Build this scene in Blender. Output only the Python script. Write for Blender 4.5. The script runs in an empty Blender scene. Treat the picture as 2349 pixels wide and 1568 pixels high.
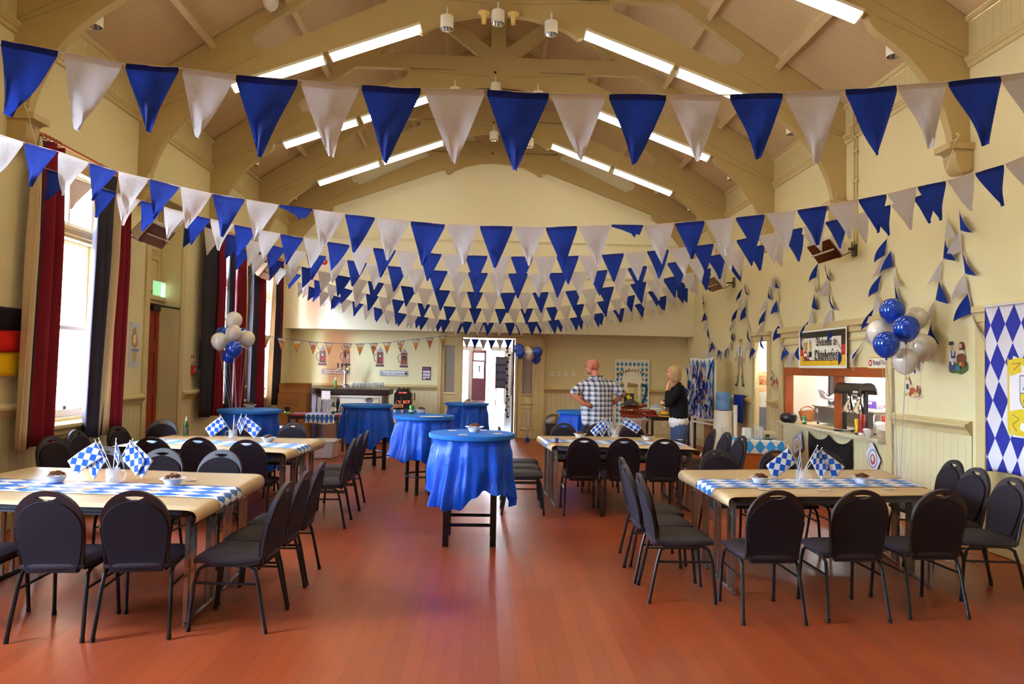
import bpy, bmesh, math, random
from mathutils import Vector, Matrix, Euler
from mathutils.geometry import tessellate_polygon
from math import sin, cos, pi, radians, atan2, sqrt, hypot
random.seed(7)
SC = bpy.context.scene
COL = SC.collection
# ------------------------------------------------------------------ camera (2349 x 1568 px, f = 1600 px)
F, W, H, H0, RHO = 1600.0, 2349.0, 1568.0, 1.7, 0.02
_vx, _vy = 1115 - W / 2, 842 - H / 2
_u = _vx * cos(RHO) + _vy * sin(RHO); _v = -_vx * sin(RHO) + _vy * cos(RHO)
PITCH = math.atan(_v / F); YAW = math.atan(-_u / F * cos(PITCH))
FW = Vector((sin(YAW) * cos(PITCH), cos(YAW) * cos(PITCH), sin(PITCH)))
RT = Vector((cos(YAW), -sin(YAW), 0)); UP = RT.cross(FW)
def at(x, y, X=None, Y=None, Z=None):
    "the point of the room seen at a pixel, on the plane X, Y or Z"
    a, b = x - W / 2, y - H / 2
    u = a * cos(RHO) + b * sin(RHO); v = -a * sin(RHO) + b * cos(RHO)
    d = FW * F + RT * u - UP * v
    t = X / d.x if X is not None else (Y / d.y if Y is not None else (Z - H0) / d.z)
    return Vector((d.x * t, d.y * t, H0 + d.z * t))
cd = bpy.data.cameras.new('camera'); cam = bpy.data.objects.new('camera', cd); COL.objects.link(cam)
cd.sensor_fit = 'HORIZONTAL'; cd.sensor_width = 36; cd.lens = F / W * 36; cd.clip_start = .05; cd.clip_end = 300
cx_, cy_ = RT * cos(RHO) + UP * sin(RHO), UP * cos(RHO) - RT * sin(RHO)
m = Matrix((cx_, cy_, -FW)).transposed().to_4x4(); m.translation = (0, 0, H0); cam.matrix_world = m
SC.camera = cam
# ------------------------------------------------------------------ materials
def lin(c):
    if isinstance(c, str):
        c = c.lstrip('#'); c = [int(c[i:i + 2], 16) / 255 for i in (0, 2, 4)]
    return [(x / 12.92 if x <= .04045 else ((x + .055) / 1.055) ** 2.4) for x in c] + [1]
class NT:
    def __init__(s, name):
        s.m = bpy.data.materials.new(name); s.m.use_nodes = True; s.t = s.m.node_tree; s.n = s.t.nodes
        s.b = s.n['Principled BSDF']; s.out = s.n['Material Output']
    def add(s, ty, **kw):
        n = s.n.new(ty)
        for k, v in kw.items():
            if k.startswith('i_'): n.inputs[k[2:].replace('_', ' ')].default_value = v
            else: setattr(n, k, v)
        return n
    def link(s, a, b): s.t.links.new(a, b)
    def math(s, op, a, b=None, c=None):
        n = s.add('ShaderNodeMath', operation=op)
        for i, q in enumerate((a, b, c)):
            if q is None: continue
            if isinstance(q, (int, float)): n.inputs[i].default_value = q
            else: s.link(q, n.inputs[i])
        return n.outputs[0]
    def mix(s, f, a, b, bt='MIX'):
        n = s.add('ShaderNodeMix', data_type='RGBA', blend_type=bt)
        for i, q in ((0, f), (6, a), (7, b)):
            if hasattr(q, 'is_output'): s.link(q, n.inputs[i])
            else: n.inputs[i].default_value = q
        return n.outputs[2]
    def coord(s, k='Object'): return s.add('ShaderNodeTexCoord').outputs[k]
    def sep(s, v):
        n = s.add('ShaderNodeSeparateXYZ'); s.link(v, n.inputs[0]); return n.outputs
    def noise(s, v, scale, detail=3, rough=.5):
        n = s.add('ShaderNodeTexNoise'); n.inputs['Scale'].default_value = scale; n.inputs['Detail'].default_value = detail
        n.inputs['Roughness'].default_value = rough; s.link(v, n.inputs['Vector']); return n.outputs['Fac']
    def bump(s, h, strength, dist=.01):
        n = s.add('ShaderNodeBump'); n.inputs['Strength'].default_value = strength; n.inputs['Distance'].default_value = dist
        s.link(h, n.inputs['Height']); s.link(n.outputs[0], s.b.inputs['Normal'])
    def set(s, col=None, rough=.5, metal=0, spec=None, coat=0, trans=0, ior=None, alpha=1):
        if col is not None:
            if hasattr(col, 'is_output'): s.link(col, s.b.inputs['Base Color'])
            else: s.b.inputs['Base Color'].default_value = lin(col)
        s.b.inputs['Roughness'].default_value = rough; s.b.inputs['Metallic'].default_value = metal
        if spec is not None: s.b.inputs['Specular IOR Level'].default_value = spec
        s.b.inputs['Coat Weight'].default_value = coat; s.b.inputs['Coat Roughness'].default_value = .1
        s.b.inputs['Transmission Weight'].default_value = trans
        if ior: s.b.inputs['IOR'].default_value = ior
        s.b.inputs['Alpha'].default_value = alpha
        return s.m
_cache = {}
def P(col, rough=.55, metal=0, coat=0, var=.06, spec=None, scale=9):
    "paint / plastic / paper of one colour with a faint procedural unevenness"
    k = (col, rough, metal, coat, var, spec)
    if k not in _cache:
        t = NT('paint_' + col.strip('#')); c = lin(col)
        n = t.noise(t.coord(), scale)
        a = [max(0, x * (1 - var)) for x in c[:3]] + [1]; b = [min(1, x * (1 + var)) for x in c[:3]] + [1]
        _cache[k] = t.set(t.mix(n, a, b), rough, metal, spec, coat)
    return _cache[k]
def fabric(name, col, rough=.85, weave=220, amount=.25, transl=0, crease=0):
    t = NT(name); c = lin(col); o = t.coord()
    n = t.noise(o, weave, 2); n2 = t.noise(o, 6, 3)
    a = [x * (1 - amount) for x in c[:3]] + [1]; b = [min(1, x * (1 + amount * .6)) for x in c[:3]] + [1]
    colr = t.mix(n, a, b); t.set(colr, rough, spec=.2)
    if crease: t.bump(n2, crease, .05)
    if transl:
        tr = t.add('ShaderNodeBsdfTranslucent'); t.link(colr, tr.inputs[0])
        mx = t.add('ShaderNodeMixShader'); mx.inputs[0].default_value = transl
        t.link(t.b.outputs[0], mx.inputs[1]); t.link(tr.outputs[0], mx.inputs[2]); t.link(mx.outputs[0], t.out.inputs[0])
    return t.m
def boards(name, col, axis, pitch, rough=.5, dark=.6, width=.06, var=.05):
    "boarding with a groove every pitch metres along an axis of the object"
    t = NT(name); c = lin(col); o = t.coord(); q = t.sep(o)['XYZ'.index(axis)]
    f = t.math('FRACT', t.math('DIVIDE', q, pitch)); g = t.math('LESS_THAN', f, width)
    idn = t.add('ShaderNodeTexWhiteNoise', noise_dimensions='1D'); t.link(t.math('FLOOR', t.math('DIVIDE', q, pitch)), idn.inputs['W'])
    n = t.noise(o, 2.2)
    base = t.mix(n, [x * (1 - var) for x in c[:3]] + [1], [min(1, x * (1 + var)) for x in c[:3]] + [1])
    base = t.mix(t.math('MULTIPLY', idn.outputs[0], .12), base, [x * .8 for x in c[:3]] + [1])
    base = t.mix(t.math('MULTIPLY', g, .75), base, [x * dark for x in c[:3]] + [1])
    m = t.set(base, rough); t.bump(t.math('SUBTRACT', 1, g), .5, .004); return m
def lozenge(name, blue, white, rough=.5, transl=0, crease=0, shade=.1):
    t = NT(name); uv = t.add('ShaderNodeUVMap').outputs[0]
    ck = t.add('ShaderNodeTexChecker'); ck.inputs['Scale'].default_value = 1; t.link(uv, ck.inputs['Vector'])
    ck.inputs['Color1'].default_value = lin(blue); ck.inputs['Color2'].default_value = lin(white)
    col = ck.outputs[0]; t.set(col, rough, spec=.3)
    if crease: t.bump(t.noise(t.coord(), 7, 3), crease, .05)
    if transl:
        tr = t.add('ShaderNodeBsdfTranslucent'); t.link(col, tr.inputs[0])
        mx = t.add('ShaderNodeMixShader'); mx.inputs[0].default_value = transl
        t.link(t.b.outputs[0], mx.inputs[1]); t.link(tr.outputs[0], mx.inputs[2]); t.link(mx.outputs[0], t.out.inputs[0])
    return t.m
def emit(name, col, strength):
    t = NT(name); t.set('#ffffff', .6); t.b.inputs['Emission Color'].default_value = lin(col); t.b.inputs['Emission Strength'].default_value = strength; return t.m
def glass(name, col='#ffffff', rough=.02, ior=1.45, tint=None):
    t = NT(name); t.set(col, rough, trans=1, ior=ior); return t.m
def clear(name, col, alpha, rough=.15):
    t = NT(name); t.set(col, rough, alpha=alpha); return t.m
def plaster(name, col, var=.05, rough=.75):
    t = NT(name); c = lin(col); o = t.coord()
    n = t.noise(o, .7, 4); n2 = t.noise(o, 60, 2)
    m = t.set(t.mix(n, [x * (1 - var) for x in c[:3]] + [1], [min(1, x * (1 + var)) for x in c[:3]] + [1]), rough, spec=.3); t.bump(n2, .12, .004); return m
WALLC = '#ded2a4'
M = dict(
    wall=plaster('cream_plaster', WALLC), wall_pale=plaster('pale_plaster', '#e9e3c8'),
    wains_y=boards('wainscot_along_y', '#d6c89a', 'Y', .115), wains_x=boards('wainscot_along_x', '#dccfa2', 'X', .115),
    freeze=boards('frieze_boards', '#d0bf8c', 'Y', .12), ceil=boards('ceiling_boards', '#cfb488', 'Y', .145, dark=.62, width=.035),
    trim=P('#cdb984', .4, var=.03), truss=P('#b8a06a', .5, var=.05, scale=3), purlin=P('#d2b88a', .5),
    white=P('#ece9df', .4), wood_dark=P('#3a1d16', .35), red_door=P('#8f2a1c', .35), maple=P('#a4501f', .35),
    black=P('#17141a', .35), blackmat=P('#1d191c', .7), steel=P('#b8b8ba', .28, .9), chrome=P('#d8d8dc', .08, 1), chromeleg=P('#a5a09a', .25, .85),
)
def floor_mat():
    t = NT('red_floor_boards'); o = t.coord(); x, y, z = t.sep(o)[:]
    cmb = t.add('ShaderNodeCombineXYZ'); t.link(y, cmb.inputs[0]); t.link(x, cmb.inputs[1])
    br = t.add('ShaderNodeTexBrick', offset=.37, squash=1)
    for k, v in dict(Scale=1, Mortar_Size=.0017, Mortar_Smooth=.2, Bias=0, Brick_Width=3.3, Row_Height=.108).items(): br.inputs[k.replace('_', ' ')].default_value = v
    br.inputs['Color1'].default_value = lin('#94401d'); br.inputs['Color2'].default_value = lin('#a54b22'); br.inputs['Mortar'].default_value = lin('#6c2a16')
    t.link(cmb.outputs[0], br.inputs['Vector'])
    st = t.add('ShaderNodeMapping'); st.inputs['Scale'].default_value = (9, .8, 1); t.link(o, st.inputs['Vector'])
    grain = t.noise(st.outputs[0], 3, 5, .6); worn = t.noise(o, .55, 5, .6)
    c = t.mix(t.math('MULTIPLY', grain, .45), br.outputs[0], lin('#7c3119'))
    c = t.mix(t.math('MULTIPLY', t.math('GREATER_THAN', t.noise(st.outputs[0], 7, 6, .75), .74), .25), c, lin('#c58a5c'))
    m = t.set(c, .34, spec=.5)
    r = t.add('ShaderNodeMapRange'); t.link(worn, r.inputs[0]); r.inputs[1].default_value = .3; r.inputs[2].default_value = .7; r.inputs[3].default_value = .26; r.inputs[4].default_value = .44
    t.link(r.outputs[0], t.b.inputs['Roughness']); t.bump(br.outputs['Fac'], -.25, .003); return m
M['floor'] = floor_mat()
# ------------------------------------------------------------------ mesh building
class MB:
    def __init__(s): s.v = []; s.f = []; s.mi = []; s.uv = {}; s.sm = []
    def add(s, vs, fs, mi=0, uv=None, sm=True):
        b = len(s.v); s.v += [tuple(v) for v in vs]
        for f in fs: s.f.append([b + i for i in f]); s.mi.append(mi); s.sm.append(sm)
        if uv:
            for i, q in enumerate(uv): s.uv[b + i] = q
        return s
    def box(s, c, d, mi=0, rot=None):
        s.nb = (getattr(s, 'nb', 0) + 1) % 9; x, y, z = (q / 2 + s.nb * .00006 for q in d); vs = [Vector((a * x, b * y, e * z)) for a in (-1, 1) for b in (-1, 1) for e in (-1, 1)]
        if rot is not None: R = Euler(rot).to_matrix(); vs = [R @ v for v in vs]
        return s.add([v + Vector(c) for v in vs], [(0, 1, 3, 2), (4, 6, 7, 5), (0, 4, 5, 1), (2, 3, 7, 6), (0, 2, 6, 4), (1, 5, 7, 3)], mi, sm=False)
    def bb(s, lo, hi, mi=0): return s.box([(a + b) / 2 for a, b in zip(lo, hi)], [abs(b - a) for a, b in zip(lo, hi)], mi)
    def tube(s, pts, r, n=8, mi=0, closed=False, cap=True, flat=1):
        pts = [Vector(p) for p in pts]; N = len(pts); rr = r if isinstance(r, (list, tuple)) else [r] * N
        vs = []; nrm = None
        for i, p in enumerate(pts):
            a = pts[(i - 1) % N] if (closed or i) else p; b = pts[(i + 1) % N] if (closed or i < N - 1) else p
            t = (b - a).normalized() if (b - a).length > 1e-9 else Vector((0, 0, 1))
            if nrm is None: nrm = t.orthogonal() if abs(t.z) > .98 else Vector((0, 0, 1))
            nrm = (nrm - t * nrm.dot(t)); nrm = nrm.normalized() if nrm.length > 1e-6 else t.orthogonal().normalized(); bn = t.cross(nrm)
            vs += [p + (nrm * cos(2 * pi * k / n) * flat + bn * sin(2 * pi * k / n)) * rr[i] for k in range(n)]
        fs = [(i * n + k, i * n + (k + 1) % n, ((i + 1) % N) * n + (k + 1) % n, ((i + 1) % N) * n + k) for i in range(N if closed else N - 1) for k in range(n)]
        if cap and not closed: fs += [tuple(range(n - 1, -1, -1)), tuple((N - 1) * n + k for k in range(n))]
        return s.add(vs, fs, mi)
    def lathe(s, prof, n=20, c=(0, 0, 0), mi=0, axis='z', cap=True):
        vs = []; c = Vector(c)
        for r, z in prof:
            for k in range(n):
                a = 2 * pi * k / n; p = (r * cos(a), r * sin(a), z)
                if axis == 'y': p = (r * cos(a), z, r * sin(a))
                if axis == 'x': p = (z, r * cos(a), r * sin(a))
                vs.append(c + Vector(p))
        N = len(prof); fs = [(i * n + k, i * n + (k + 1) % n, (i + 1) * n + (k + 1) % n, (i + 1) * n + k) for i in range(N - 1) for k in range(n)]
        if cap:
            if prof[0][0] > 1e-5: fs.append(tuple(range(n - 1, -1, -1)))
            if prof[-1][0] > 1e-5: fs.append(tuple((N - 1) * n + k for k in range(n)))
        return s.add(vs, fs, mi)
    def ball(s, c, r, n=14, mi=0):
        rx, ry, rz = (r, r, r) if isinstance(r, (int, float)) else r; c = Vector(c); k = max(6, n // 2)
        vs = [c + Vector((rx * sin(pi * i / k) * cos(2 * pi * j / n), ry * sin(pi * i / k) * sin(2 * pi * j / n), -rz * cos(pi * i / k))) for i in range(k + 1) for j in range(n)]
        return s.add(vs, [(i * n + j, i * n + (j + 1) % n, (i + 1) * n + (j + 1) % n, (i + 1) * n + j) for i in range(k) for j in range(n)], mi)
    def prism(s, loops, w0, w1, fn=lambda u, v, w: (u, w, v), mi=0, mside=None):
        "flat shape (outline + holes in u,v) with thickness w0..w1; default stands in the x,z plane"
        loops = [[tuple(p) for p in l] for l in loops]; flat = [p for l in loops for p in l]; n = len(flat)
        tri = tessellate_polygon([[Vector((p[0], p[1], 0)) for p in l] for l in loops])
        vs = [fn(p[0], p[1], w0) for p in flat] + [fn(p[0], p[1], w1) for p in flat]
        fs = []
        for t in tri:
            a, b, c = (flat[i] for i in t)
            if (b[0] - a[0]) * (c[1] - a[1]) - (b[1] - a[1]) * (c[0] - a[0]) < 0: t = t[::-1]
            fs += [tuple(t), tuple(n + i for i in t[::-1])]
        s.add(vs, fs, mi, sm=False); k = 0; side = []
        for l in loops:
            m_ = len(l); side += [(k + i, n + k + i, n + k + (i + 1) % m_, k + (i + 1) % m_) for i in range(m_)]; k += m_
        s.add(vs, side, mi if mside is None else mside); return s
    def grid(s, fn, nu, nv, mi=0, uvf=None, wrap=False):
        vs = []; uv = []
        for i in range(nu + 1):
            for j in range(nv + 1):
                vs.append(fn(i / nu, j / nv)); uv.append(uvf(i / nu, j / nv) if uvf else (i / nu, j / nv))
        return s.add(vs, [(i * (nv + 1) + j, (i + 1) * (nv + 1) + j, (i + 1) * (nv + 1) + j + 1, i * (nv + 1) + j + 1) for i in range(nu) for j in range(nv)], mi, uv)
    def mesh(s, name, mats, smooth=True):
        me = bpy.data.meshes.new(name); me.from_pydata(s.v, [], s.f); 
        for m_ in (mats if isinstance(mats, (list, tuple)) else [mats]): me.materials.append(m_)
        me.polygons.foreach_set('material_index', s.mi)
        if s.uv:
            l = me.uv_layers.new(name='UVMap')
            for lp in me.loops: l.data[lp.index].uv = s.uv.get(lp.vertex_index, (0, 0))
        me.polygons.foreach_set('use_smooth', [bool(smooth)] * len(me.polygons)); me.update()
        bm = bmesh.new(); bm.from_mesh(me); bmesh.ops.remove_doubles(bm, verts=bm.verts, dist=1e-6)
        bmesh.ops.recalc_face_normals(bm, faces=bm.faces); bm.to_mesh(me); bm.free()
        if smooth: me.set_sharp_from_angle(angle=radians(38))
        return me
    def build(s, name, mats, parent=None, loc=None, rot=None, smooth=True, bevel=0, scale=None):
        return obj(name, s.mesh(name, mats, smooth), parent, loc, rot, bevel, scale)
def obj(name, me, parent=None, loc=None, rot=None, bevel=0, scale=None):
    o = bpy.data.objects.new(name, me); COL.objects.link(o); o.parent = parent
    if loc is not None: o.location = loc
    if rot is not None: o.rotation_euler = rot
    if scale is not None: o.scale = scale
    if bevel:
        b = o.modifiers.new('bevel', 'BEVEL'); b.width = bevel; b.segments = 2; b.limit_method = 'ANGLE'; b.angle_limit = radians(40)
    return o
def tag(o, label, cat, group=None, kind=None):
    if label: o['label'] = label
    if cat: o['category'] = cat
    if group: o['group'] = group
    if kind: o['kind'] = kind
    return o
def thing(name, label, cat, loc=(0, 0, 0), rz=0, group=None):
    o = bpy.data.objects.new(name, None); COL.objects.link(o); o.empty_display_size = .1
    o.location = loc; o.rotation_euler = (0, 0, rz); return tag(o, label, cat, group)
def struct(name, mb, mats, loc=None, bevel=0, label=None):
    o = mb.build(name, mats, loc=loc, bevel=bevel); o['kind'] = 'structure'
    if label: o['label'] = label
    return o
def dup(root, loc, rz, label, group=None):
    r = root.copy(); COL.objects.link(r); r.location = loc; r.rotation_euler = (0, 0, rz); r['label'] = label
    if group: r['group'] = group
    for ch in list(root.children):
        c = ch.copy(); COL.objects.link(c); c.parent = r
        for g in ch.children:
            d = g.copy(); COL.objects.link(d); d.parent = c
    return r
def text(body, size, parent, loc, rot, mat, name='lettering', fraktur=False, align='CENTER', extrude=.0006, sx=1, spacing=1, thick=0, fitw=None):
    if fraktur: body = ''.join(chr(0x1D56C + ord(c) - 65) if 'A' <= c <= 'Z' else (chr(0x1D586 + ord(c) - 97) if 'a' <= c <= 'z' else c) for c in body)
    cu = bpy.data.curves.new(name, 'FONT'); cu.body = body; cu.size = size; cu.align_x = align; cu.align_y = 'CENTER'; cu.extrude = extrude; cu.space_character = spacing; cu.offset = thick; cu.resolution_u = 3
    o = bpy.data.objects.new(name, cu); COL.objects.link(o); bpy.context.view_layer.update()
    me = bpy.data.meshes.new_from_object(o.evaluated_get(bpy.context.evaluated_depsgraph_get())); bpy.data.objects.remove(o); bpy.data.curves.remove(cu)
    if fitw: xs = [v.co.x for v in me.vertices]; sx = fitw / (max(xs) - min(xs))
    me.materials.clear(); me.materials.append(mat)
    return obj(name, me, parent, loc, rot, scale=(sx, 1, 1))
FRONT = (pi / 2, 0, 0)     # lettering standing in the x,z plane, read from -y
def ell(cx, cz, rx, rz, n=20, a0=0, a1=2 * pi): return [(cx + rx * cos(a0 + (a1 - a0) * i / n), cz + rz * sin(a0 + (a1 - a0) * i / n)) for i in range(n + (0 if abs(a1 - a0 - 2 * pi) < 1e-6 else 1))]
def rect(x0, z0, x1, z1): return [(x0, z0), (x1, z0), (x1, z1), (x0, z1)]
class Art:
    "flat printed cut-out: layers of coloured shapes, each a hair in front of the last; x right, z up, front = -y"
    def __init__(s): s.mb = MB(); s.mats = []; s.k = 0
    def m(s, col, rough=.45):
        mt = P(col, rough, var=.03) if isinstance(col, str) else col
        if mt not in s.mats: s.mats.append(mt)
        return s.mats.index(mt)
    def shape(s, pts, col, step=1):
        if step: s.k += 1
        w = -.002 - .0012 * s.k; s.mb.prism([pts], 0 if s.k <= 1 else w + .0011, w, mi=s.m(col)); return s
    def el(s, cx, cz, rx, rz, col, n=18, step=1): return s.shape(ell(cx, cz, rx, rz, n), col, step)
    def re(s, x0, z0, x1, z1, col, step=1): return s.shape(rect(x0, z0, x1, z1), col, step)
    def line(s, pts, wd, col, step=1):
        if step: s.k += 1
        for (a, b), (c, d) in zip(pts, pts[1:]):
            l = hypot(c - a, d - b) or 1; nx, nz = -(d - b) / l * wd / 2, (c - a) / l * wd / 2
            s.shape([(a - nx, b - nz), (c - nx, d - nz), (c + nx, d + nz), (a + nx, b + nz)], col, 0)
        return s
    def build(s, name, parent=None, loc=None, rot=None): return s.mb.build(name, s.mats, parent, loc, rot, smooth=False)
# ------------------------------------------------------------------ the hall
XL, XR, XC, YB, YU, YF = -4.72, 4.95, .1, 17.05, 16.5, -2.9
TY = [-.35, 2.09, 4.52, 6.95, 9.43, 11.85, 14.3, 16.42]
RIDGE, SL = 8.70, .674
roof = lambda x: RIDGE - SL * abs(x - XC)
EAVE = 5.44
_tn = [0]
def trim(mb, mats, bevel=0):
    _tn[0] += 1; return struct('trim_%d' % _tn[0], mb, mats, bevel=bevel)
struct('floor', MB().bb((XL - .3, YF, -.1), (XR + .3, YB + .02, 0)), M['floor'])
WINL = [(2.75, 3.85), (7.55, 8.64), (12.45, 13.45), (14.8, 15.8)]
WZ0, WZ1 = .98, 3.82
DOORL = (9.87, 10.87, 4.05)
def wall_with_openings(mb, x0, x1, ya, yb, z1, opens):
    y = ya
    for a, b, z0, zt in sorted(opens):
        mb.bb((x0, y, 0), (x1, a, z1))
        if z0 > 0: mb.bb((x0, a, 0), (x1, b, z0))
        mb.bb((x0, a, zt), (x1, b, z1)); y = b
    mb.bb((x0, y, 0), (x1, yb, z1)); return mb
struct('wall_left', wall_with_openings(MB(), XL - .34, XL, YF, YB, 5.62, [(a, b, WZ0, WZ1) for a, b in WINL] + [(DOORL[0], DOORL[1], 0, DOORL[2])]), M['wall'])
HATCH = (8.42, 11.42, .9, 1.80)
DOORR = (12.08, 12.62, 2.27)
struct('wall_right', wall_with_openings(MB(), XR, XR + .06, YF, YB, 5.62, [HATCH[:2] + HATCH[2:], (DOORR[0], DOORR[1], 0, DOORR[2])]), M['wall'])
DX0, DX1, DZ = at(1060, 900, Y=YB).x, at(1181, 900, Y=YB).x, at(1120, 773, Y=YB).z
b = MB(); b.bb((XL - .3, YB, 0), (DX0, YB + .2, 2.9)); b.bb((DX1, YB, 0), (XR + .2, YB + .2, 2.9)); b.bb((DX0, YB, DZ), (DX1, YB + .2, 2.9))
struct('wall_back', b, M['wall'])
SOF = at(1120, 762, Y=YU).z
b = MB(); b.prism([[(XL - .2, SOF), (XR + .2, SOF), (XR + .2, roof(XR + .2) + .1), (XC, RIDGE + .1), (XL - .2, roof(XL - .2) + .1)]], YU, YB + .2)
struct('wall_back_upper', b, M['wall_pale'])
for z in (at(1120, 552, Y=YU).z, at(1120, 632, Y=YU).z):
    b = MB()
    for k, (h, d) in enumerate(((.1, .018), (.05, .035), (.018, .05))): b.bb((XL, YU - d, z - h / 2), (XR, YU, z + h / 2))
    trim(b, M['wall_pale'], .004)
b = MB(); b.bb((XL - .3, YF - .2, 0), (XR + .3, YF, 9)); struct('wall_front', b, M['wall'])
b = MB()
for s in (-1, 1):
    xe = XC + s * 5.3; n = Vector((s * SL, 0, 1)).normalized() * .12
    q = [Vector((XC, YF - .2, RIDGE)), Vector((xe, YF - .2, roof(xe))), Vector((xe, YB + .2, roof(xe))), Vector((XC, YB + .2, RIDGE))]
    b.add(q + [p + n for p in q], [(0, 1, 2, 3), (4, 5, 6, 7), (0, 1, 5, 4), (1, 2, 6, 5), (2, 3, 7, 6), (3, 0, 4, 7)], sm=False)
struct('ceiling', b, M['ceil'])
# purlins under the boards
for s in (-1, 1):
    for u in (.98, 1.95, 2.95, 3.93):
        b = MB(); x = XC + s * u; z = roof(x)
        b.box((x - s * .035, (YF + YU) / 2, z - .06), (.085, YU - YF, .13), rot=(0, s * math.atan(SL), 0)); trim(b, M['purlin'], .004)
b = MB(); b.bb((XC - .06, YF, RIDGE - .2), (XC + .06, YU, RIDGE)); trim(b, M['purlin'])
# cornice rail and boarded frieze along both side walls
for s, x in ((1, XL), (-1, XR)):
    b = MB(); b.bb((x, YF, 5.0), (x + s * .012, YU, 5.5)); trim(b, M['freeze'])
    b = MB(); pr = [(0, 4.9), (.02, 4.9), (.03, 4.925), (.03, 4.945), (.045, 4.95), (.045, 4.97), (.06, 4.985), (.06, 5.01), (.02, 5.02), (0, 5.03)]
    b.prism([pr], YF, YU, lambda u, v, w: (x + s * u, w, v)); trim(b, M['trim'])
    b = MB(); b.bb((x + s * .012, YF, 5.38), (x + s * .045, YU, 5.44)); trim(b, M['trim'], .006)
# roof trusses
HALF = [(0, 6.55), (.35, 6.53), (.7, 6.455), (.95, 6.34), (1.07, 6.25), (1.14, 6.27), (1.17, 6.36), (1.3, 6.335), (3.78, 5.425), (3.8, 5.33), (3.86, 5.26), (4.02, 5.15), (4.2, 5.0), (4.36, 4.82), (4.5, 4.62), (4.59, 4.42), (4.65, 4.22), (4.67, 4.05), (4.85, 4.05), (4.85, 5.42)]
HO = [[(1.62, 6.80), (2.44, 6.80), (3.34, 6.18), (3.40, 6.11), (3.35, 6.05), (3.33, 5.99), (3.23, 5.99), (3.16, 5.94), (1.74, 6.60), (1.66, 6.63), (1.57, 6.66), (1.55, 6.74)],
      [(.32, 7.05), (2.03, 7.05), (1.13, 7.66)], [(.13, 7.2), (.97, 7.82), (.13, 8.36)], [(.72, 6.795), (1.5, 6.79), (1.5, 6.812), (.72, 6.803)]]
def truss(y, n):
    b = MB(); out = [(XC + u, z) for u, z in HALF] + [(XC, RIDGE)] + [(XC - u, z) for u, z in HALF[:0:-1]]
    holes = [[(XC + s * u, z) for u, z in h] for h in HO for s in (1, -1)]
    b.prism([out] + holes, y, y + .1)
    for s in (-1, 1):
        for p, q in (((4.83, 4.99), (3.82, 5.43)), ((4.8, 5.05), (3.3, 5.86)), ((1.5, 6.77), (.15, 6.70))):
            d = Vector((q[0] - p[0], q[1] - p[1])).normalized(); k = Vector((-d.y, d.x)) * .004
            b.prism([[(XC + s * (c[0] + e * k.x), c[1] + e * k.y) for c, e in ((p, -1), (q, -1), (q, 1), (p, 1))]], y - .001, y + .01, mi=1)
    b.lathe([(.022, -.004), (.022, .02)], 12, (XC - .05, y, 6.78), mi=2, axis='y')
    t = struct('roof_truss', b, [M['truss'], P('#7c6539', .7), M['black']], bevel=.006, label='arched timber roof truss painted olive tan, number %d from the front' % n)
    for s, x in ((1, XL), (-1, XR)):
        c = MB(); pr = [(0, 3.83), (.05, 3.80), (.12, 3.80), (.17, 3.86), (.19, 3.95), (.19, 4.0), (.24, 4.03), (.24, 4.1), (0, 4.1)]
        c.prism([pr], y - .05, y + .15, lambda u, v, w: (x + s * u, w, v)); c.bb((x, y - .08, 4.03), (x + s * .27, y + .18, 4.1))
        c.build('corbel', M['truss'], t, bevel=.006)
        k = MB(); k.tube([(x + s * .2, y - .03, 4.12), (x + s * .2, y - .1, 4.12), (x + s * .2, y - .12, 4.15), (x + s * .2, y - .1, 4.18), (x + s * .2, y - .07, 4.17)], .006, 6); k.build('hook', M['trim'], t)
    return t
for i, y in enumerate(TY): truss(y, i + 1)
# dado rails, wainscot and skirting
DR = [(0, 1.10), (.02, 1.10), (.025, 1.12), (.032, 1.12), (.036, 1.135), (.046, 1.135), (.05, 1.15), (.06, 1.155), (.075, 1.185), (.085, 1.19), (.085, 1.215), (.05, 1.225), (.03, 1.25), (0, 1.25)]
def dado(side, a, c):
    b = MB(); w = MB(); k = MB()
    if side == 'back':
        b.prism([DR], a, c, lambda u, v, q: (q, YB - u, v)); w.bb((a, YB - .012, .1), (c, YB, 1.12)); k.bb((a, YB - .025, 0), (c, YB, .16)); mw = M['wains_x']
    else:
        x, s = (XL, 1) if side == 'left' else (XR, -1)
        b.prism([DR], a, c, lambda u, v, q: (x + s * u, q, v)); w.bb((x, a, .1), (x + s * .012, c, 1.12)); k.bb((x, a, 0), (x + s * .025, c, .16)); mw = M['wains_y']
    trim(b, M['trim']); trim(w, mw); _tn[0] += 1; struct('baseboard_%s_%d' % (side, _tn[0]), k, M['trim'], bevel=.006)
for a, c in ((YF, 2.65), (3.95, 7.42), (8.78, 9.74), (11.0, 12.32), (13.58, 14.67), (15.93, YB)): dado('left', a, c)
for a, c in ((YF, 5.2), (6.93, 8.28), (11.6, 11.98), (12.75, YB)): dado('right', a, c)
PX0, PX1 = at(1005, 900, Y=YB).x, at(1246, 900, Y=YB).x
dado('back', XL, PX0); dado('back', PX1, XR)
# wainscot below the sills
for a, c in WINL:
    b = MB(); b.bb((XL, a - .13, .1), (XL + .012, c + .13, WZ0 - .1)); trim(b, M['wains_y'])
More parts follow.
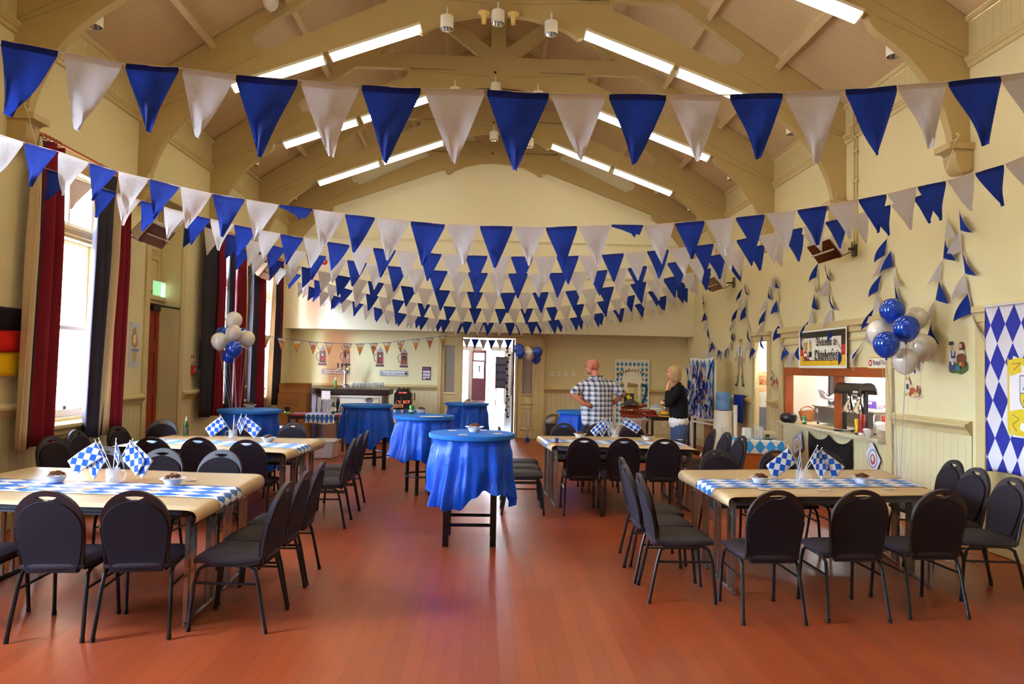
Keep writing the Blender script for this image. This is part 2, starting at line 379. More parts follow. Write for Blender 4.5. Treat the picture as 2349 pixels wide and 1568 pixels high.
# ------------------------------------------------------------------ sash windows in the left wall
M['pane'] = clear('window_glass', '#ffffff', .05, .02)
def window(n, y0, y1):
    r = bpy.data.objects.new('window_%d' % n, None); COL.objects.link(r); r['kind'] = 'structure'; r.location = (XL, (y0 + y1) / 2, 0)
    w = (y1 - y0) / 2; B = lambda: MB(); fr = B()
    for s in (-1, 1):
        fr.bb((-.3, s * w, WZ0), (.025, s * (w + .12), WZ1 + .1)); fr.bb((-.3, s * (w - .05), WZ0), (-.02, s * w, WZ1))
    fr.bb((-.3, -w - .16, WZ1), (.04, w + .16, WZ1 + .14)); fr.bb((-.3, -w, WZ0), (-.02, w, WZ0 + .06)); fr.bb((-.3, -w, 3.06), (.0, w, 3.2)); fr.bb((-.02, -w, 3.1), (.02, w, 3.17))
    fr.build('frame', M['trim'], r, bevel=.006)
    si = B(); pr = [(-.3, WZ0 - .05), (.1, WZ0 - .05), (.13, WZ0 - .03), (.13, WZ0), (.1, WZ0 + .02), (-.3, WZ0 + .02)]
    si.prism([pr], -w - .18, w + .18, lambda u, v, q: (u, q, v)); si.bb((0, -w - .14, WZ0 - .12), (.06, w + .14, WZ0 - .05)); si.bb((0, -w - .14, WZ0 - .17), (.035, w + .14, WZ0 - .12)); si.build('sill', M['trim'], r, bevel=.008)
    def sash(nm, x, z0, z1, k, mull=False):
        s_ = B(); f = .055
        s_.bb((x, -w + .05, z0), (x + .045, -w + .05 + f, z1)); s_.bb((x, w - .05 - f, z0), (x + .045, w - .05, z1))
        s_.bb((x, -w + .05, z0), (x + .045, w - .05, z0 + k)); s_.bb((x, -w + .05, z1 - .05), (x + .045, w - .05, z1))
        if mull: s_.bb((x, -.02, z0), (x + .045, .02, z1))
        o = s_.build(nm, M['white'], r, bevel=.005)
        p = B(); p.bb((x + .018, -w + .08, z0 + .03), (x + .024, w - .08, z1 - .03)); p.build('pane', M['pane'], o); return o
    a = sash('lower_sash', -.1, WZ0 + .06, 2.08, .09); sash('upper_sash', -.16, 2.03, 3.06, .05); sash('fanlight', -.12, 3.2, WZ1, .06, True)
    l = B(); l.bb((-.055, -.03, WZ0 + .15), (-.035, .03, WZ0 + .19)); l.bb((-.06, w - .2, WZ0 + .14), (-.03, w - .16, WZ0 + .24)); l.build('latch', M['black'], a)
    c = B(); c.bb((-.06, w - .055, 2.75), (-.02, w - .045, 2.87)); c.build('sash_pulley', M['chromeleg'], r)
for i, (a, c) in enumerate(WINL): window(i + 1, a, c)
# ------------------------------------------------------------------ tall recessed red door in the left wall
def left_door():
    y0, y1, zt = DOORL; r = bpy.data.objects.new('door_1', None); COL.objects.link(r); r['kind'] = 'structure'; r.location = (XL, 0, 0)
    f = MB()
    for y, s in ((y0, -1), (y1, 1)): f.bb((0, y, 0), (.03, y + s * .12, zt)); f.bb((-.34, y - s * .03, 0), (-.27, y, zt)); 
    f.bb((0, y0 - .12, zt), (.03, y1 + .12, zt + .12)); f.bb((-.34, y0, 2.55), (-.24, y1, 2.68)); f.bb((-.24, y0 + .03, 2.6), (-.2, y1 - .03, 2.66)); f.build('frame', M['trim'], r, bevel=.006)
    d = MB(); d.bb((-.34, y0 + .03, 0), (-.29, y1 - .03, 2.55)); lf = d.build('door_leaf', M['red_door'], r)
    for z0, z1 in ((.15, .62), (.75, 1.2), (1.33, 1.85), (1.98, 2.45)):
        p = MB()
        for a, c in ((y0 + .12, (y0 + y1) / 2 - .05), ((y0 + y1) / 2 + .05, y1 - .12)):
            for q in (((-.29, a, z0), (-.275, c, z0 + .03)), ((-.29, a, z1 - .03), (-.275, c, z1)), ((-.29, a, z0), (-.275, a + .03, z1)), ((-.29, c - .03, z0), (-.275, c, z1))): p.bb(*q)
        p.build('panel_moulding', M['red_door'], lf, bevel=.004)
    for z0, z1 in ((2.75, 3.25), (3.35, 4.0)):
        p = MB(); p.bb((-.34, y0 + .03, z0 - .06), (-.29, y1 - .03, z1 + .06))
        for a in (y0 + .12,): 
            c = y1 - .12
            for q in (((-.29, a, z0), (-.27, c, z0 + .035)), ((-.29, a, z1 - .035), (-.27, c, z1)), ((-.29, a, z0), (-.27, a + .035, z1)), ((-.29, c - .035, z0), (-.27, c, z1))): p.bb(*q)
        p.build('overpanel', M['trim'], r, bevel=.005)
    k = MB(); k.bb((-.29, y1 - .35, 2.45), (-.23, y1 - .12, 2.53)); k.tube([(-.24, y1 - .3, 2.53), (.0, y1 - .02, 2.5), (.0, y1 - .01, 2.5)], .014, 6); k.build('door_closer', M['black'], lf)
    b = MB(); b.bb((XL - .45, y0 - .1, 0), (XL - .35, y1 + .1, zt + .1)); struct('wall_left_reveal', b, M['wall'])
left_door()
# ------------------------------------------------------------------ right wall: doorway, serving hatch, near door
def frame_r(n, y0, y1, zt, w=.13, head=.16):
    b = MB()
    for y, s in ((y0, -1), (y1, 1)): b.bb((XR, y, 0), (XR + .06, y + s * .02, zt)); b.bb((XR - .03, y, 0), (XR, y + s * w, zt))
    b.bb((XR - .035, y0 - w, zt), (XR + .06, y1 + w, zt + head * .6)); b.bb((XR - .06, y0 - w - .02, zt + head * .6), (XR, y1 + w + .02, zt + head))
    return struct('door_%d' % n, b, M['trim'], bevel=.006)
frame_r(2, DOORR[0], DOORR[1], DOORR[2])
d3 = frame_r(3, 5.42, 6.72, 2.25)
q = MB(); q.bb((XR - .02, 5.44, .01), (XR + .01, 6.7, 2.23)); q.build('door_leaf', P('#d3bd85', .5), d3)
b = MB()                                       # beaded casing round the hatch
y0, y1, z0, z1 = HATCH
for y, s in ((y0, -1), (y1, 1)): b.bb((XR - .04, y, 0), (XR, y + s * .13, 2.28))
b.bb((XR - .03, y0 - .13, 2.28), (XR, y1 + .13, 2.36)); b.bb((XR - .06, y0 - .17, 2.36), (XR, y1 + .17, 2.45)); b.bb((XR - .02, y0, 2.16), (XR, y1, 2.2))
trim(b, M['trim'], .006)
b = MB(); b.bb((XR - .014, y0, .1), (XR, y1, .86)); trim(b, M['wains_y'])
def hatch():
    r = bpy.data.objects.new('window_5', None); COL.objects.link(r); r['kind'] = 'structure'; r.location = (XR, 0, 0)
    f = MB(); f.bb((-.01, y0, z1 - .13), (.12, y1, z1)); f.bb((-.01, y1 - .09, z0), (.12, y1, z1 - .13)); f.bb((-.01, y0, z0), (.12, y0 + .03, z1 - .13)); f.build('frame', M['maple'], r, bevel=.005)
    s = MB(); ym = at(1918, 900, X=XR).y; s.bb((.0, ym - .06, z0), (.09, ym + .06, z1 - .1)); s.build('sliding_sash', M['maple'], r, bevel=.005)
    c = MB(); pr = [(-.28, .875), (-.27, .86), (.3, .86), (.3, .915), (-.27, .915), (-.285, .9)]
    c.prism([[(max(u, -.15) if u < 0 else u, v) for u, v in [(-.14, .875), (-.135, .86), (.45, .86), (.45, .915), (-.14, .915), (-.155, .9)]]], y0 - .02, y1 + .14, lambda u, v, w: (u, w, v)); c.build('counter', P('#cfc3a4', .3), r, bevel=.006)
hatch()
# kitchen behind the hatch and passage behind the right doorway
b = MB(); kx = 8.1
b.bb((kx, 5.4, 0), (kx + .1, 15.6, 2.8)); b.bb((XR + .2, 5.3, 0), (kx, 5.4, 2.8)); b.bb((XR + .2, 15.5, 0), (kx, 15.6, 2.8)); b.bb((XR + .2, 11.72, 0), (5.66, 11.82, 2.8)); struct('wall_kitchen', b, P('#e9e6ea', .6, var=.02))
b = MB(); b.bb((XR + .2, 5.3, 2.7), (kx, 15.6, 2.8)); struct('ceiling_kitchen', b, P('#efeeea', .7))
b = MB(); b.bb((XR + .2, 5.3, -.1), (kx, 15.6, 0)); struct('floor_kitchen', b, P('#8d8276', .5))
for y_, e_ in ((8.0, 40), (13.4, 48)):  # unseen area lights added to brighten the kitchen interior
    l = bpy.data.lights.new('kitchen_fill_light', 'AREA'); l.shape = 'RECTANGLE'; l.size = .3; l.size_y = 1.2; l.energy = e_; l.color = (.93, .95, 1); o = bpy.data.objects.new('kitchen_fill_light', l); COL.objects.link(o); o.location = (6.8, y_, 2.66)
# ------------------------------------------------------------------ back wall portal, corridor and street door
def portal():
    r = bpy.data.objects.new('door_4', None); COL.objects.link(r); r['kind'] = 'structure'; r.location = (0, YB, 0)
    f = MB()
    for a, c, g0, g1 in ((PX0, DX0, at(1020, 850, Y=YB).x, at(1043, 850, Y=YB).x), (DX1, PX1, at(1198, 850, Y=YB).x, at(1221, 850, Y=YB).x)):
        p = MB(); p.prism([rect(a + .06, 0, c - .03, DZ - .02), rect(g0, 1.08, g1, 2.22)], -.07, -.02); p.bb((g0 - .03, -.1, 1.03), (g1 + .03, -.07, 1.08))
        pn = p.build('door_leaf', M['trim'], r, bevel=.005)
        m_ = MB()
        for x0, x1, zz0, zz1, d in ((g0 - .02, g1 + .02, .2, .28, .03), (g0 - .02, g1 + .02, .72, .8, .03), (g0 - .04, g1 + .04, .82, .85, .045), (g0 + .02, g1 - .02, .28, .72, .015)): m_.bb((x0, -.07 - d, zz0), (x1, -.07, zz1))
        m_.build('panel_moulding', M['trim'], pn, bevel=.008)
        g = MB(); g.bb((g0, -.05, 1.08), (g1, -.045, 2.22)); g.build('frosted_pane', P('#8d8279', .35, var=.03), pn)
    for a, c in ((PX0 - .02, PX0 + .07), (DX0 - .05, DX0), (DX1, DX1 + .05), (PX1 - .13, PX1 + .02)): f.bb((a, -.1, 0), (c, .0, DZ - .02))
    f.bb((PX0, -.1, DZ - .02), (PX1, 0, SOF + .02)); f.build('frame', M['trim'], r, bevel=.006)
portal()
CY = 36.
b = MB(); b.bb((-1.5, YB, -.1), (1.6, CY + .5, 0)); struct('floor_corridor', b, P('#4a332c', .12, var=.15))
b = MB(); b.bb((-1.5, YB + .2, 0), (-1.4, CY, 3.4)); b.bb((1.35, YB + .2, 0), (1.45, CY, 3.4)); struct('wall_corridor', b, P('#b9ad9a', .6))
b = MB(); b.bb((-1.5, YB + .2, 3.3), (1.6, CY, 3.4)); struct('ceiling_corridor', b, P('#cfc6b4', .7))
def street_door():
    r = bpy.data.objects.new('door_5', None); COL.objects.link(r); r['kind'] = 'structure'; r.location = (0, CY, 0); X = lambda x: at(x, 860, Y=CY).x; Z = lambda y: at(1120, y, Y=CY).z
    f = MB(); f.bb((-1.4, 0, Z(804)), (1.4, .12, Z(794))); f.bb((-1.4, 0, 0), (-1.36, .12, 3.3)); f.bb((X(1074), 0, 0), (X(1083), .12, Z(800))); f.bb((X(1156), 0, 0), (1.4, .12, Z(800))); f.bb((-1.4, 0, Z(826)), (X(1074), .1, Z(824))); f.bb((-1.4, 0, 3.2), (1.4, .12, 3.4)); f.build('frame', P('#6d625c', .5), r)
    a, c = X(1083), X(1115); d = MB()
    d.prism([rect(a, 0, c, Z(803)), rect(X(1086.5), Z(826), X(1110), Z(810)), rect(X(1085.5), Z(867), X(1109), Z(830))], .02, .07); lf = d.build('door_leaf', P('#431f28', .35), r)
    n = MB(); n.bb((X(1088), .03, Z(866)), (X(1103), .034, Z(856))); n.build('notice', P('#cfd3e6', .6), lf)
    n = MB(); n.bb((X(1097), .03, Z(853)), (X(1102), .034, Z(838))); n.build('notice', P('#5c626e', .6), lf)
street_door()
# ground and masonry outside
b = MB(); b.bb((-40, -30, -.4), (XL - .5, 60, -.3)); b.bb((-30, CY + .5, -.15), (30, 90, -.05)); struct('ground_outside', b, P('#b7b0a6', .8))
t = NT('brick_masonry'); o_ = t.coord(); mp = t.add('ShaderNodeMapping'); mp.inputs['Rotation'].default_value = (pi / 2, 0, 0); t.link(o_, mp.inputs['Vector'])
br = t.add('ShaderNodeTexBrick'); t.link(mp.outputs[0], br.inputs['Vector']); br.inputs['Scale'].default_value = 1; br.inputs['Brick Width'].default_value = .3; br.inputs['Row Height'].default_value = .16; br.inputs['Mortar Size'].default_value = .006
br.inputs['Color1'].default_value = lin('#c4705c'); br.inputs['Color2'].default_value = lin('#d08a74'); br.inputs['Mortar'].default_value = lin('#b9a193'); t.set(br.outputs[0], .8)
M['brick'] = t.m
b = MB(); b.bb((-8.4, 11.6, -.3), (-6.92, 12.0, 6)); struct('wall_outside', b, M['brick'])
# ------------------------------------------------------------------ world
wd = bpy.data.worlds.new('sky'); SC.world = wd; wd.use_nodes = True; wn = wd.node_tree.nodes; bg = wn['Background']
sk = wn.new('ShaderNodeTexSky'); sk.sky_type = 'NISHITA'; sk.sun_disc = False; sk.sun_elevation = radians(50); sk.sun_rotation = radians(120); sk.air_density = 1; sk.dust_density = 4
mx = wn.new('ShaderNodeMix'); mx.data_type = 'RGBA'; mx.inputs[0].default_value = .55; wd.node_tree.links.new(sk.outputs[0], mx.inputs[6]); mx.inputs[7].default_value = (.6, .69, .86, 1)
wd.node_tree.links.new(mx.outputs[2], bg.inputs[0]); bg.inputs[1].default_value = 48.0
SC.view_settings.view_transform = 'Standard'; SC.view_settings.look = 'None'; SC.view_settings.gamma = 1; SC.view_settings.use_curve_mapping = False; SC.view_settings.exposure = .72
# ------------------------------------------------------------------ lamps of the hall
M['tube'] = emit('lit_diffuser', '#fff0ca', 11.5)
BAT = P('#e7e2d2', .4)
def make_light():
    t = thing('ceiling_light', '', 'ceiling light')
    b = MB(); b.bb((-.655, -.075, -.035), (.655, .075, 0)); b.add([(x, y, z) for x in (-.66, .66) for y, z in ((-.1, -.05), (-.05, -.005), (.05, -.005), (.1, -.05))], [(0, 1, 5, 4), (1, 2, 6, 5), (2, 3, 7, 6)]); b.build('batten', BAT, t)
    d = MB(); pr = [(-.065, -.036), (-.07, -.07), (-.05, -.105), (0, -.12), (.05, -.105), (.07, -.07), (.065, -.036)]
    d.prism([pr], -.635, .635, lambda u, v, w: (w, u, v)); d.build('diffuser', M['tube'], t)
    for s in (-1, 1):
        e = MB(); e.prism([[(-.07, -.036), (-.075, -.07), (-.055, -.11), (0, -.125), (.055, -.11), (.075, -.07), (.07, -.036)]], s * .636, s * .655, lambda u, v, w: (w, u, v)); e.build('end_cap', BAT, t)
    return t
LP = make_light(); first = True
ORD = ['first', 'second', 'third', 'fourth', 'fifth', 'sixth', 'seventh', 'eighth', 'ninth', 'tenth', 'eleventh', 'twelfth', 'thirteenth']
for ti in range(1, 7):
    for s in (-1, 1):
        for k, uc in ((0, 1.76), (1, 3.06)):
            z = 6.335 - .367 * (uc - 1.3) - .005
            lab = '%s lit batten on the %s slope, %s' % (('upper', 'lower')[k], 'left' if s < 0 else 'right', {3: 'nearest roof truss in view', 4: 'second roof truss', 5: 'third roof truss', 6: 'fourth roof truss'}.get(ti, '%s roof truss behind the viewer' % ORD[2 - ti]))
            l = LP if first else dup(LP, (0, 0, 0), 0, '')
            first = False; l['label'] = lab; l['group'] = 'fluorescent battens on the roof trusses'
            l.location = (XC + .04 + s * uc, TY[ti] + .03, z); l.rotation_euler = (0, s * math.atan(.367), 0)
def make_pot():
    t = thing('can_downlight', '', 'downlight'); b = MB(); b.lathe([(.085, 0), (.09, 0), (.09, .17), (.0, .17)], 20, cap=False); b.tube([(0, 0, .17), (0, 0, .3)], .012, 6); b.build('housing', M['white'], t)
    c = MB(); c.lathe([(.084, .002), (.06, .1), (.02, .13), (0, .13)], 20, cap=False); c.build('reflector', M['chrome'], t); return t
PT = make_pot(); first = True
for ti in range(3, 7):
    spots = [(s * 4.18, TY[ti] + .2, 5.09, 'beside the %s wall behind the %s roof truss' % ('left' if s < 0 else 'right', ORD[ti - 3])) for s in (-1, 1)]
    if ti > 3: spots += [(u, TY[ti] - .1, z, '%s at the crown of the %s roof truss' % (n, ORD[ti - 3])) for u, z, n in ((-.73, 6.27, 'hung left'), (-.04, 6.37, 'hung in the middle'), (.69, 6.25, 'hung right'))]
    for u, y, z, w in spots:
        p = PT if first else dup(PT, (0, 0, 0), 0, ''); first = False
        p['label'] = 'white can downlight ' + w; p['group'] = 'can downlights on the trusses'; p.location = (XC + u, y, z)
for s, n in ((-1, 'left'), (1, 'right')):
    t = thing('horn_speaker', 'small cream horn %s of the middle downlight at the truss crown' % n, 'speaker', (XC - .03 + s * .2, TY[4] - .06, 6.52))
    b = MB(); b.lathe([(.03, -.13), (.035, -.05), (.045, -.02), (.085, .01), (.085, .02), (.0, .02)], 16); b.build('horn', P('#dcbf6b', .4), t)
    b = MB(); b.bb((-.02, -.02, .02), (.02, .07, .05)); b.build('bracket', P('#dcbf6b', .4), t)
# ------------------------------------------------------------------ banquet chairs
FAB = fabric('chair_fabric', '#221820', .8, 260, .35); FABS = fabric('chair_seat_fabric', '#33292d', .62, 200, .3)
SHELL = P('#241a1e', .42); LEGM = P('#1d1a1b', .35, .3)
def make_chair():
    t = thing('banquet_chair', '', 'chair')
    def sg(u, v):                                     # squarish cushion, crowned
        a = (u * 2 - 1); b_ = (v * 2 - 1); k = 1 - max(abs(a), abs(b_)) ** 6 * .0
        x = .215 * a * (1 - .06 * max(0, -b_)) ; y = .225 * b_ - .005
        r = .94 + .06 * (1 - (a * a) * (b_ * b_)); return x * r * .97, y * r
    s = MB(); N = 10
    for zf, flip in ((lambda a, c: .455 + .028 * (1 - a ** 6) * (1 - c ** 6), 0), (lambda a, c: .425, 1)):
        s.grid(lambda u, v: (*sg(u, v), zf(abs(u * 2 - 1), abs(v * 2 - 1))), N, N)
    rim = lambda q: (min(max(q * 4, 0), 1), 0) if q < .25 else ((1, (q - .25) * 4) if q < .5 else ((1 - (q - .5) * 4, 1) if q < .75 else (0, 1 - (q - .75) * 4)))
    s.grid(lambda u, v: (*[w * (1 + .015 * sin(pi * v)) for w in sg(*rim(u % 1 if u < 1 else 0))], .425 + .03 * v), 40, 4); s.build('seat', FABS, t)
    tilt = lambda u, v, w: (u, -.205 - .105 * ((v - .46) / .44) ** 1.15 * (1 if v > .46 else 0) + w if v > .46 else -.205 + w, v)
    arch = [(-.15, .40), (.15, .40), (.172, .47), (.19, .6), (.198, .69)] + [(.198 * cos(a), .71 + .205 * sin(a)) for a in [pi * i / 18 for i in range(1, 18)]] + [(-.198, .69), (-.19, .6), (-.172, .47)]
    hole = [(-.062 + .124 * i / 10, 0.873 + .006 * sin(pi * i / 10)) for i in range(11)] + [(.062 - .124 * i / 10, 0.873 - .024 * sin(pi * i / 10)) for i in range(1, 10)]
    b = MB(); b.prism([arch, hole], -.014, .014, tilt); b.build('backrest', SHELL, t, bevel=.007)
    q = [(x * .96, .41 + (z - .40) * .855) for x, z in arch]
    qf = [(x * .93, .49 + (z - .40) * .70) for x, z in arch]; p = MB(); p.prism([qf], .012, .03, tilt); p.build('back_pad', FAB, t, bevel=.009)
    p = MB(); p.prism([q], -.02, -.012, tilt); p.build('back_cover', FAB, t, bevel=.004)
    for sx in (-1, 1):
        f = MB(); f.tube([(sx * .19, .05, .415), (sx * .19, .13, .412), (sx * .192, .175, .385), (sx * .197, .2, .3), (sx * .205, .225, .012)], .0125, 8); f.tube([(sx * .205, .2255, .0), (sx * .204, .224, .03)], .015, 8); f.build('leg', LEGM, t)
        r = MB(); r.tube([(sx * .19, .05, .415), (sx * .19, -.13, .412), (sx * .193, -.18, .385), (sx * .2, -.205, .3), (sx * .216, -.265, .012)], .0125, 8); r.tube([(sx * .216, -.2655, .0), (sx * .215, -.262, .03)], .015, 8); r.build('leg', LEGM, t)
        c = MB(); c.tube([(sx * .198, -.2, .3), (sx * .197, .2, .3)], .009, 6); c.build('stretcher', LEGM, t)
        h = MB(); h.tube([(sx * .19, -.1, .412), (sx * .185, -.2, .425), (sx * .178, -.22, .47), (sx * .188, -.235, .58), (sx * .196, -.262, .69)], .011, 7); h.build('back_post', LEGM, t)
    c = MB(); c.tube([(-.19, -.1, .412), (.19, -.1, .412)], .009, 6); c.tube([(-.19, .12, .412), (.19, .12, .412)], .009, 6); c.build('seat_rail', LEGM, t)
    return t
CH = make_chair(); used = [0]
def chair(x, y, face, label, grp):
    rz = {'N': 0, 'S': pi, 'E': -pi / 2, 'W': pi / 2}.get(face, face)
    if not used[0]: used[0] = 1; c = CH; c.location = (x, y, 0); c.rotation_euler = (0, 0, rz); c['label'] = label; c['group'] = grp
    else: c = dup(CH, (x, y, 0), rz, label, grp)
    return c
def row(spec, grp): 
    for x, y, f, lab, *tw in spec:
        base = {'N': 0, 'S': pi, 'E': -pi / 2, 'W': pi / 2}[f]; chair(x, y, base + (radians(tw[0]) if tw else 0), lab, grp)
C_ = 'black banquet chair '
g = 'chairs round the front left table'
row([(-3.22, 4.62, 'N', C_ + 'cut by the left picture edge, back towards viewer', 4), (-2.62, 4.60, 'N', C_ + 'back to viewer, at the middle of the front left table', 3), (-2.15, 4.64, 'N', C_ + 'back to viewer, nearest the right corner of the front left table', 7),
     (-1.61, 4.73, 'W', C_ + 'at right end of front left table, nearest of three', -2), (-1.61, 5.21, 'W', C_ + 'at right end of front left table, middle of three', -1), (-1.61, 5.69, 'W', C_ + 'at right end of front left table, farthest of three', 1),
     (-3.42, 6.17, 'S', C_ + 'on far side of front left table, behind the small flags', 0), (-2.88, 6.12, 'S', C_ + 'on far side of front left table, middle of three', 2), (-2.36, 6.08, 'S', C_ + 'on far side of front left table, right of three', -2)], g)
g = 'chairs round the rear left table'
row([(-3.44, 7.66, 'N', C_ + 'on near side of rear left table, left of three', 2), (-2.98, 7.72, 'N', C_ + 'on near side of rear left table, middle of three', 0), (-2.43, 7.56, 'N', C_ + 'on near side of rear left table, right of three', 0),
     (-1.70, 7.55, 'W', C_ + 'at right end of rear left table, nearest of three', 2), (-1.71, 8.03, 'W', C_ + 'at right end of rear left table, middle of three', -2), (-1.72, 8.51, 'W', C_ + 'at right end of rear left table, farthest of three', 2),
     (-4.32, 9.35, 'S', C_ + 'beyond rear left table, in front of the red door', 6), (-3.24, 9.20, 'S', C_ + 'beyond rear left table, half hidden by its small flags', 0), (-2.56, 9.17, 'S', C_ + 'beyond rear left table, near its right far corner', 0),
     (-4.1, 7.2, 'E', C_ + 'edge-on by the window, in front of the dark red curtain', -14), (-4.24, 7.94, 'E', C_ + 'below the window, narrow glossy back between two others', -4), (-4.1, 8.5, 'E', C_ + 'in front of the orange curtain lining by the window', -10)], g)
g = 'chairs round the front right table'
row([(1.98, 4.97, 'N', C_ + 'back to viewer at front right table, left of three', 1), (2.6, 5.03, 'N', C_ + 'back to viewer at front right table, middle of three', 0), (3.2, 5.1, 'N', C_ + 'back to viewer at front right table, right of three', 2),
     (1.50, 5.33, 'E', C_ + 'at left end of front right table, nearest of three', -2), (1.49, 5.82, 'E', C_ + 'at left end of front right table, middle of three', 0), (1.55, 6.3, 'E', C_ + 'at left end of front right table, farthest of three', 1),
     (3.88, 5.42, 'W', C_ + 'at wall end of front right table, nearest the right picture edge', -4), (3.98, 5.95, 'W', C_ + 'at wall end of front right table, middle of three', -2), (4.14, 6.5, 'W', C_ + 'at wall end of front right table, farthest of three', -6),
     (2.37, 6.72, 'S', C_ + 'beyond front right table, left of the cutlery cabinet', 0), (2.98, 6.75, 'S', C_ + 'beyond front right table, behind the left small flag', 0), (3.52, 6.82, 'S', C_ + 'beyond front right table, behind the right small flags', 0)], g)
g = 'chairs round the rear right table'
row([(1.15, 8.36, 'N', C_ + 'back to viewer at rear right table, left of three', 0), (1.62, 8.37, 'N', C_ + 'back to viewer at rear right table, middle of three', 0), (2.09, 8.36, 'N', C_ + 'back to viewer at rear right table, right of three', 0),
     (.48, 8.33, 'E', C_ + 'at left end of rear right table, nearest of three', 0), (.49, 8.83, 'E', C_ + 'at left end of rear right table, middle of three', 0), (.5, 9.34, 'E', C_ + 'at left end of rear right table, farthest of three', -3),
     (2.90, 8.6, 'W', C_ + 'at right end of rear right table, nearest of three', 3), (2.88, 9.08, 'W', C_ + 'at right end of rear right table, middle of three', 2), (2.86, 9.62, 'W', C_ + 'at right end of rear right table, farthest of three', -6),
     (1.15, 9.86, 'S', C_ + 'beyond rear right table, left of the man', 0), (1.66, 9.88, 'S', C_ + 'beyond rear right table, behind its middle flags', 0), (2.15, 9.88, 'S', C_ + 'beyond rear right table, right of its flags', 0)], g)
# ------------------------------------------------------------------ trestle tables, paper covers, runners
ZT = .765
KRAFT = NT('kraft_paper'); _n = KRAFT.noise(KRAFT.coord(), 40, 3); KRAFT.bump(KRAFT.noise(KRAFT.coord(), 3, 3), .25, .03); KRAFT = KRAFT.set(KRAFT.mix(_n, lin('#c2a374'), lin('#cfb184')), .36, spec=.55)
RUN = lozenge('runner_lozenges', '#2f74cc', '#efefee', .45); FLG = lozenge('small_flag_lozenges', '#1d5fd0', '#eef0f4', .6, .3)
def bil(q, u, v):
    a, b_, c, d = (Vector((*p, 0)) for p in q); return (a * (1 - u) + b_ * u) * (1 - v) + (d * (1 - u) + c * u) * v
TABS = {'front left': [(-4.0, 4.75), (-1.83, 4.5), (-1.9, 5.97), (-3.90, 6.2)], 'rear left': [(-4.04, 7.79), (-2.10, 7.42), (-2.06, 8.87), (-3.96, 9.07)],
        'front right': [(1.87, 5.22), (3.62, 5.42), (3.94, 6.82), (1.90, 6.60)], 'rear right': [(.85, 8.53), (2.56, 8.31), (2.52, 9.76), (.78, 9.73)]}
EDGE = P('#241d22', .45); TTOP = P('#6d655f', .5)
for nm, q in TABS.items():
    for k, (v0, v1) in enumerate(((.01, .485), (.515, .99))):
        c4 = [bil(q, u, v) for u, v in ((.015, v0), (.985, v0), (.985, v1), (.015, v1))]; ce = sum(c4, Vector()) / 4
        t = thing('folding_table', 'folding table, %s one of the pair under the %s paper cover' % (('near', 'far')[k], nm), 'table', ce, 0, 'folding tables pushed together in pairs')
        loc = [p - ce for p in c4]; rr = []
        for i in range(4):                            # rounded corners
            p, a, d = loc[i], loc[i - 1], loc[(i + 1) % 4]; e0, e1 = (a - p).normalized(), (d - p).normalized()
            for w in range(5): 
                s_ = w / 4; rr.append(tuple((p + e0 * .07 * (1 - s_) ** 2 + e1 * .07 * s_ ** 2)[:2]))
        m_ = MB(); m_.prism([rr], .728, .757, lambda u, v, w: (u, v, w), mi=0, mside=1); m_.build('tabletop', [TTOP, EDGE], t)
        m_ = MB(); pr = [(x * .95, y * .9) for x, y in rr]; m_.prism([pr], .70, .728, lambda u, v, w: (u, v, w)); m_.build('apron', P('#4b4450', .4), t)
        for u in ((.12 if 'left' in nm else .03), .97):
            a, d = bil(q, u, v0 + .06) - ce, bil(q, u, v1 - .06) - ce; b = MB(); dr = d - a
            for s_ in (0.03, .24, .76, .97): p = a + dr * s_; b.box((p.x, p.y, .365), (.026, .026, .68))
            for zz, s0, s1 in ((.0125, -.03, 1.03), (.66, .03, .97), (.60, .03, .24), (.60, .76, .97)):
                p0, p1 = a + dr * s0, a + dr * s1; p0.z = p1.z = zz; b.tube([p0, p1], .0145, 4)
            b.build('leg', M['chromeleg'], t)
    ce = bil(q, .5, .5)
    def sheet(v0, v1, z, ra, over):
        L = (bil(q, 1, .5) - bil(q, 0, .5)).length; dx = [(bil(q, 1, v) - bil(q, 0, v)).normalized() for v in (0, 1)]
        def fn(u, v):
            vv = v0 + (v1 - v0) * v; uu = -.16 + 1.32 * u; d = dx[0] * (1 - vv) + dx[1] * vv; wob = .004 * sin(7 * vv + 5) + .003 * sin(17 * uu + 3 * vv)
            if 0 <= uu <= 1: p = bil(q, uu, vv) + Vector((0, 0, z + .0015 * (1 + sin(9 * uu + 4 * vv)) * (1 if v not in (0, 1) else 1.6)))
            else:
                s_, e = (-1, -uu) if uu < 0 else (1, uu - 1); an = min(e / .16, 1) * over; R = ra * (1 + .5 * (vv if s_ > 0 else vv * .6)); p = bil(q, 0 if s_ < 0 else 1, vv) + d * s_ * (R * sin(an) + wob) + Vector((0, 0, z - R * (1 - cos(an))))
            return p - ce
        return fn
    cv = MB(); cv.grid(sheet(-.012, 1.012, ZT - .003, .042, 2.5), 60, 10)
    o = cv.build('paper_table_cover', KRAFT, None, ce); so = o.modifiers.new('thickness', 'SOLIDIFY'); so.thickness = .0015; tag(o, 'brown kraft paper cover curling over the ends of the %s table' % nm, 'table cover', 'kraft paper table covers')
    L = (bil(q, 1, .5) - bil(q, 0, .5)).length; nl = 8.5
    ru = MB(); rf = sheet(.26, .58, ZT + .0025, .046, 2.0)
    ru.grid(rf, 70, 8, uvf=lambda u, v: ((-.16 + 1.32 * u) * nl + v * 3.5 + 40, (-.16 + 1.32 * u) * nl - v * 3.5 + 40))
    o = ru.build('table_runner', RUN, None, ce); so = o.modifiers.new('thickness', 'SOLIDIFY'); so.thickness = .001; tag(o, 'blue and white lozenge table runner along the %s table' % nm, 'table runner', 'lozenge table runners')
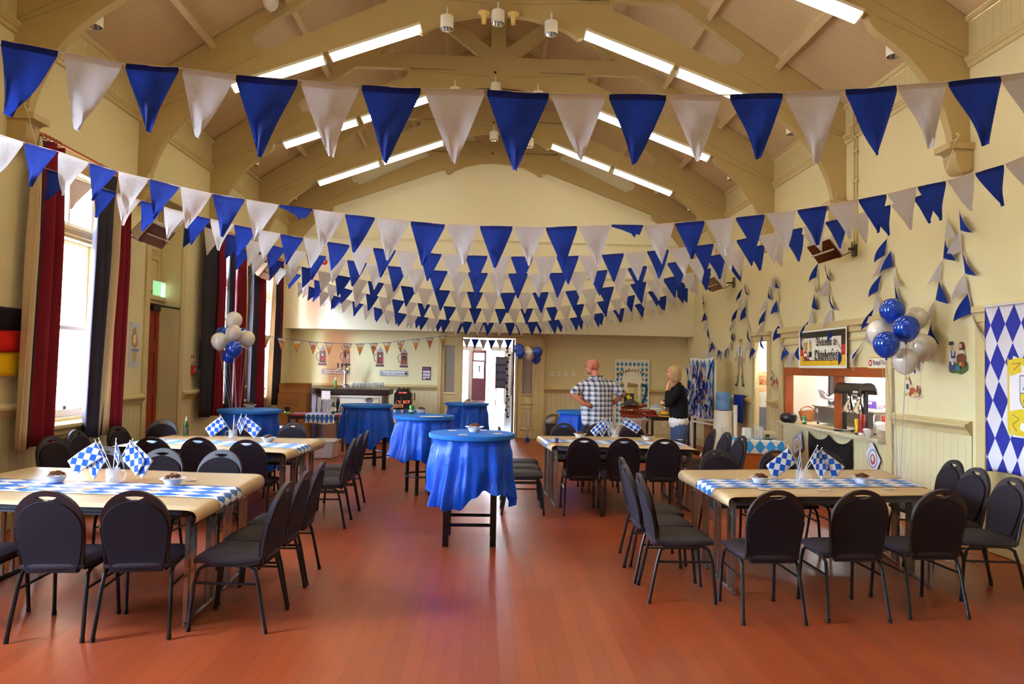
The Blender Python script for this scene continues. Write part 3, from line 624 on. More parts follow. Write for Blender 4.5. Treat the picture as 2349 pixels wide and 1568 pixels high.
# ------------------------------------------------------------------ on the tables: mugs, little flags, pretzel bowls, coasters
GL = clear('mug_glass', '#eef3f6', .17, .05); ZZ = ZT + .0075
def mug(px, py, hs, nm, r=.05, h=.122, Z=ZZ):
    p = at(px, py, Z=Z); t = thing('glass_mug', 'clear glass beer mug holding little flags on the %s table' % nm, 'mug', p, 0, 'glass mugs with flags')
    b = MB(); b.lathe([(0, 0), (r, 0), (r * 1.03, h * .3), (r, h), (r - .005, h), (r - .008, .016), (0, .014)], 20, cap=False); b.build('body', GL, t)
    b = MB(); b.tube([(hs * r, 0, h * .85), (hs * (r + .03), 0, h * .84), (hs * (r + .045), 0, h * .6), (hs * (r + .038), 0, h * .32), (hs * r, 0, h * .16)], .007, 8); b.build('handle', GL, t); return p
def hand_flag(p, tip, out, wpx, lab, k, cloth_mat=None):
    "stick stands in the mug at p; tip and the outward direction of the cloth are given in pixels on the plane through the mug"
    Y = p.y + (k - 2) * .013; T = at(*tip, Y=Y); dv = Vector((p.x - T.x, 0, 0)); B = Vector((p.x + max(-.034, min(.034, dv.x * .32)), p.y + (k - 2) * .008, p.z + .022)); O = at(tip[0] + out[0], tip[1] + out[1], Y=Y) - T; d = (B - T).normalized()
    t = thing('hand_flag', lab, 'flag', B, 0, 'little lozenge flags in the mugs')
    s = MB(); s.tube([T - B - d * .012, Vector()], .0028, 6); s.ball(T - B - d * .012, .005, 8); s.build('stick', M['white'], t)
    w = wpx / F * Y; n = O.cross(d).normalized(); 
    if n.y > 0: n = -n
    c = MB(); nlu, nlv = 3.6, 2.1
    c.grid(lambda u, v: T - B + O * u + d * (w * v + .006) + Vector((0, 0, -.02 * u * u)) + n * (.012 * sin(5 * u + k) * u), 12, 6, uvf=lambda u, v: (u * nlu + v * nlv + 20, u * nlu - v * nlv + 20))
    o = c.build('cloth', FLG, t); so = o.modifiers.new('thickness', 'SOLIDIFY'); so.thickness = .0008
FLAGS = {'front left': ((258, 1110), 1, [((219, 1011), (-67, 38), 38, 'leaning farthest left'), ((228, 1008), (-32, 44), 45, 'second from the left'), ((266, 1009), (9, 22), 36, 'standing almost upright'), ((297, 1013), (38, 34), 40, 'partly behind the one on the right'), ((303, 1010), (50, 38), 46, 'leaning farthest right')]),
         'rear left': ((534, 1008), -1, [((506, 953), (-37, 25), 26, 'leaning left'), ((537, 954), (3, 14), 24, 'standing upright'), ((553, 951), (9, 19), 24, 'second from the right'), ((564, 953), (38, 25), 27, 'leaning farthest right')]),
         'rear right': ((1410, 1004), -1, [((1382, 960), (-28, 24), 17, 'leaning farthest left'), ((1388, 961), (-16, 24), 17, 'second from the left'), ((1398, 958), (-6, 22), 17, 'third from the left'), ((1425, 960), (-8, 20), 17, 'just right of the middle'), ((1436, 957), (36, 19), 18, 'leaning farthest right')]),
         'front right': ((1840, 1110), 1, [((1808, 1024), (-50, 36), 40, 'leaning left'), ((1835, 1031), (-7, 30), 34, 'standing upright and edge-on'), ((1874, 1024), (26, 40), 34, 'second from the right'), ((1884, 1029), (53, 34), 38, 'leaning farthest right')])}
for nm, (pp, hs, fl) in FLAGS.items():
    p = mug(*pp, hs, nm)
    for k, (tip, out, wp, w) in enumerate(fl): hand_flag(p, tip, out, wp, 'little lozenge flag %s in the %s mug' % (w, nm), k)
BOWL = P('#eceaea', .3, var=.02); PRZ = P('#6d3a1b', .5, var=.3, scale=60)
def make_bowl():
    t = thing('snack_bowl', '', 'bowl'); b = MB(); b.lathe([(0, 0), (.045, 0), (.05, .004), (.07, .042), (.092, .05), (.093, .053), (.068, .05), (.045, .012), (0, .01)], 24, cap=False); b.build('body', BOWL, t); return t
def pretzel_mesh():
    b = MB(); rnd = random.Random(3)
    for i in range(34):
        a = rnd.uniform(0, 2 * pi); r = .044 * sqrt(rnd.random()); c = Vector((r * cos(a), r * sin(a), .056 + .022 * (1 - (r / .055) ** 2) * rnd.uniform(.4, 1)))
        R = Euler((rnd.uniform(-.7, .7), rnd.uniform(-.7, .7), rnd.uniform(0, 6))).to_matrix()
        b.tube([c + R @ Vector((.013 * sin(2 * q) * 1.2, .013 * cos(q) * 1.1, .004 * sin(3 * q))) for q in [2 * pi * j / 10 for j in range(10)]], .0033, 5, closed=True)
    return b.mesh('pretzels', PRZ)
BW = make_bowl(); PM = pretzel_mesh(); fb = [1]
def bowl(px, py, where, Z=ZZ, full=True):
    p = at(px, py, Z=Z); lab = 'small white rimmed bowl of pretzels ' + where
    if fb[0]: BW.location = p; BW['label'] = lab; BW['group'] = 'white snack bowls'; fb[0] = 0
    else: dup(BW, p, random.uniform(0, 6), lab, 'white snack bowls')
    if full: o = obj('pretzels', PM, None, p, (0, 0, random.uniform(0, 6))); tag(o, 'brown pretzels heaped in the white bowl ' + where, 'pretzels', 'pretzels in bowls', 'stuff')
for px, py, w in ((129, 1105, 'left of the flags on the front left table'), (396, 1112, 'right of the flags on the front left table'), (615, 1013, 'right of the flags on the rear left table'), (1330, 1003, 'left of the flags on the rear right table'),
                  (1486, 1009, 'right of the flags on the rear right table'), (1744, 1108, 'left of the flags on the front right table'), (1977, 1108, 'right of the flags on the front right table')): bowl(px, py, w)
CO = MB(); CO.prism([[(.047 * cos(pi / 3 * i), .047 * sin(pi / 3 * i)) for i in range(6)]], 0, .002, lambda u, v, w: (u, v, w)); CO.prism([ell(0, 0, .03, .03, 14)], .002, .0024, lambda u, v, w: (u, v, w), mi=1); CO = CO.mesh('coaster', [P('#e4dcd0', .6), P('#c8a875', .6, var=.3, scale=40)])
def coaster(px, py, w, Z=ZZ): tag(obj('coaster', CO, None, at(px, py, Z=Z), (0, 0, random.uniform(0, 3))), 'printed cardboard coaster ' + w, 'coaster', 'cardboard coasters')
for a in ((48, 1117, 'in front of the left bowl, front left table'), (196, 1121, 'left of the mug at the runner edge, front left table'), (352, 1125, 'near the runner edge below the right bowl, front left table'), (437, 1100, 'beside the right bowl, front left table'),
          (1700, 1099, 'left of the left bowl, front right table'), (1752, 1121, 'in front of the left bowl, front right table'), (1890, 1122, 'in front of the mug, front right table'), (2043, 1120, 'right of the right bowl, front right table'), (1560, 1008, 'beyond the right bowl, rear right table')): coaster(*a)
def bottle(name, lab, cat, p, r, h, gcol, lcol, neck='#dfe3e0', grp=None, capc='#d9d9d2'):
    t = thing(name, lab, cat, p, 0, grp); g_ = P(gcol, .08, coat=.5) if isinstance(gcol, str) else gcol
    b = MB(); b.lathe([(0, 0), (r, 0), (r, h * .55), (r * .85, h * .63), (r * .42, h * .76), (r * .36, h * .97), (0, h * .97)], 18, cap=False); b.build('body', g_, t)
    b = MB(); b.lathe([(r * 1.02, h * .16), (r * 1.02, h * .44)], 18, cap=False); b.build('label', P(lcol, .5), t)
    b = MB(); b.lathe([(r * .44, h * .78), (r * .39, h * .93)], 14, cap=False); b.build('neck_foil', P(neck, .3), t)
    b = MB(); b.lathe([(r * .42, h * .955), (r * .42, h), (0, h)], 14); b.build('cap', P(capc, .3), t); return t
bottle('beer_bottle', 'green beer bottle with silver neck on the rear left table', 'bottle', at(426, 998, Z=ZZ - .004), .03, .235, '#1d5a1c', '#49564a')
p = at(1277, 1014, Z=ZZ); t = thing('ribbon_spool', 'reel of dark blue ribbon on the rear right table', 'reel', p)
b = MB(); b.lathe([(.03, 0), (.03, .004), (.022, .004), (.022, .05), (.03, .05), (.03, .054), (0, .054)], 18); b.build('reel', P('#11206a', .4), t)
t = thing('scissors', 'orange handled scissors beside the ribbon reel', 'scissors', at(1281, 1020, Z=ZZ), .4)
for s in (-1, 1):
    b = MB(); b.tube([(.02 * cos(a) - .03, s * .017 + .014 * sin(a), .006) for a in [2 * pi * i / 10 for i in range(10)]], .005, 6, closed=True); b.build('handle', P('#e8601a', .4), t)
    b = MB(); b.tube([(-.01, s * .01, .006), (.03, -s * .001, .006), (.1, -s * .003, .006)], [.004, .005, .001], 4); b.build('blade', M['steel'], t)
# ------------------------------------------------------------------ tall round tables with blue covers
BTOP = fabric('blue_stretch_cover', '#1c66bb', .7, 90, .12); 
t = NT('blue_plastic_skirt'); c = lin('#0a5eea'); n = t.noise(t.coord(), 5, 4); col = t.mix(n, [x * .75 for x in c[:3]] + [1], [x * 1.1 for x in c[:3]] + [1]); t.set(col, .32, spec=.5); t.bump(t.noise(t.coord(), 11, 5, .65), .55, .03)
tr = t.add('ShaderNodeBsdfTranslucent'); t.link(col, tr.inputs[0]); mx = t.add('ShaderNodeMixShader'); mx.inputs[0].default_value = .3; t.link(t.b.outputs[0], mx.inputs[1]); t.link(tr.outputs[0], mx.inputs[2]); t.link(mx.outputs[0], t.out.inputs[0]); BSK = t.m
BLK = P('#120f12', .35)
def bar_table(x, y, r, zt, zb, lab, legs='square', rot=0, seed=1, flare=.05, half=.235):
    w = 'tall table ' + lab; t = thing('bar_table', 'black legged ' + w, 'table', (x, y, 0), rot, 'tall round bar tables')
    b = MB(); b.lathe([(0, zt - .045), (r - .012, zt - .045), (r - .005, zt - .03), (r - .012, zt - .006), (0, zt - .006)], 40, cap=False); b.build('tabletop', TTOP, t)
    sp = [(a, c) for a in (-1, 1) for c in (-1, 1)] if legs == 'square' else [(cos(q) * 1.2, sin(q) * 1.2) for q in (radians(80), radians(165), radians(255), radians(300))]
    for a, c in sp:
        l = MB(); 
        if legs == 'square': l.bb((a * half - .028, c * half - .028, 0), (a * half + .028, c * half + .028, zt - .045))
        else: l.tube([(a * half, c * half, 0), (a * half * .98, c * half * .98, zt - .045)], .024, 10)
        l.build('leg', BLK, t, bevel=.004)
    if legs == 'square':
        for a in (-1, 1):
            for pq in (((-half, a * half, .2), (half, a * half, .2)), ((a * half, -half, .27), (a * half, half, .27))):
                s = MB(); s.tube(pq, .016, 4); s.build('stretcher', BLK, t)
    else:
        s = MB(); s.tube([(half * 1.27 * cos(q), half * 1.27 * sin(q), .24) for q in [2 * pi * i / 32 for i in range(32)]], .013, 8, closed=True); s.build('foot_ring', BLK, t)
    rnd = random.Random(seed); ph = [rnd.uniform(0, 6) for _ in range(6)]
    k = thing('table_skirt_cover', 'blue plastic skirt on the ' + w, 'table cover', (x, y, 0), rot, 'blue skirts on the bar tables')
    c = MB(); c.lathe([(0, zt + .003), (r * .5, zt + .002), (r - .004, zt), (r + .004, zt - .012), (r + .002, zt - .04), (r - .03, zt - .052)], 56, cap=False); c.build('cover_top', BTOP, k)
    def fn(u, v):
        a = 2 * pi * u; zend = zb + .055 * sin(2 * a + ph[0]) + .045 * sin(3 * a + ph[1]) + .03 * sin(7 * a + ph[2]) + .012 * sin(19 * a); z = (zt - .045) + (zend - zt + .045) * v
        fold = sin(11 * a + ph[3] + .8 * sin(3 * a)) * .5 + sin(17 * a + ph[4] + 2 * v) * .32 + sin(29 * a + ph[5]) * .12
        R = r - .035 - .012 * sin(pi * min(1, v * 5)) + flare * v * (1 + .5 * sin(2 * a + ph[2])) + (.008 + .05 * v ** .8) * fold + .012 * sin(9 * v + 3 * a) * v
        return (R * cos(a), R * sin(a), z)
    s = MB(); s.grid(fn, 168, 20); o = s.build('skirt', BSK, k); return t
bar_table(-.125, 6.92, .42, 1.052, .44, 'nearest in the middle of the floor', seed=5, flare=.055, half=.225)
bar_table(-.82, 9.5, .41, 1.035, .5, 'with a foot ring, second back', 'ring', seed=9, flare=.07, half=.19)
bar_table(-1.95, 11.62, .42, 1.05, .47, 'in front of the bar', seed=12, flare=.06, half=.23, rot=.5)
bar_table(-.34, 13.1, .41, 1.03, .35, 'in front of the open doorway', seed=15, flare=.06)
bar_table(-3.3, 9.95, .43, 1.045, .2, 'beside the left wall balloons', seed=18, flare=.03)
bar_table(1.62, 11.75, .41, 1.0, .3, 'beside the man', seed=21, flare=.05)
for px, py, w, z in ((1088, 990, 'on the nearest bar table', 1.057), (966, 947, 'on the second bar table', 1.04), (847, 923, 'on the bar table by the bar', 1.055), (1073, 926, 'on the bar table at the doorway', 1.035), (573, 936, 'on the bar table by the left balloons', 1.05)): bowl(px, py, w, z)
for px, py, w in ((1038, 987, 'left of the bowl'), (1062, 997, 'in front of the bowl'), (1142, 994, 'right of the bowl at the front'), (1108, 986, 'right of the bowl at the back')): coaster(px, py, w + ' on the nearest bar table', 1.057)
for px, py, w in ((1085, 924, 'front'), (1100, 922, 'right')): coaster(px, py, w + ' of the bar table at the doorway', 1.035)
def can(lab, p, col, r=.033, h=.12):
    t = thing('drink_can', lab, 'can', p); b = MB(); b.lathe([(r * .8, 0), (r, .012), (r, h - .015), (r * .82, h - .002)], 18); b.build('body', P(col, .2, .6), t)
    b = MB(); b.lathe([(r * .84, h - .004), (r * .84, h), (r * .7, h - .003), (0, h - .003)], 18); b.build('lid', M['steel'], t); b = MB(); b.lathe([(r * 1.01, h * .25), (r * 1.01, h * .5)], 18, cap=False); b.build('label_band', P('#b7c7c0', .3, .5), t)
can('green drink can on the second bar table', at(944, 949, Z=1.04), '#2f8f3a')
t = thing('menu_leaflet', 'white folded leaflet lying on the second bar table', 'leaflet', at(985, 955, Z=1.0405), .1)
b = MB(); b.bb((-.13, -.06, 0), (.13, .06, .003)); b.bb((-.02, -.05, .0035), (.18, .04, .006)); b.build('sheet', P('#d9d3c9', .6), t)
# ------------------------------------------------------------------ bunting across the hall
BCL = fabric('blue_bunting_cotton', '#203794', .9, 160, .2, .4, .14); WCL = fabric('white_bunting_cotton', '#cbc6c8', .9, 160, .08, .4, .14)
BHM = fabric('blue_bunting_hem', '#1a2470', .9, 160, .2, .1); WHM = fabric('white_bunting_hem', '#cfc4bf', .9, 160, .08, .15)
CORD = P('#2a2c58', .7); CORDW = P('#d8d2cc', .7)
def pennant_mesh(blue, seed, fine):
    rnd = random.Random(seed); b = MB(); sk, dy, ph, tw = rnd.uniform(-.1, .1), rnd.uniform(-.16, .16), rnd.uniform(0, 6), rnd.uniform(.03, .075); hh = rnd.uniform(1.2, 1.3); curl = rnd.choice((0, 0, .22, -.22))
    nv, nu = (54, 8) if fine else (14, 5)
    def fn(u, v):
        q = max(0, (v - .08) / .92); wd = .96 * (1 - q) + tw * q; zig = (.006 if (round(v * nv) % 2) else -.006) if fine and v > .1 and u in (0, 1) else 0
        x = .5 + (u - .5) * (wd + 2 * zig) + sk * q * q; y = .05 * sin(5 * u + 4 * v + ph) * (.25 + v) + dy * q * q + .02 * sin(11 * u - 7 * v + ph) * v + curl * max(0, q - .75) ** 1.5 * (u - .2)
        return (x, y, -hh * v)
    for a, c, mi in ((0, .085, 1), (.085, 1, 0)):
        k = max(1, round((c - a) * nv)); b.grid(lambda u, v: fn(u, round((a + (c - a) * v) * 1e6) / 1e6), nu, k, mi)
    return b.mesh('pennant', [BCL, BHM] if blue else [WCL, WHM])
def flipped_mesh(seed):
    b = MB(); pts = [(0, 0, 0), (1, 0, 0), (.93, -.06, -.2), (.86, -.12, -.33), (.76, -.12, -.3), (.7, -.13, -.42), (.6, -.1, -.28), (.3, -.08, -.16), (.05, -.03, -.08)]
    b.add(pts, [(0, 1, 2, 3, 4, 5, 6, 7, 8)], 0); b.add([(0, .01, .02), (1, .01, .02), (1, -.02, -.07), (0, -.02, -.07)], [(0, 1, 2, 3)], 1); return b.mesh('pennant', [BCL, BHM])
PEN = {(bl, f): [pennant_mesh(bl, 10 * k + bl, f) for k in range(7 if f else 6)] for bl in (0, 1) for f in (0, 1)}; FLIP = flipped_mesh(1)
def hang(t, o, p0, p1, blue, fine, rnd, flip=False):
    d = p1 - p0; w = d.length; pen = FLIP if flip else rnd.choice(PEN[(int(blue), int(fine))])
    c = obj('pennant', pen, t, p0 - o, (0, -atan2(d.z, hypot(d.x, d.y)), atan2(d.y, d.x)), scale=(w, w, w)); c['label'] = 'blue pennant' if blue else 'white pennant'
def interp(pts, x):
    for (a, b_), (c, d) in zip(pts, pts[1:]):
        if x <= c or (c, d) == pts[-1]: return b_ + (d - b_) * (x - a) / (c - a)
def bunting(lab, Y, pts, pens, fine, seed):
    rnd = random.Random(seed); W3 = lambda x: at(x, interp(pts, x), Y=Y); o = W3(1120)
    t = thing('bunting', lab, 'bunting', o, 0, 'bunting strings across the hall')
    c = MB(); c.tube([W3(x) - o + Vector((0, .004, 0)) for x in range(int(pts[0][0]), int(pts[-1][0]) + 1, 20)], .0028, 6); c.build('cord', CORDW, t)
    for e in pens: hang(t, o, W3(e[0]), W3(e[1]), e[2] == 'B', fine, rnd, len(e) > 3)
ys1 = [(-260, 45), (-140, 66), (0, 90), (137, 118), (280, 145), (412, 155), (540, 172), (685, 183), (828, 195), (967, 202), (1113, 206), (1260, 214), (1390, 215), (1530, 217), (1660, 217), (1797, 212), (1930, 206), (2057, 196), (2172, 187), (2300, 173), (2430, 155), (2600, 128)]
p1 = [(-150, -8, 'W'), (0, 137, 'B'), (145, 282, 'W'), (287, 413, 'B'), (416, 540, 'W'), (540, 686, 'B'), (690, 828, 'W'), (828, 968, 'B'), (972, 1114, 'W'), (1115, 1262, 'B'), (1264, 1391, 'W'), (1395, 1531, 'B'), (1533, 1657, 'W'), (1672, 1798, 'B'), (1800, 1931, 'W'), (1936, 2058, 'B'), (2058, 2173, 'W'), (2173, 2300, 'B'), (2293, 2425, 'W')]
bunting('bunting string nearest the viewer, largest blue and white pennants across the top', 2.7, ys1, p1, True, 1)
ys2 = [(-140, 290), (0, 309), (60, 328), (133, 347), (205, 373), (270, 393), (342, 410), (413, 428), (487, 444), (563, 457), (640, 470), (717, 480), (790, 490), (862, 499), (938, 507), (1023, 514), (1098, 517), (1177, 519), (1250, 521), (1326, 518), (1402, 516), (1476, 517), (1547, 511), (1618, 506), (1685, 499), (1755, 491), (1825, 482), (1898, 471), (1967, 457), (2034, 445), (2102, 428), (2170, 415), (2235, 397), (2303, 377), (2349, 358), (2480, 315)]
xs2 = [-24, 56, 133, 205, 270, 342, 413, 487, 564, 640, 717, 790, 862, 940, 1023, 1099, 1178, 1250, 1326, 1402, 1476, 1547, 1618, 1686, 1756, 1827, 1899, 1967, 2035, 2103, 2171, 2235, 2304, 2375]
p2 = [(a + 1, c - 1, 'WB'[i % 2]) + (('f',) if a in (640, 1402) else ()) for i, (a, c) in enumerate(zip(xs2, xs2[1:]))]
bunting('second bunting string from the viewer, two of its blue pennants folded up', 4.7, ys2, p2, True, 2)
def wall_to_wall(lab, Y, zc, ze, pitch, xb, seed):
    rnd = random.Random(seed); xm = XC - .05; z = lambda x: zc + (ze - zc) * (abs(x - xm) / 4.83) ** 2.05
    t = thing('bunting', lab, 'bunting', (0, Y, zc), 0, 'bunting strings across the hall'); o = Vector((0, Y, zc)); V = lambda x: Vector((x, Y, z(x)))
    c = MB(); a_, b_ = XL + .34, XR - .34; hk = min((y_ - .1 for y_ in TY), key=lambda q: abs(q - Y)); hk = hk if abs(hk - Y) < .2 else None; e0, e1 = (Vector((XL + .2, hk, 4.15)), Vector((XR - .2, hk, 4.15))) if hk else (Vector((XL + .01, Y, 4.2)), Vector((XR - .01, Y, 4.2))); c.tube([e0 - o] + [V(a_ + (b_ - a_) * i / 40) - o + Vector((0, .004, 0)) for i in range(41)] + [e1 - o], .003, 5); c.build('cord', CORDW, t)
    k = int((XL - xb) / pitch); x = xb + k * pitch; x0 = x
    while x < XL + .36: x += pitch; k += 1
    while x + pitch < XR - .3: hang(t, o, V(x), V(x + pitch), k % 2 == 0, False, rnd); x += pitch; k += 1
for i, (Y, zc, ze, pitch, px, w) in enumerate(((6.93, 2.81, 3.72, .228, 1061, 'third'), (9.40, 2.975, 3.80, .271, 1161, 'fourth'), (11.82, 2.97, 3.82, .279, 1067, 'fifth'), (14.27, 2.90, 3.85, .263, 1073, 'sixth'), (15.6, 2.70, 3.75, .243, 1106, 'seventh'), (16.3, 2.745, 3.75, .235, 1040, 'farthest'))):
    wall_to_wall('%s bunting string %s, blue and white pennants from wall to wall' % (w, 'from the viewer' if w != 'farthest' else 'just before the end wall'), Y, zc, ze, pitch, (px - 1115) / F * Y, 20 + i)
# swags of bunting pinned up the right wall
def drape(lab, poly, seed, n=None):
    rnd = random.Random(seed); X = XR - .035; pts = [at(1580 + x / 3.054, 400 + y / 3.054, X=X) for x, y in poly]; o = pts[len(pts) // 2]
    t = thing('wall_bunting', lab, 'bunting', o, 0, 'bunting swags on the right wall'); c = MB(); c.tube([p - o for p in pts], .0025, 5); c.build('cord', CORDW, t)
    seg = [(b_ - a).length for a, b_ in zip(pts, pts[1:])]; tot = sum(seg); pitch = .225
    def P_(s):
        for (a, b_), l in zip(zip(pts, pts[1:]), seg):
            if s <= l: return a.lerp(b_, s / l)
            s -= l
        return pts[-1].copy()
    s = .02; k = 0
    while s + pitch <= tot:
        a, b_ = P_(s), P_(s + pitch * .93); d = (b_ - a).normalized(); steep = abs(d.z); sgn = rnd.choice((-1, 1)); h = .26
        side = Vector((0, sgn, 0)); tip = (a + b_) / 2 + Vector((-.03, 0, -h * (1.02 - .35 * steep))) + side * h * (.85 * steep + .04); mb = MB(); ph = rnd.uniform(0, 6)
        mb.grid(lambda u, v: a.lerp(b_, u) * (1 - .95 * v) + ((a + b_) / 2 * .0 + tip) * .95 * v + Vector((-.025 * sin(pi * v) * (1 + .6 * sin(4 * u + ph)), .008 * sin(6 * v + ph), 0)) - o, 4, 8)
        q = mb.build('pennant', BCL if k % 2 == 0 else WCL, t); q['label'] = 'blue pennant' if k % 2 == 0 else 'white pennant'; s += pitch; k += 1
drape('bunting swag on right wall farthest back, above the easel', [(98, 830), (112, 960), (140, 1120), (180, 1205), (240, 1250), (285, 1200), (325, 1020), (365, 830), (392, 740)], 1)
drape('bunting swag on right wall around the lederhosen figure and doorway', [(397, 750), (402, 1000), (422, 1170), (462, 1245), (490, 1222), (518, 1100), (545, 900), (560, 790), (597, 690)], 2)
drape('bunting swag on right wall left of the welcome banner', [(603, 690), (622, 950), (650, 1175), (700, 1252), (750, 1242), (800, 1150), (850, 990), (880, 840), (908, 610)], 3)
drape('bunting swag on right wall over the welcome banner', [(955, 620), (980, 790), (1010, 1040), (1060, 1180), (1110, 1262), (1165, 1262), (1215, 1200), (1270, 1030), (1330, 800), (1370, 570), (1405, 330)], 4)
drape('bunting swag on right wall behind the blue and white balloons', [(1412, 520), (1435, 700), (1450, 900), (1475, 1100), (1520, 1230), (1610, 1280), (1690, 1080), (1740, 830), (1780, 600), (1815, 260)], 5)
drape('bunting swag on right wall reaching the big lozenge flag', [(1893, 240), (1912, 530), (1940, 740), (1975, 920), (2015, 1060), (2060, 1160), (2110, 1230)], 6)
# string of little beer pennants by the bar
def beer_string():
    xs = [592, 610, 647, 681, 719, 755, 797, 826, 857, 888, 919, 954, 986, 1016, 1034]; yt = [766, 769, 775, 780, 784, 786, 788, 788, 787, 785, 782, 778, 774, 770, 765]
    Yx = lambda x: 14.45 + (16.93 - 14.45) * (x - 592) / (1034 - 592); pts = [at(x, y, Y=Yx(x)) for x, y in zip(xs, yt)]; o = pts[6]
    t = thing('beer_pennant_string', 'string of small printed beer and pretzel pennants by the bar', 'bunting', o); c = MB(); c.tube([p - o for p in pts], .004, 5); c.build('cord', P('#2b4aa0', .6), t)
    rz = atan2(16.93 - 14.45, pts[-1].x - pts[0].x)
    def art(kind):
        a = Art(); a.shape([(-.1, 0), (.1, 0), (0, -.27)], '#2c63b8'); a.shape([(-.085, -.01), (.085, -.01), (.045, -.13), (-.045, -.13)], '#f0e8cf'); a.shape([(-.045, -.13), (.045, -.13), (0, -.245)], '#ee8a1c')
        if kind == 0:
            for s in (-1, 1): a.re(s * .026 - .022, -.13, s * .026 + .022, -.065, '#e8a428', s < 0); a.el(s * .026, -.062, .024, .014, '#f7f1e2', 12, s < 0)
        elif kind == 1: a.el(0, -.1, .048, .042, '#b5561e'); a.el(0, -.1, .03, .026, '#f0c98a'); a.line([(-.04, -.125), (.03, -.085)], .014, '#b5561e'); a.line([(.04, -.125), (-.03, -.085)], .014, '#b5561e')
        else: a.line([(-.06, -.05), (.02, -.12)], .022, '#a8451f'); a.line([(-.02, -.04), (.05, -.1)], .022, '#c0602e')
        return a
    seq = [0, 2, 0, 1, 0, 2, 0, 1, 0, 2, 0, 1, 0]
    for p, k in zip(pts[1:-1], seq): q = art(k).build('pennant', t, p - o, (0, 0, rz)); q['label'] = ('beer mug', 'pretzel', 'sausage')[k] + ' pennant'
beer_string()
# ------------------------------------------------------------------ curtains and rods on the left wall
CH_ = fabric('charcoal_curtain', '#3a353f', .8, 120, .2, .12); CBU = fabric('burgundy_curtain', '#7a1626', .8, 120, .2, .05); CCR = fabric('cream_curtain_lining', '#e3cdaa', .85, 120, .06, .15)
def curtain(lab, n, panels):
    t = thing('curtain', lab, 'curtain', (XL, n, 0), 0, 'striped curtains at the left windows')
    for k, (nm, mt, a0, a1, b0, b1, dx) in enumerate(panels):
        s = MB(); ph = k * 1.7 + n
        def fn(u, v):
            y = (a0 + (a1 - a0) * u) * (1 - v) + (b0 + (b1 - b0) * u) * v; w = (a1 - a0); f = max(3, w / .085)
            x = .15 + dx + (.02 + .03 * min(1, v * 3)) * sin(2 * pi * f * u * .5 + ph) + .012 * sin(9 * u + 3 * v + ph)
            return (x, y - n, 3.93 - 3.13 * v + .01 * sin(7 * u))
        s.grid(fn, 24, 16); o = s.build(nm, mt, t); so = o.modifiers.new('thickness', 'SOLIDIFY'); so.thickness = .004; o['label'] = nm.replace('_', ' ')
BG, CHA, CRM = ('burgundy_panel', CBU), ('charcoal_panel', CH_), ('cream_lining', CCR)
curtain('striped curtain on the near side of the large left window', 7.2, [(*CRM, 7.12, 7.17, 7.0, 7.14, .0), (*CHA, 7.16, 7.28, 7.1, 7.22, -.02), (*BG, 7.26, 7.5, 7.2, 7.5, .03)])
curtain('striped curtain on the far side of the large left window', 8.55, [(*CHA, 8.24, 8.7, 8.16, 8.48, 0), (*CRM, 8.68, 8.72, 8.42, 8.66, .02), (*BG, 8.7, 8.86, 8.64, 8.84, .05)])
curtain('striped curtain on the near side of the second left window', 11.8, [(*CHA, 11.42, 11.82, 11.42, 11.8, 0), (*BG, 11.8, 12.16, 11.78, 12.15, .03)])
curtain('striped curtain on the far side of the second left window', 12.9, [(*CHA, 12.42, 12.76, 12.42, 12.76, 0), (*BG, 12.74, 13.22, 12.74, 13.2, .03), (*CRM, 13.2, 13.32, 13.18, 13.34, 0)])
curtain('striped curtain on the near side of the third left window', 14.0, [(*CHA, 13.62, 14.05, 13.62, 14.05, 0), (*BG, 14.04, 14.44, 14.04, 14.46, .03)])
curtain('striped curtain on the far side of the third left window', 15.2, [(*CRM, 15.0, 15.1, 14.78, 15.15, 0), (*CHA, 15.08, 15.45, 15.13, 15.55, .02), (*BG, 15.44, 15.62, 15.54, 15.6, 0)])
for a, c, w in ((7.1, 8.98, 'large'), (11.38, 13.3, 'second'), (13.62, 15.75, 'third')):
    t = thing('curtain_rod', 'turned wooden curtain rod above the %s left window' % w, 'curtain rod', (XL + .15, (a + c) / 2, 3.98), 0, 'wooden curtain rods'); h = (c - a) / 2
    b = MB(); b.tube([(0, -h, 0), (0, h, 0)], .017, 10); b.build('pole', M['maple'], t)
    for s in (-1, 1):
        b = MB(); b.lathe([(.017, 0), (.032, s * .02), (.022, s * .04), (.03, s * .055), (.045, s * .09), (.04, s * .125), (.0, s * .145)], 14, (0, s * h, 0), axis='y'); b.build('finial', M['maple'], t)
        b = MB(); b.bb((-.15, s * (h - .1) - .02, -.03), (-.1, s * (h - .1) + .02, .06)); b.bb((-.12, s * (h - .1) - .012, -.02), (0, s * (h - .1) + .012, .0)); b.build('bracket', M['maple'], t)
    for k in range(10):
        y = -h + .1 + (.34 if k < 5 else 2 * h - .55) + (.06 * (k % 5) if k < 5 else .06 * (k % 5)) - (.3 if k < 5 else .0)
        b = MB(); b.tube([(.027 * cos(q), y, .027 * sin(q) - .008) for q in [2 * pi * i / 12 for i in range(12)]], .005, 6, closed=True); b.build('curtain_ring', M['maple'], t)
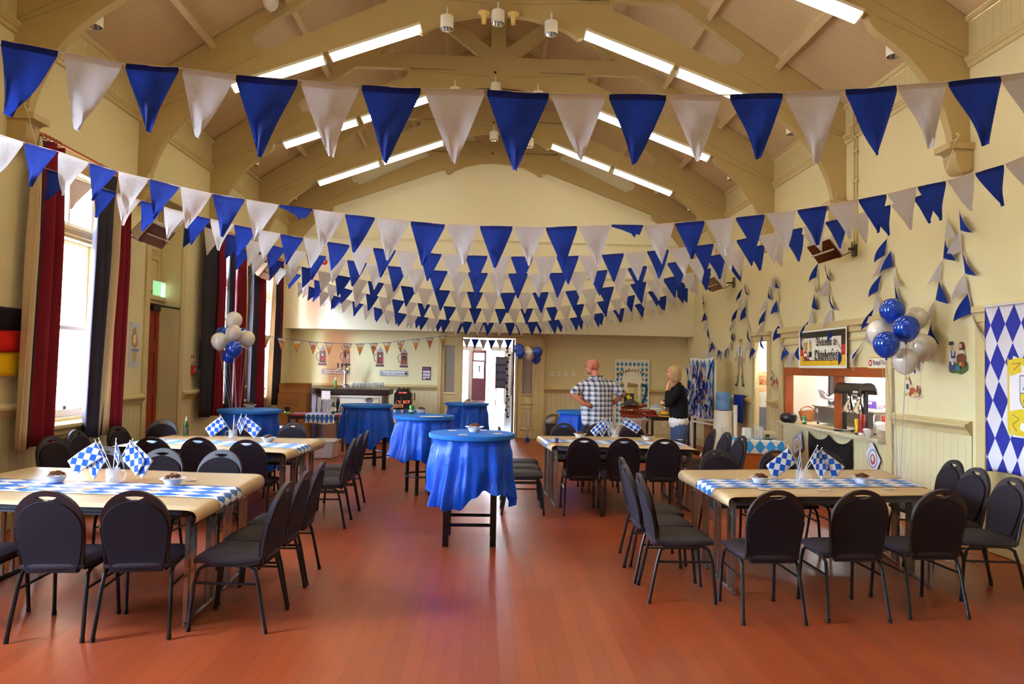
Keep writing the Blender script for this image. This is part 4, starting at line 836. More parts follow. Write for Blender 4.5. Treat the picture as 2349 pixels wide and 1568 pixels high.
# ------------------------------------------------------------------ radiant heaters on arms
for s, x, y, z, w in ((1, XL, 9.15, 3.36, 'left wall between the big window and the red door'), (1, XL, 13.8, 3.5, 'left wall between the farther windows'), (-1, XR, 9.2, 3.4, 'right wall above the hatch'), (-1, XR, 13.8, 3.5, 'right wall near the end wall')):
    t = thing('wall_heater', 'tilted radiant heater on an arm, ' + w, 'heater', (x, y, z), 0, 'radiant heaters on the side walls')
    b = MB(); b.bb((0, -.06, -.1), (s * .02, .06, .1)); b.tube([(s * .01, 0, 0), (s * .3, 0, -.02)], .018, 8); b.tube([(s * .05, 0, -.04), (s * .2, .05, -.12), (s * .3, .03, -.03)], .008, 6); b.build('bracket_arm', P('#56504a', .4, .5), t)
    b = MB(); pr = [(.28, -.12), (.34, -.15), (.5, .06), (.5, .12), (.4, .12), (.26, -.04)]
    b.prism([[(s * u, v) for u, v in pr]], -.34, .34); b.build('housing', P('#c9bfa9', .4), t, bevel=.01)
    b = MB(); b.add([(s * .345, -.32, -.165), (s * .515, -.32, .06), (s * .515, .32, .06), (s * .345, .32, -.165)], [(0, 1, 2, 3)], sm=False); b.build('reflector', P('#7a3a1c', .15, .9), t)
    b = MB(); b.tube([(s * .445, -.3, -.07), (s * .445, .3, -.07)], .012, 8); b.build('element', P('#b9a995', .3), t)
# ------------------------------------------------------------------ balloons
BB = P('#0c47c4', .14, .35, coat=.8); BW_ = P('#e3ddd2', .22, .08, coat=.6)
_bl = []; _rib = []
def balloon(px, py, rp, Y, blue, lab, grp, tie=None):
    for dy in sorted([i * .02 for i in range(-30, 31)], key=abs):
        c = at(px, py, Y=Y + dy); r = rp / F * (Y + dy)
        if all((c - Vector((0, 0, r * .09)) - q).length > (r + s_) * 1.07 for q, s_ in _bl) and c.x + r * 1.05 < XR - .01: break
    _bl.append((c - Vector((0, 0, r * .09)), r)); t = thing('balloon', ('blue ' if blue else 'white ') + lab, 'balloon', c, 0, grp); mt = BB if blue else BW_
    b = MB(); n = 14; prof = [(r * sin(pi * i / n) * (1 if i > n / 2 else 1 - .1 * (1 - i / n * 2)), -r * 1.18 * cos(pi * i / n) if i < n / 2 else -r * cos(pi * i / n)) for i in range(n + 1)]; prof[0] = (.004, -r * 1.18); b.lathe(prof, 24); b.build('skin', mt, t)
    k = MB(); k.lathe([(.004, -r * 1.17), (.014, -r * 1.17 - .018), (0, -r * 1.17 - .016)], 8); k.build('knot', mt, t)
    if tie is not None: _rib.append((t, c, r, Vector(tie), blue, len(_bl) - 1))
g = 'balloon bunch at the left bar table'; T = at(541, 968, Y=10.42)
for px, py, rp, dy, bl, lab in ((536.5, 733, 18.4, .02, 0, 'balloon at the top of the left bunch'), (535.8, 762, 17.4, -.14, 0, 'balloon in the middle of the left bunch'), (504, 781, 19, .0, 0, 'balloon on the left of the left bunch'), (566, 776, 18.2, .0, 0, 'balloon on the right of the left bunch'),
    (536, 799, 18.6, -.06, 1, 'balloon at the bottom front of the left bunch'), (527, 814, 17, .17, 1, 'balloon lowest and behind in the left bunch'), (511, 764, 15, .24, 1, 'balloon hidden behind left in the left bunch'), (557, 767, 15, .26, 1, 'balloon hidden behind right in the left bunch')): balloon(px, py, rp, 10.5 + dy, bl, lab, g, T + Vector(((px - 536) * .001, 0, 0)))
t = thing('balloon_weight', 'small foil weight holding the left balloon bunch', 'weight', (T.x, T.y, 0)); b = MB(); b.lathe([(0, 0), (.045, 0), (.04, .09), (.01, T.z - .01), (0, T.z - .01)], 10); b.build('body', P('#2a4fb0', .3, .4), t)
g = 'balloon bunch by the end doors'; T = Vector((at(1210, 1000, Y=16.1).x, 16.1, .12))
for px, py, rp, dy, bl, lab in ((1190.5, 799.5, 12.6, .16, 1, 'balloon at upper left of the middle bunch'), (1193.5, 809.5, 11.4, -.1, 1, 'balloon at front left of the middle bunch'), (1214.6, 813, 12.3, -.04, 0, 'balloon at the front of the middle bunch'), (1209.5, 806, 11.8, .22, 0, 'balloon behind the front one, middle bunch'), (1233.5, 806, 12, .02, 1, 'balloon on the right of the middle bunch'), (1230, 822, 11, .24, 1, 'balloon lowest right in the middle bunch')): balloon(px, py, rp, 16.0 + dy, bl, lab, g, T)
t = thing('balloon_weight', 'small blue weight on the floor under the middle balloon bunch', 'weight', (T.x, T.y, 0)); b = MB(); b.bb((-.05, -.04, 0), (.05, .04, .09)); b.bb((-.02, -.05, .09), (.02, .05, .118)); b.build('body', P('#2a55c0', .3, .3), t, bevel=.006)
g = 'balloon bunch by the hatch'; T = Vector((at(2064, 1090, Y=7.3).x, 7.3, .13))
for px, py, rp, dy, bl, lab in ((2047, 711, 28.5, .08, 1, 'balloon at the top of the right bunch'), (2078.5, 751, 30, -.1, 1, 'balloon in the middle of the right bunch'), (2033, 788, 29.2, -.08, 1, 'balloon at lower left of the right bunch'), (2018, 760, 29, .12, 0, 'balloon on the left of the right bunch'), (2100.5, 729, 26, .16, 0, 'balloon at upper right of the right bunch'), (2117, 795, 30, .1, 0, 'balloon at far right of the right bunch'), (2076, 826, 28.5, -.06, 0, 'balloon lowest in the right bunch')): balloon(px, py, rp, 7.3 + dy, bl, lab, g, T)
t = thing('balloon_weight', 'small foil weight under the right balloon bunch', 'weight', (T.x, T.y, 0)); b = MB(); b.lathe([(0, 0), (.05, 0), (.045, .08), (.015, .128), (0, .128)], 10); b.build('body', P('#d9dbe6', .2, .6), t)
balloon(621, 4, 18.5, 9.2, 0, 'lone balloon drifting under the ceiling at upper left', None)

for t, c, r, tie, blue, own in _rib:                       # ribbons hang from the knots and slip round the other balloons
    tie = tie + Vector((.014 * cos(own * 1.9), .014 * sin(own * 1.9), 0)); a = c + Vector((0, 0, -r * 1.19)); N = 36; pts = [a.lerp(tie, i / N) + Vector((.01 * sin(i * .5), .006 * cos(i * .8), 0)) * (1 if 0 < i < N else 0) for i in range(N + 1)]
    for it in range(60):
        for i in range(1, N):
            for k, (q, s_) in enumerate(_bl):
                m_ = (1.06 if pts[i].z > q.z - s_ * .3 else 1.16) if k != own else 0; v = pts[i] - q
                if v.length < s_ * m_ and k != own: v.z *= .3; v = v.normalized() if v.length > 1e-4 else Vector((1, 0, 0)); pts[i] += v * .012
        for i in range(1, N): pts[i] = pts[i] * .6 + (pts[i - 1] + pts[i + 1]) * .2
    q = MB(); q.tube([p - c for p in pts], .0022, 5); q.build('ribbon', P('#d9cfc0' if not blue else '#7d86b8', .4), t)
# ------------------------------------------------------------------ bar corner
WOODP = NT('grey_wood_laminate'); _mp = WOODP.add('ShaderNodeMapping'); _mp.inputs['Scale'].default_value = (2, 2, 14); WOODP.link(WOODP.coord(), _mp.inputs[0]); WOODP = WOODP.set(WOODP.mix(WOODP.noise(_mp.outputs[0], 3, 4), lin('#4c3f47'), lin('#6d5f66')), .4)
CARD = P('#a8743f', .75); CHK = lozenge('checked_cloth', '#2f6fd0', '#eeeae6', .7); CHKW = lozenge('pale_blue_lozenge_cloth', '#3d9fe0', '#ece6da', .7, 0, .2)
A, Bq, Cq, Dq = Vector((-4.22, 16.25)), Vector((-3.54, 15.3)), Vector((-2.2, 15.3)), Vector((-2.2, 16.0))
t = thing('bar_counter', 'grey bar counter with dark top and cream lettered front panel', 'bar', ((A + Bq + Cq) / 3).to_3d()); o = t.location; L2 = lambda v, s=1: ((v.x - o.x) * s, (v.y - o.y) * s)
b = MB(); b.prism([[L2(A), L2(Bq), L2(Cq), L2(Dq), L2(Vector((-3.5, 16.6)))]], .02, 1.05, lambda u, v, w: (u, v, w)); b.build('body', WOODP, t, bevel=.006)
b = MB(); b.prism([[L2(A, 1.08), L2(Bq, 1.1), L2(Cq, 1.09), L2(Dq, 1.09), L2(Vector((-3.5, 16.6)), 1.05)]], 1.05, 1.165, lambda u, v, w: (u, v, w)); b.build('worktop', P('#2b1a1c', .3), t, bevel=.008)
a = Art(); a.re(-.62, .45, .62, 1.03, '#e6dfc6'); a.re(-.58, .5, .58, .99, '#8f9ba3'); a.re(-.555, .525, .555, .965, '#e6dfc6'); fp = a.build('front_panel', t, (-2.87 - o.x, 15.295 - o.y, 0))
text('Oktoberfest', .21, fp, (-.46, -.012, .72), FRONT, P('#1c1712', .5), fraktur=True, align='LEFT')
b = MB(); b.bb((-3.5 - o.x, 15.28 - o.y, 0.02), (-2.22 - o.x, 15.3 - o.y, .42)); b.build('kick_panel', P('#7a4a2a', .5), t)
a = Art(); a.re(-.1, -.2, .1, 0, '#e9dccb'); 
for i in range(9): a.el(-.075 + .075 * (i % 3), -.03 - .06 * (i // 3), .009, .009, '#c0463a', 8, i == 0)
n = thing('notice_sheet', 'spotted paper sheet hanging from the left end of the bar top', 'notice', at(748, 896, Y=15.1), -.2); a.build('sheet', n)
ZB = 1.168
t = thing('beer_tap', 'chrome beer tap tower with black handles on the bar', 'beer tap', at(791, 887, Z=ZB))
b = MB(); b.lathe([(0, 0), (.07, 0), (.07, .012), (.04, .02), (.036, .05), (.036, .3), (0, .3)], 18); b.tube([(0, 0, .28), (0, 0, .36), (-.05, 0, .41), (-.16, 0, .415), (-.2, 0, .39), (-.2, -.04, .34)], [.036, .034, .03, .022, .012, .009], 12); b.build('tower', M['chrome'], t)
for x, s in ((-.17, 0), (-.08, .02), (.02, .02)):
    h = MB(); h.lathe([(0, 0), (.008, 0), (.01, .03), (.018, .06), (.02, .12), (.008, .15), (0, .152)], 10, (x, -.02, .42)); h.build('tap_handle', M['black'], t)
h = MB(); h.lathe([(0, -.01), (.05, -.01), (.05, .012), (0, .012)], 18, (.06, -.02, .43), axis='y'); h.lathe([(0, -.014), (.036, -.014), (.036, -.011)], 18, (.06, -.02, .43), axis='y', mi=1); h.build('badge', [M['black'], P('#c9b26a', .3)], t)
bottle('beer_bottle', 'green beer bottle with white neck label standing on the bar', 'bottle', at(769, 891, Z=ZB), .033, .25, '#2b9a1e', '#8a8f3a')
b = MB(); b.lathe([(0, 0), (.026, 0), (.0295, .12), (.0275, .12), (.024, .006), (0, .006)], 14, cap=False); GM = b.mesh('beer_glass', clear('tumbler_glass', '#f3f6f8', .3, .05)); k = 0
for r_ in range(2):
    for i in range(12):
        p = at(804 + 6.4 * i, 889, Z=ZB) + Vector((0, .12 * r_ + .1, 0)); p.z = ZB
        if p.x > -2.36: continue
        tag(obj('beer_glass', GM, None, p), 'clear tumbler in the %s row of glasses on the bar' % ('front', 'back')[r_], 'glass', 'clear tumblers lined up on the bar, %s row' % ('front', 'back')[r_])
bowl(793, 888.5, 'on the bar beside the beer tap', ZB)
# red-topped side table with cups
def legged_table(name, lab, x, y, w, d, z, topc, rz=0, legc='#3a3340'):
    t = thing(name, lab, 'table', (x, y, 0), rz); b = MB(); b.bb((-w / 2, -d / 2, z - .035), (w / 2, d / 2, z)); b.build('tabletop', P(topc, .4), t, bevel=.006)
    for a in (-1, 1):
        for c in (-1, 1):
            l = MB(); l.bb((a * (w / 2 - .04) - .022, c * (d / 2 - .04) - .022, 0), (a * (w / 2 - .04) + .022, c * (d / 2 - .04) + .022, z - .035)); l.build('leg', P(legc, .45), t)
    b = MB(); b.bb((-w / 2 + .05, -d / 2 + .03, z - .09), (w / 2 - .05, d / 2 - .03, z - .035)); b.build('apron', P(legc, .45), t); return t
legged_table('side_table', 'red topped side table with cup stacks by the bar', -3.22, 13.55, .98, .6, .75, '#8d2230')
def drop_cloth(name, lab, mat_, c, w, d, z, drop, nl, rz=0, skew=.02):
    "square cloth over a table top: lies flat, falls over the front and back edges"
    b = MB(); L = d + 2 * drop
    def fn(u, v):
        s = (v - .5) * L; x = (u - .5) * w
        if abs(s) <= d / 2: return (x, s, z)
        if abs(s) < d / 2 + .02: return (x, (d / 2 + .02) * (1 if s > 0 else -1), z - .004)
        e = abs(s) - d / 2; sg = 1 if s > 0 else -1
        return (x + .01 * sin(9 * u) * e, sg * (d / 2 + .014 + .012 * sin(14 * u + sg) * min(1, e * 8)), z - e + skew * e * sin(7 * u) * 3)
    b.grid(fn, 24, 72, uvf=lambda u, v: (u * w * nl + v * L * nl * .4 + 30, u * w * nl - v * L * nl * .4 + 30))
    o = b.build(name, mat_, None, c, (0, 0, rz)); so = o.modifiers.new('thickness', 'SOLIDIFY'); so.thickness = .0012; return tag(o, lab, 'tablecloth')
drop_cloth('checked_cloth', 'blue and white lozenge cloth hanging over the red side table', CHK, (-3.1, 13.55, 0), .56, .62, .7545, .17, 12)
def cup_stack(px, py, n, white, lab, Y=None):
    p = at(px, py, Z=.757); t = thing('cup_stack', lab, 'cups', p, 0, 'stacks of plastic cups'); b = MB(); hh = .3
    prof = [(0, 0), (.03, 0), (.037, .09)]; 
    for i in range(n): prof += [(.041, .09 + i * .02), (.041, .098 + i * .02), (.037, .1 + i * .02)]
    b.lathe(prof + [(.034, .1 + n * .02 - .02), (0, .02)], 14, cap=False); b.build('cups', P('#efedf2', .35) if white else clear('clear_cup', '#e9e9ef', .45, .1), t)
for px, n, w, lab in ((720, 12, 0, 'tall stack of clear plastic cups, leftmost on the side table'), (731.5, 11, 1, 'stack of white plastic cups on the side table'), (743, 9, 0, 'stack of clear plastic cups right of the white stack'), (754.5, 9, 0, 'rightmost stack of clear plastic cups on the side table')): cup_stack(px, 946, n, w, lab)
bottle('wine_bottle', 'dark green bottle with white label at the end of the side table', 'bottle', at(764, 948.5, Z=.757), .034, .3, '#2f5a4e', '#e2ded6', '#cfd8d4')
t = thing('drink_dispenser', 'tall dark carved dispenser at the right end of the side table', 'dispenser', at(774, 946, Z=.752)); b = MB(); b.lathe([(0, 0), (.05, 0), (.05, .02), (.02, .04), (.03, .12), (.045, .18), (.03, .26), (.02, .28), (0, .29)], 12); b.build('body', P('#2a1613', .4), t); b = MB(); b.tube([(.0, -.03, .2), (.0, -.09, .19), (.0, -.09, .16)], .01, 6); b.build('spout', P('#2a1613', .4), t)
t = thing('lantern', 'small black lantern on a bright green base at the left end of the side table', 'lantern', at(659, 949, Z=.752)); b = MB(); b.lathe([(0, 0), (.055, 0), (.06, .03), (.04, .045), (0, .045)], 14); b.build('base', P('#7fd11f', .4), t); b = MB(); b.lathe([(.03, .045), (.04, .07), (.055, .13), (.05, .135), (.03, .135), (0, .14)], 12); b.build('cage', M['blackmat'], t)
def carton(lab, x, y, z, w, d, h, rz=0, open_=False):
    t = thing('cardboard_box', lab, 'box', (x, y, z), rz, 'cardboard boxes left of the bar'); b = MB()
    if open_:
        for q in (((-w / 2, -d / 2, 0), (w / 2, d / 2, .01)), ((-w / 2, -d / 2, 0), (-w / 2 + .008, d / 2, h)), ((w / 2 - .008, -d / 2, 0), (w / 2, d / 2, h)), ((-w / 2, -d / 2, 0), (w / 2, -d / 2 + .008, h * .55)), ((-w / 2, d / 2 - .008, 0), (w / 2, d / 2, h))): b.bb(*q)
    else: b.bb((-w / 2, -d / 2, 0), (w / 2, d / 2, h))
    b.build('carton', CARD, t)
    if not open_:
        k = MB(); k.bb((-w / 2 - .001, -.03, h), (w / 2 + .001, .03, h + .001)); k.build('tape', P('#c79a5f', .3), t)
        q = MB(); q.tube([(.14 * cos(a_), -d / 2 - .001, h * .6 + .045 * sin(a_)) for a_ in [2 * pi * i / 16 for i in range(16)]], .003, 4, closed=True); q.build('printed_mark', P('#5a3a20', .7), t)
carton('large brown cardboard box at the bottom of the stack left of the bar', -4.12, 15.33, 0, .62, .46, .58)
carton('brown cardboard box in the middle of the stack left of the bar', -4.13, 15.33, .584, .6, .46, .48)
carton('open brown cardboard box on top of the stack left of the bar', -4.12, 15.33, 1.07, .58, .44, .2, 0, True)
def tub(lab, px, py, w, d, h, col, Zf=0):
    p = at(px, py, Z=0); p.y += d / 2; t = thing('plastic_tub', lab, 'tub', p); b = MB()
    b.add([(sx * w / 2 * k, sy * d / 2 * k, z) for z, k in ((0, .9), (h, 1)) for sx, sy in ((-1, -1), (1, -1), (1, 1), (-1, 1))], [(0, 1, 2, 3), (0, 1, 5, 4), (1, 2, 6, 5), (2, 3, 7, 6), (3, 0, 4, 7)], sm=False); b.build('body', P(col, .3), t, bevel=.02)
    l = MB(); l.bb((-w / 2 - .02, -d / 2 - .02, h), (w / 2 + .02, d / 2 + .02, h + .02)); l.build('lid', P('#e8e6e4', .3), t, bevel=.006)
tub('translucent plastic storage tub on the floor behind the rear left table', 738, 1052, .42, .5, .3, '#cfc3bb'); tub('white plastic box on the floor beside the red side table', 646, 1032, .42, .4, .42, '#e9e6e2')
# drinks machine table
legged_table('machine_table', 'low table under a lozenge cloth right of the bar', -1.72, 15.75, .66, .6, .73, '#cbb58a')
drop_cloth('machine_cloth', 'blue and white lozenge cloth under the drinks machine', CHK, (-1.72, 15.75, 0), .7, .64, .7345, .3, 6)
t = thing('drinks_machine', 'black chilled shot machine with glowing red sign and two upright bottles', 'drinks machine', (at(924, 938, Y=15.6).x, 15.65, .737))
b = MB(); b.prism([[(-.19, 0), (.19, 0), (.19, .34), (.14, .4), (.13, .45), (-.13, .45), (-.14, .4), (-.19, .34)]], -.14, .16); b.build('cabinet', M['black'], t, bevel=.015)
for x in (-.1, 0, .1): b = MB(); b.lathe([(.02, .45), (.022, .475), (0, .475)], 10, (x, 0, 0)); b.build('vent_cap', M['black'], t)
RED = emit('red_lit_lettering', '#ff2a1a', 2.2); text('ICE COLD', .04, t, (0, -.143, .365), FRONT, RED); text('DIRECT', .085, t, (.02, -.143, .16), FRONT, RED)
b = MB(); b.tube([(.19, -.02, .2), (.25, -.02, .2), (.25, -.02, .33)], .012, 8); b.ball((.25, -.02, .35), .02, 10); b.build('tap', M['chrome'], t)
for x in (-.125, -.02):
    p = t.location + Vector((x, -.2, -.0)); n = bottle('liqueur_bottle', 'square green liqueur bottle, %s of two before the drinks machine' % ('left' if x < -.1 else 'right'), 'bottle', p, .045, .27, '#0d2a1a', '#e9dfc0', '#14351f', None, '#14351f')
    e = Art(); e.el(0, .0, .024, .024, '#d0662a'); e.re(-.03, -.055, .03, -.03, '#c23a20'); e.build('emblem', n, (0, -.046, .085))
can_ = None
# ------------------------------------------------------------------ things on the back wall
def on_back(px, py): return at(px, py, Y=YB - .002)
def stein_art(kind):
    a = Art(); a.shape([(-.105, -.24), (.105, -.24), (.09, -.19), (.078, .1), (.07, .12), (-.07, .12), (-.078, .1), (-.09, -.19)], '#a88a72')
    a.line([(-.07, .06), (-.13, .06), (-.15, -.0), (-.13, -.09), (-.085, -.13)], .022, '#9b7b62'); a.line([(-.05, .13), (-.1, .17), (-.13, .24)], .018, '#8c8c92')
    a.re(-.1, -.235, .1, -.19, '#5a4340'); a.re(-.078, .07, .074, .11, '#6b3a30'); a.shape([(-.072, .12), (.072, .12), (.05, .17), (.03, .19), (0, .25), (-.03, .19), (-.05, .17)], '#9a9aa0')
    if kind == 0: a.re(-.062, -.16, .062, .06, '#3a2a3c'); a.shape([(-.03, -.12), (.05, -.13), (.055, -.02), (.02, .03), (-.01, -.02)], '#b0242a'); a.el(.0, .02, .026, .022, '#e6d6c8')
    elif kind == 1: a.shape([(-.06, .06), (-.02, .06), (.0, -.06), (-.05, -.02)], '#20203a'); a.re(-.06, -.16, .06, -.08, '#b29a86'); a.re(.0, -.07, .06, .03, '#d0b8a8')
    else: a.shape([(-.062, -.15), (.062, -.15), (.062, .0), (.04, .05), (-.04, .05), (-.062, .0)], '#3a2626'); a.re(-.05, -.14, .05, -.06, '#a04a2c'); a.re(-.04, -.05, .04, .0, '#7a3324')
    return a
for px, py, k, w in ((740, 815, 0, 'leftmost of four, above the bar'), (795, 816, 1, 'second from left, partly behind a small pennant'), (872, 818, 0, 'third from left, red coated figure on it'), (927, 820, 2, 'rightmost of four, brown archway scene on it')):
    t = thing('stein_cutout', 'cardboard lidded beer stein cut-out ' + w, 'wall decoration', on_back(px, py)); stein_art(k).build('print', t)
def plaque(name, lab, loc, rz, w, h, body, size, bord='#39456a', face='#eceae4', ink='#6d7190', emb='#39456a', sx=1, cat='sign', fr=True):
    t = thing(name, lab, cat, loc, rz); a = Art(); a.re(-w / 2, -h / 2, w / 2, h / 2, bord); a.re(-w / 2 + .012, -h / 2 + .012, w / 2 - .012, h / 2 - .012, face)
    for s in (-1, 1): a.el(s * (w / 2 - h * .42), 0, h * .27, h * .32, emb, 14, s < 0); a.el(s * (w / 2 - h * .42), 0, h * .13, h * .16, face, 10, s < 0)
    p = a.build('board', t); text(body, size, p, (0, -.0085, 0), FRONT, P(ink, .6), fraktur=fr, fitw=w - h * 1.7); return t
p = on_back(770, 852); plaque('wall_sign', 'long white wall sign reading Free Beer Tomorrow behind the tap', p, 0, .68, .125, 'Free Beer Tomorrow', .075, sx=.82)
p = on_back(904, 856); plaque('wall_sign', 'long white wall sign reading Free Beer Yesterday', p, 0, .68, .125, 'Free Beer Yesterday', .075, sx=.82)
t = thing('liquor_notice', 'maroon and white printed notice on the wall right of the signs', 'notice', on_back(978.5, 856)); a = Art(); a.re(-.11, -.16, .11, .16, '#4a1f38')
for i, z in enumerate((.04, -.035, -.11)): a.re(-.09, z - .03, .09, z + .03, '#cfc6d4', i == 0)
a.re(-.02, -.145, .03, -.115, '#4a1f38'); a.re(.045, -.145, .085, -.115, '#1c1420', 0); a.re(-.09, .1, .06, .13, '#8d5a78'); a.build('sheet', t)
t = thing('wall_card', 'small blank card on the wall above the maroon notice', 'notice', on_back(969, 834)); a = Art(); a.re(-.05, -.015, .05, .015, '#d9cdb4'); a.build('card', t)
for px, py, w in ((1266, 857, 'first of four from the left'), (1282, 857, 'second of four from the left'), (1298, 857, 'third of four from the left'), (1315, 857, 'fourth of four from the left'), (1344, 856, 'partly behind the man')):
    t = thing('light_switch', 'white light switch on the end wall, ' + w, 'switch', on_back(px, py), 0, 'white light switches'); b = MB(); b.bb((-.04, -.012, -.065), (.04, 0, .065)); b.build('plate', M['white'], t, bevel=.004); b = MB(); b.bb((-.012, -.018, -.02), (.012, -.01, .02)); b.build('rocker', P('#c9c4b4', .4), t)
t = thing('wall_socket', 'white power socket low on the end wall below the red table', 'socket', on_back(1522, 973)); b = MB(); b.bb((-.04, -.024, -.06), (.04, -.012, .06)); b.build('plate', M['white'], t, bevel=.004); b = MB(); b.bb((-.02, -.028, .01), (-.008, -.023, .03)); b.bb((.008, -.028, .01), (.02, -.023, .03)); b.build('switch_pair', P('#bdb8a8', .4), t)
t = thing('fire_bell', 'round red fire alarm bell on the upper end wall', 'alarm', at(744, 600.5, Y=YU)); b = MB(); b.lathe([(.0, -.06), (.03, -.06), (.06, -.045), (.075, 0), (0, 0)], 20, axis='y'); b.build('gong', P('#c01f1c', .3), t); b = MB(); b.lathe([(0, -.066), (.022, -.064), (.022, -.06)], 12, axis='y'); b.build('boss', M['white'], t)
b = MB(); b.tube([(0, -.01, .07), (0, -.01, .6)], .008, 6); b.build('conduit', M['wall_pale'], t)
# Oktoberfest poster
def poster():
    p0, p1 = at(1411, 823, Y=YB - .1), at(1488, 976, Y=YB - .1); w, h = p1.x - p0.x, p0.z - p1.z; c = (p0 + p1) / 2
    t = thing('oktoberfest_poster', 'tall Oktoberfest poster of a frothy beer mug on the end wall', 'poster', c); a = Art(); W2, H2 = w / 2, h / 2
    a.re(-W2, -H2, W2, H2, '#ece8dc'); dw, dh = w / 8.6, h / 12.5; first_ = True
    for i in range(8):
        for j in range(12):
            if (2 <= i <= 5) and (1 <= j <= 7): continue
            x, z = (i - 3.5) * dw * 1.03, H2 - .06 - (j + .5) * dh * .97; a.shape([(x - dw * .42, z), (x, z - dh * .46), (x + dw * .42, z), (x, z + dh * .46)], '#2b8fc4', first_); first_ = False
    a.shape([(-.25, -.55), (.24, -.55), (.24, .28), (-.25, .28)], '#d9cf95'); a.re(-.25, .12, .24, .2, '#8f8a55'); a.re(-.17, -.52, -.09, .1, '#efe6bb'); a.re(.05, -.52, .15, .1, '#c8bb78', 0)
    for x in (-.12, .06): a.el(x, .24, .09, .06, '#c98a42', 14, x < 0)
    a.shape([(-.27, .3), (-.2, .38), (-.05, .42), (.1, .41), (.24, .36), (.27, .28), (.21, .22), (.19, -.2), (.16, -.22), (.14, .2), (-.1, .24), (-.14, .05), (-.18, .05), (-.2, .22)], '#f2eee2')
    a.line([(.24, .16), (.33, .18), (.36, .1), (.34, -.05), (.29, -.2), (.25, -.3)], .07, '#24486e'); a.shape([(-.21, -.02), (.06, -.02), (.06, -.22), (.03, -.33), (-.07, -.38), (-.17, -.33), (-.21, -.22)], '#c9bd7c'); a.shape([(-.2, -.03), (.05, -.03), (.05, -.22), (.02, -.32), (-.07, -.37), (-.16, -.32), (-.2, -.22)], '#1d3452')
    a.shape([(-.14, -.29), (-.1, -.2), (-.13, -.12), (-.16, -.08), (-.11, -.09), (-.1, -.05), (-.05, -.06), (-.04, -.12), (.01, -.08), (.0, -.14), (-.03, -.18), (.0, -.25), (-.02, -.31), (-.05, -.24), (-.08, -.24), (-.1, -.31)], '#e6c93a')
    a.re(-.27, -.6, .26, -.53, '#c9a94e'); pr = a.build('print', t); s = 'Oktoberfest'
    for i, ch in enumerate(s):
        an = (i - 5) / 5 * .68; R = .54; text(ch, .125, pr, (R * sin(an), -.013, .0 + R * cos(an)), (pi / 2, an, 0), P('#e8d38a', .5), fraktur=True, name='letter', thick=.006); text(ch, .125, pr, (R * sin(an), -.017, .0 + R * cos(an)), (pi / 2, an, 0), P('#1a1612', .5), fraktur=True, name='letter')
poster()
# bin, sausages on their pedestal, hat table
t = thing('swing_bin', 'dark grey swing bin with silver domed lid by the end wall', 'bin', (at(1268, 990, Y=16.4).x, 16.4, 0)); b = MB(); b.lathe([(0, 0), (.15, 0), (.185, .42), (0, .42)], 22); b.build('body', P('#3a373a', .5), t); b = MB(); b.lathe([(.195, .42), (.195, .46), (.17, .55), (.11, .62), (0, .65)], 22); b.build('lid', P('#8f8b86', .3, .6), t)
px = at(1456, 950, Y=14.3).x
t = thing('pedestal_pot', 'white fluted pot standing in front of the Oktoberfest poster', 'pot', (px, 14.3, 0)); b = MB(); n_ = 64
prof = [(.0, 0), (.2, 0), (.21, .04), (.17, .08), (.19, .55), (.26, .67), (.275, .69), (.275, .715), (.25, .715), (.24, .68), (0, .68)]
vs = [((r * (1 + (.03 * cos(16 * 2 * pi * k / n_) if .07 < z < .71 and r > .1 else 0))) * cos(2 * pi * k / n_), (r * (1 + (.03 * cos(16 * 2 * pi * k / n_) if .07 < z < .71 and r > .1 else 0))) * sin(2 * pi * k / n_), z) for r, z in prof for k in range(n_)]
b.add(vs, [(i * n_ + k, i * n_ + (k + 1) % n_, (i + 1) * n_ + (k + 1) % n_, (i + 1) * n_ + k) for i in range(len(prof) - 1) for k in range(n_)]); b.build('pot', P('#dcd2d6', .35), t)
SAU = P('#8e2f14', .14, coat=.7, var=.15)
for k, (a0, a1, y, w) in enumerate((((1423, 951), (1482, 952), 0, 'bottom sausage of the pile on the white pot'), ((1420, 943), (1479, 944), .12, 'second sausage from the bottom of the pile'), ((1452, 939), (1496, 942), -.1, 'sausage of the pile pointing right towards the hats'), ((1424, 935), (1484, 928), .0, 'topmost sausage of the pile tilted up to the right'))):
    p, q = at(*a0, Y=14.25 + y), at(*a1, Y=14.3 + y); c = (p + q) / 2; t = thing('giant_sausage', 'glossy brown ' + w, 'sausage', c, 0, 'giant sausages on the pot'); b = MB(); N = 22
    b.tube([p.lerp(q, i / N) - c + Vector((0, .05 * sin(pi * i / N), -.02 * sin(pi * i / N) + .004 * sin(i * 2.1))) for i in range(N + 1)], [max(.01, .041 * (1 - .8 * abs(2 * i / N - 1) ** 9) * (1 + .05 * sin(i * 2.7))) for i in range(N + 1)], 14); b.build('casing', SAU, t)
t = thing('felt_hat', 'crumpled dark grey felt hat on top of the sausages', 'hat', at(1444, 926, Y=14.25)); b = MB(); b.lathe([(0, .1), (.06, .095), (.1, .06), (.12, .02), (.2, -.01), (.2, .0), (.12, .03)], 20, cap=False)
b.v = [(x * 1.05, y * .7, z * (1 + .3 * sin(6 * x)) + .12 * x) for x, y, z in b.v]; b.build('felt', P('#3d3b3a', .9), t)
legged_table('hat_table', 'dark red table with party hats behind the woman', at(1540, 950, Y=14.7).x, 14.75, .98, .55, .75, '#5a1a1c')
hx = at(1506, 950, Y=14.6)
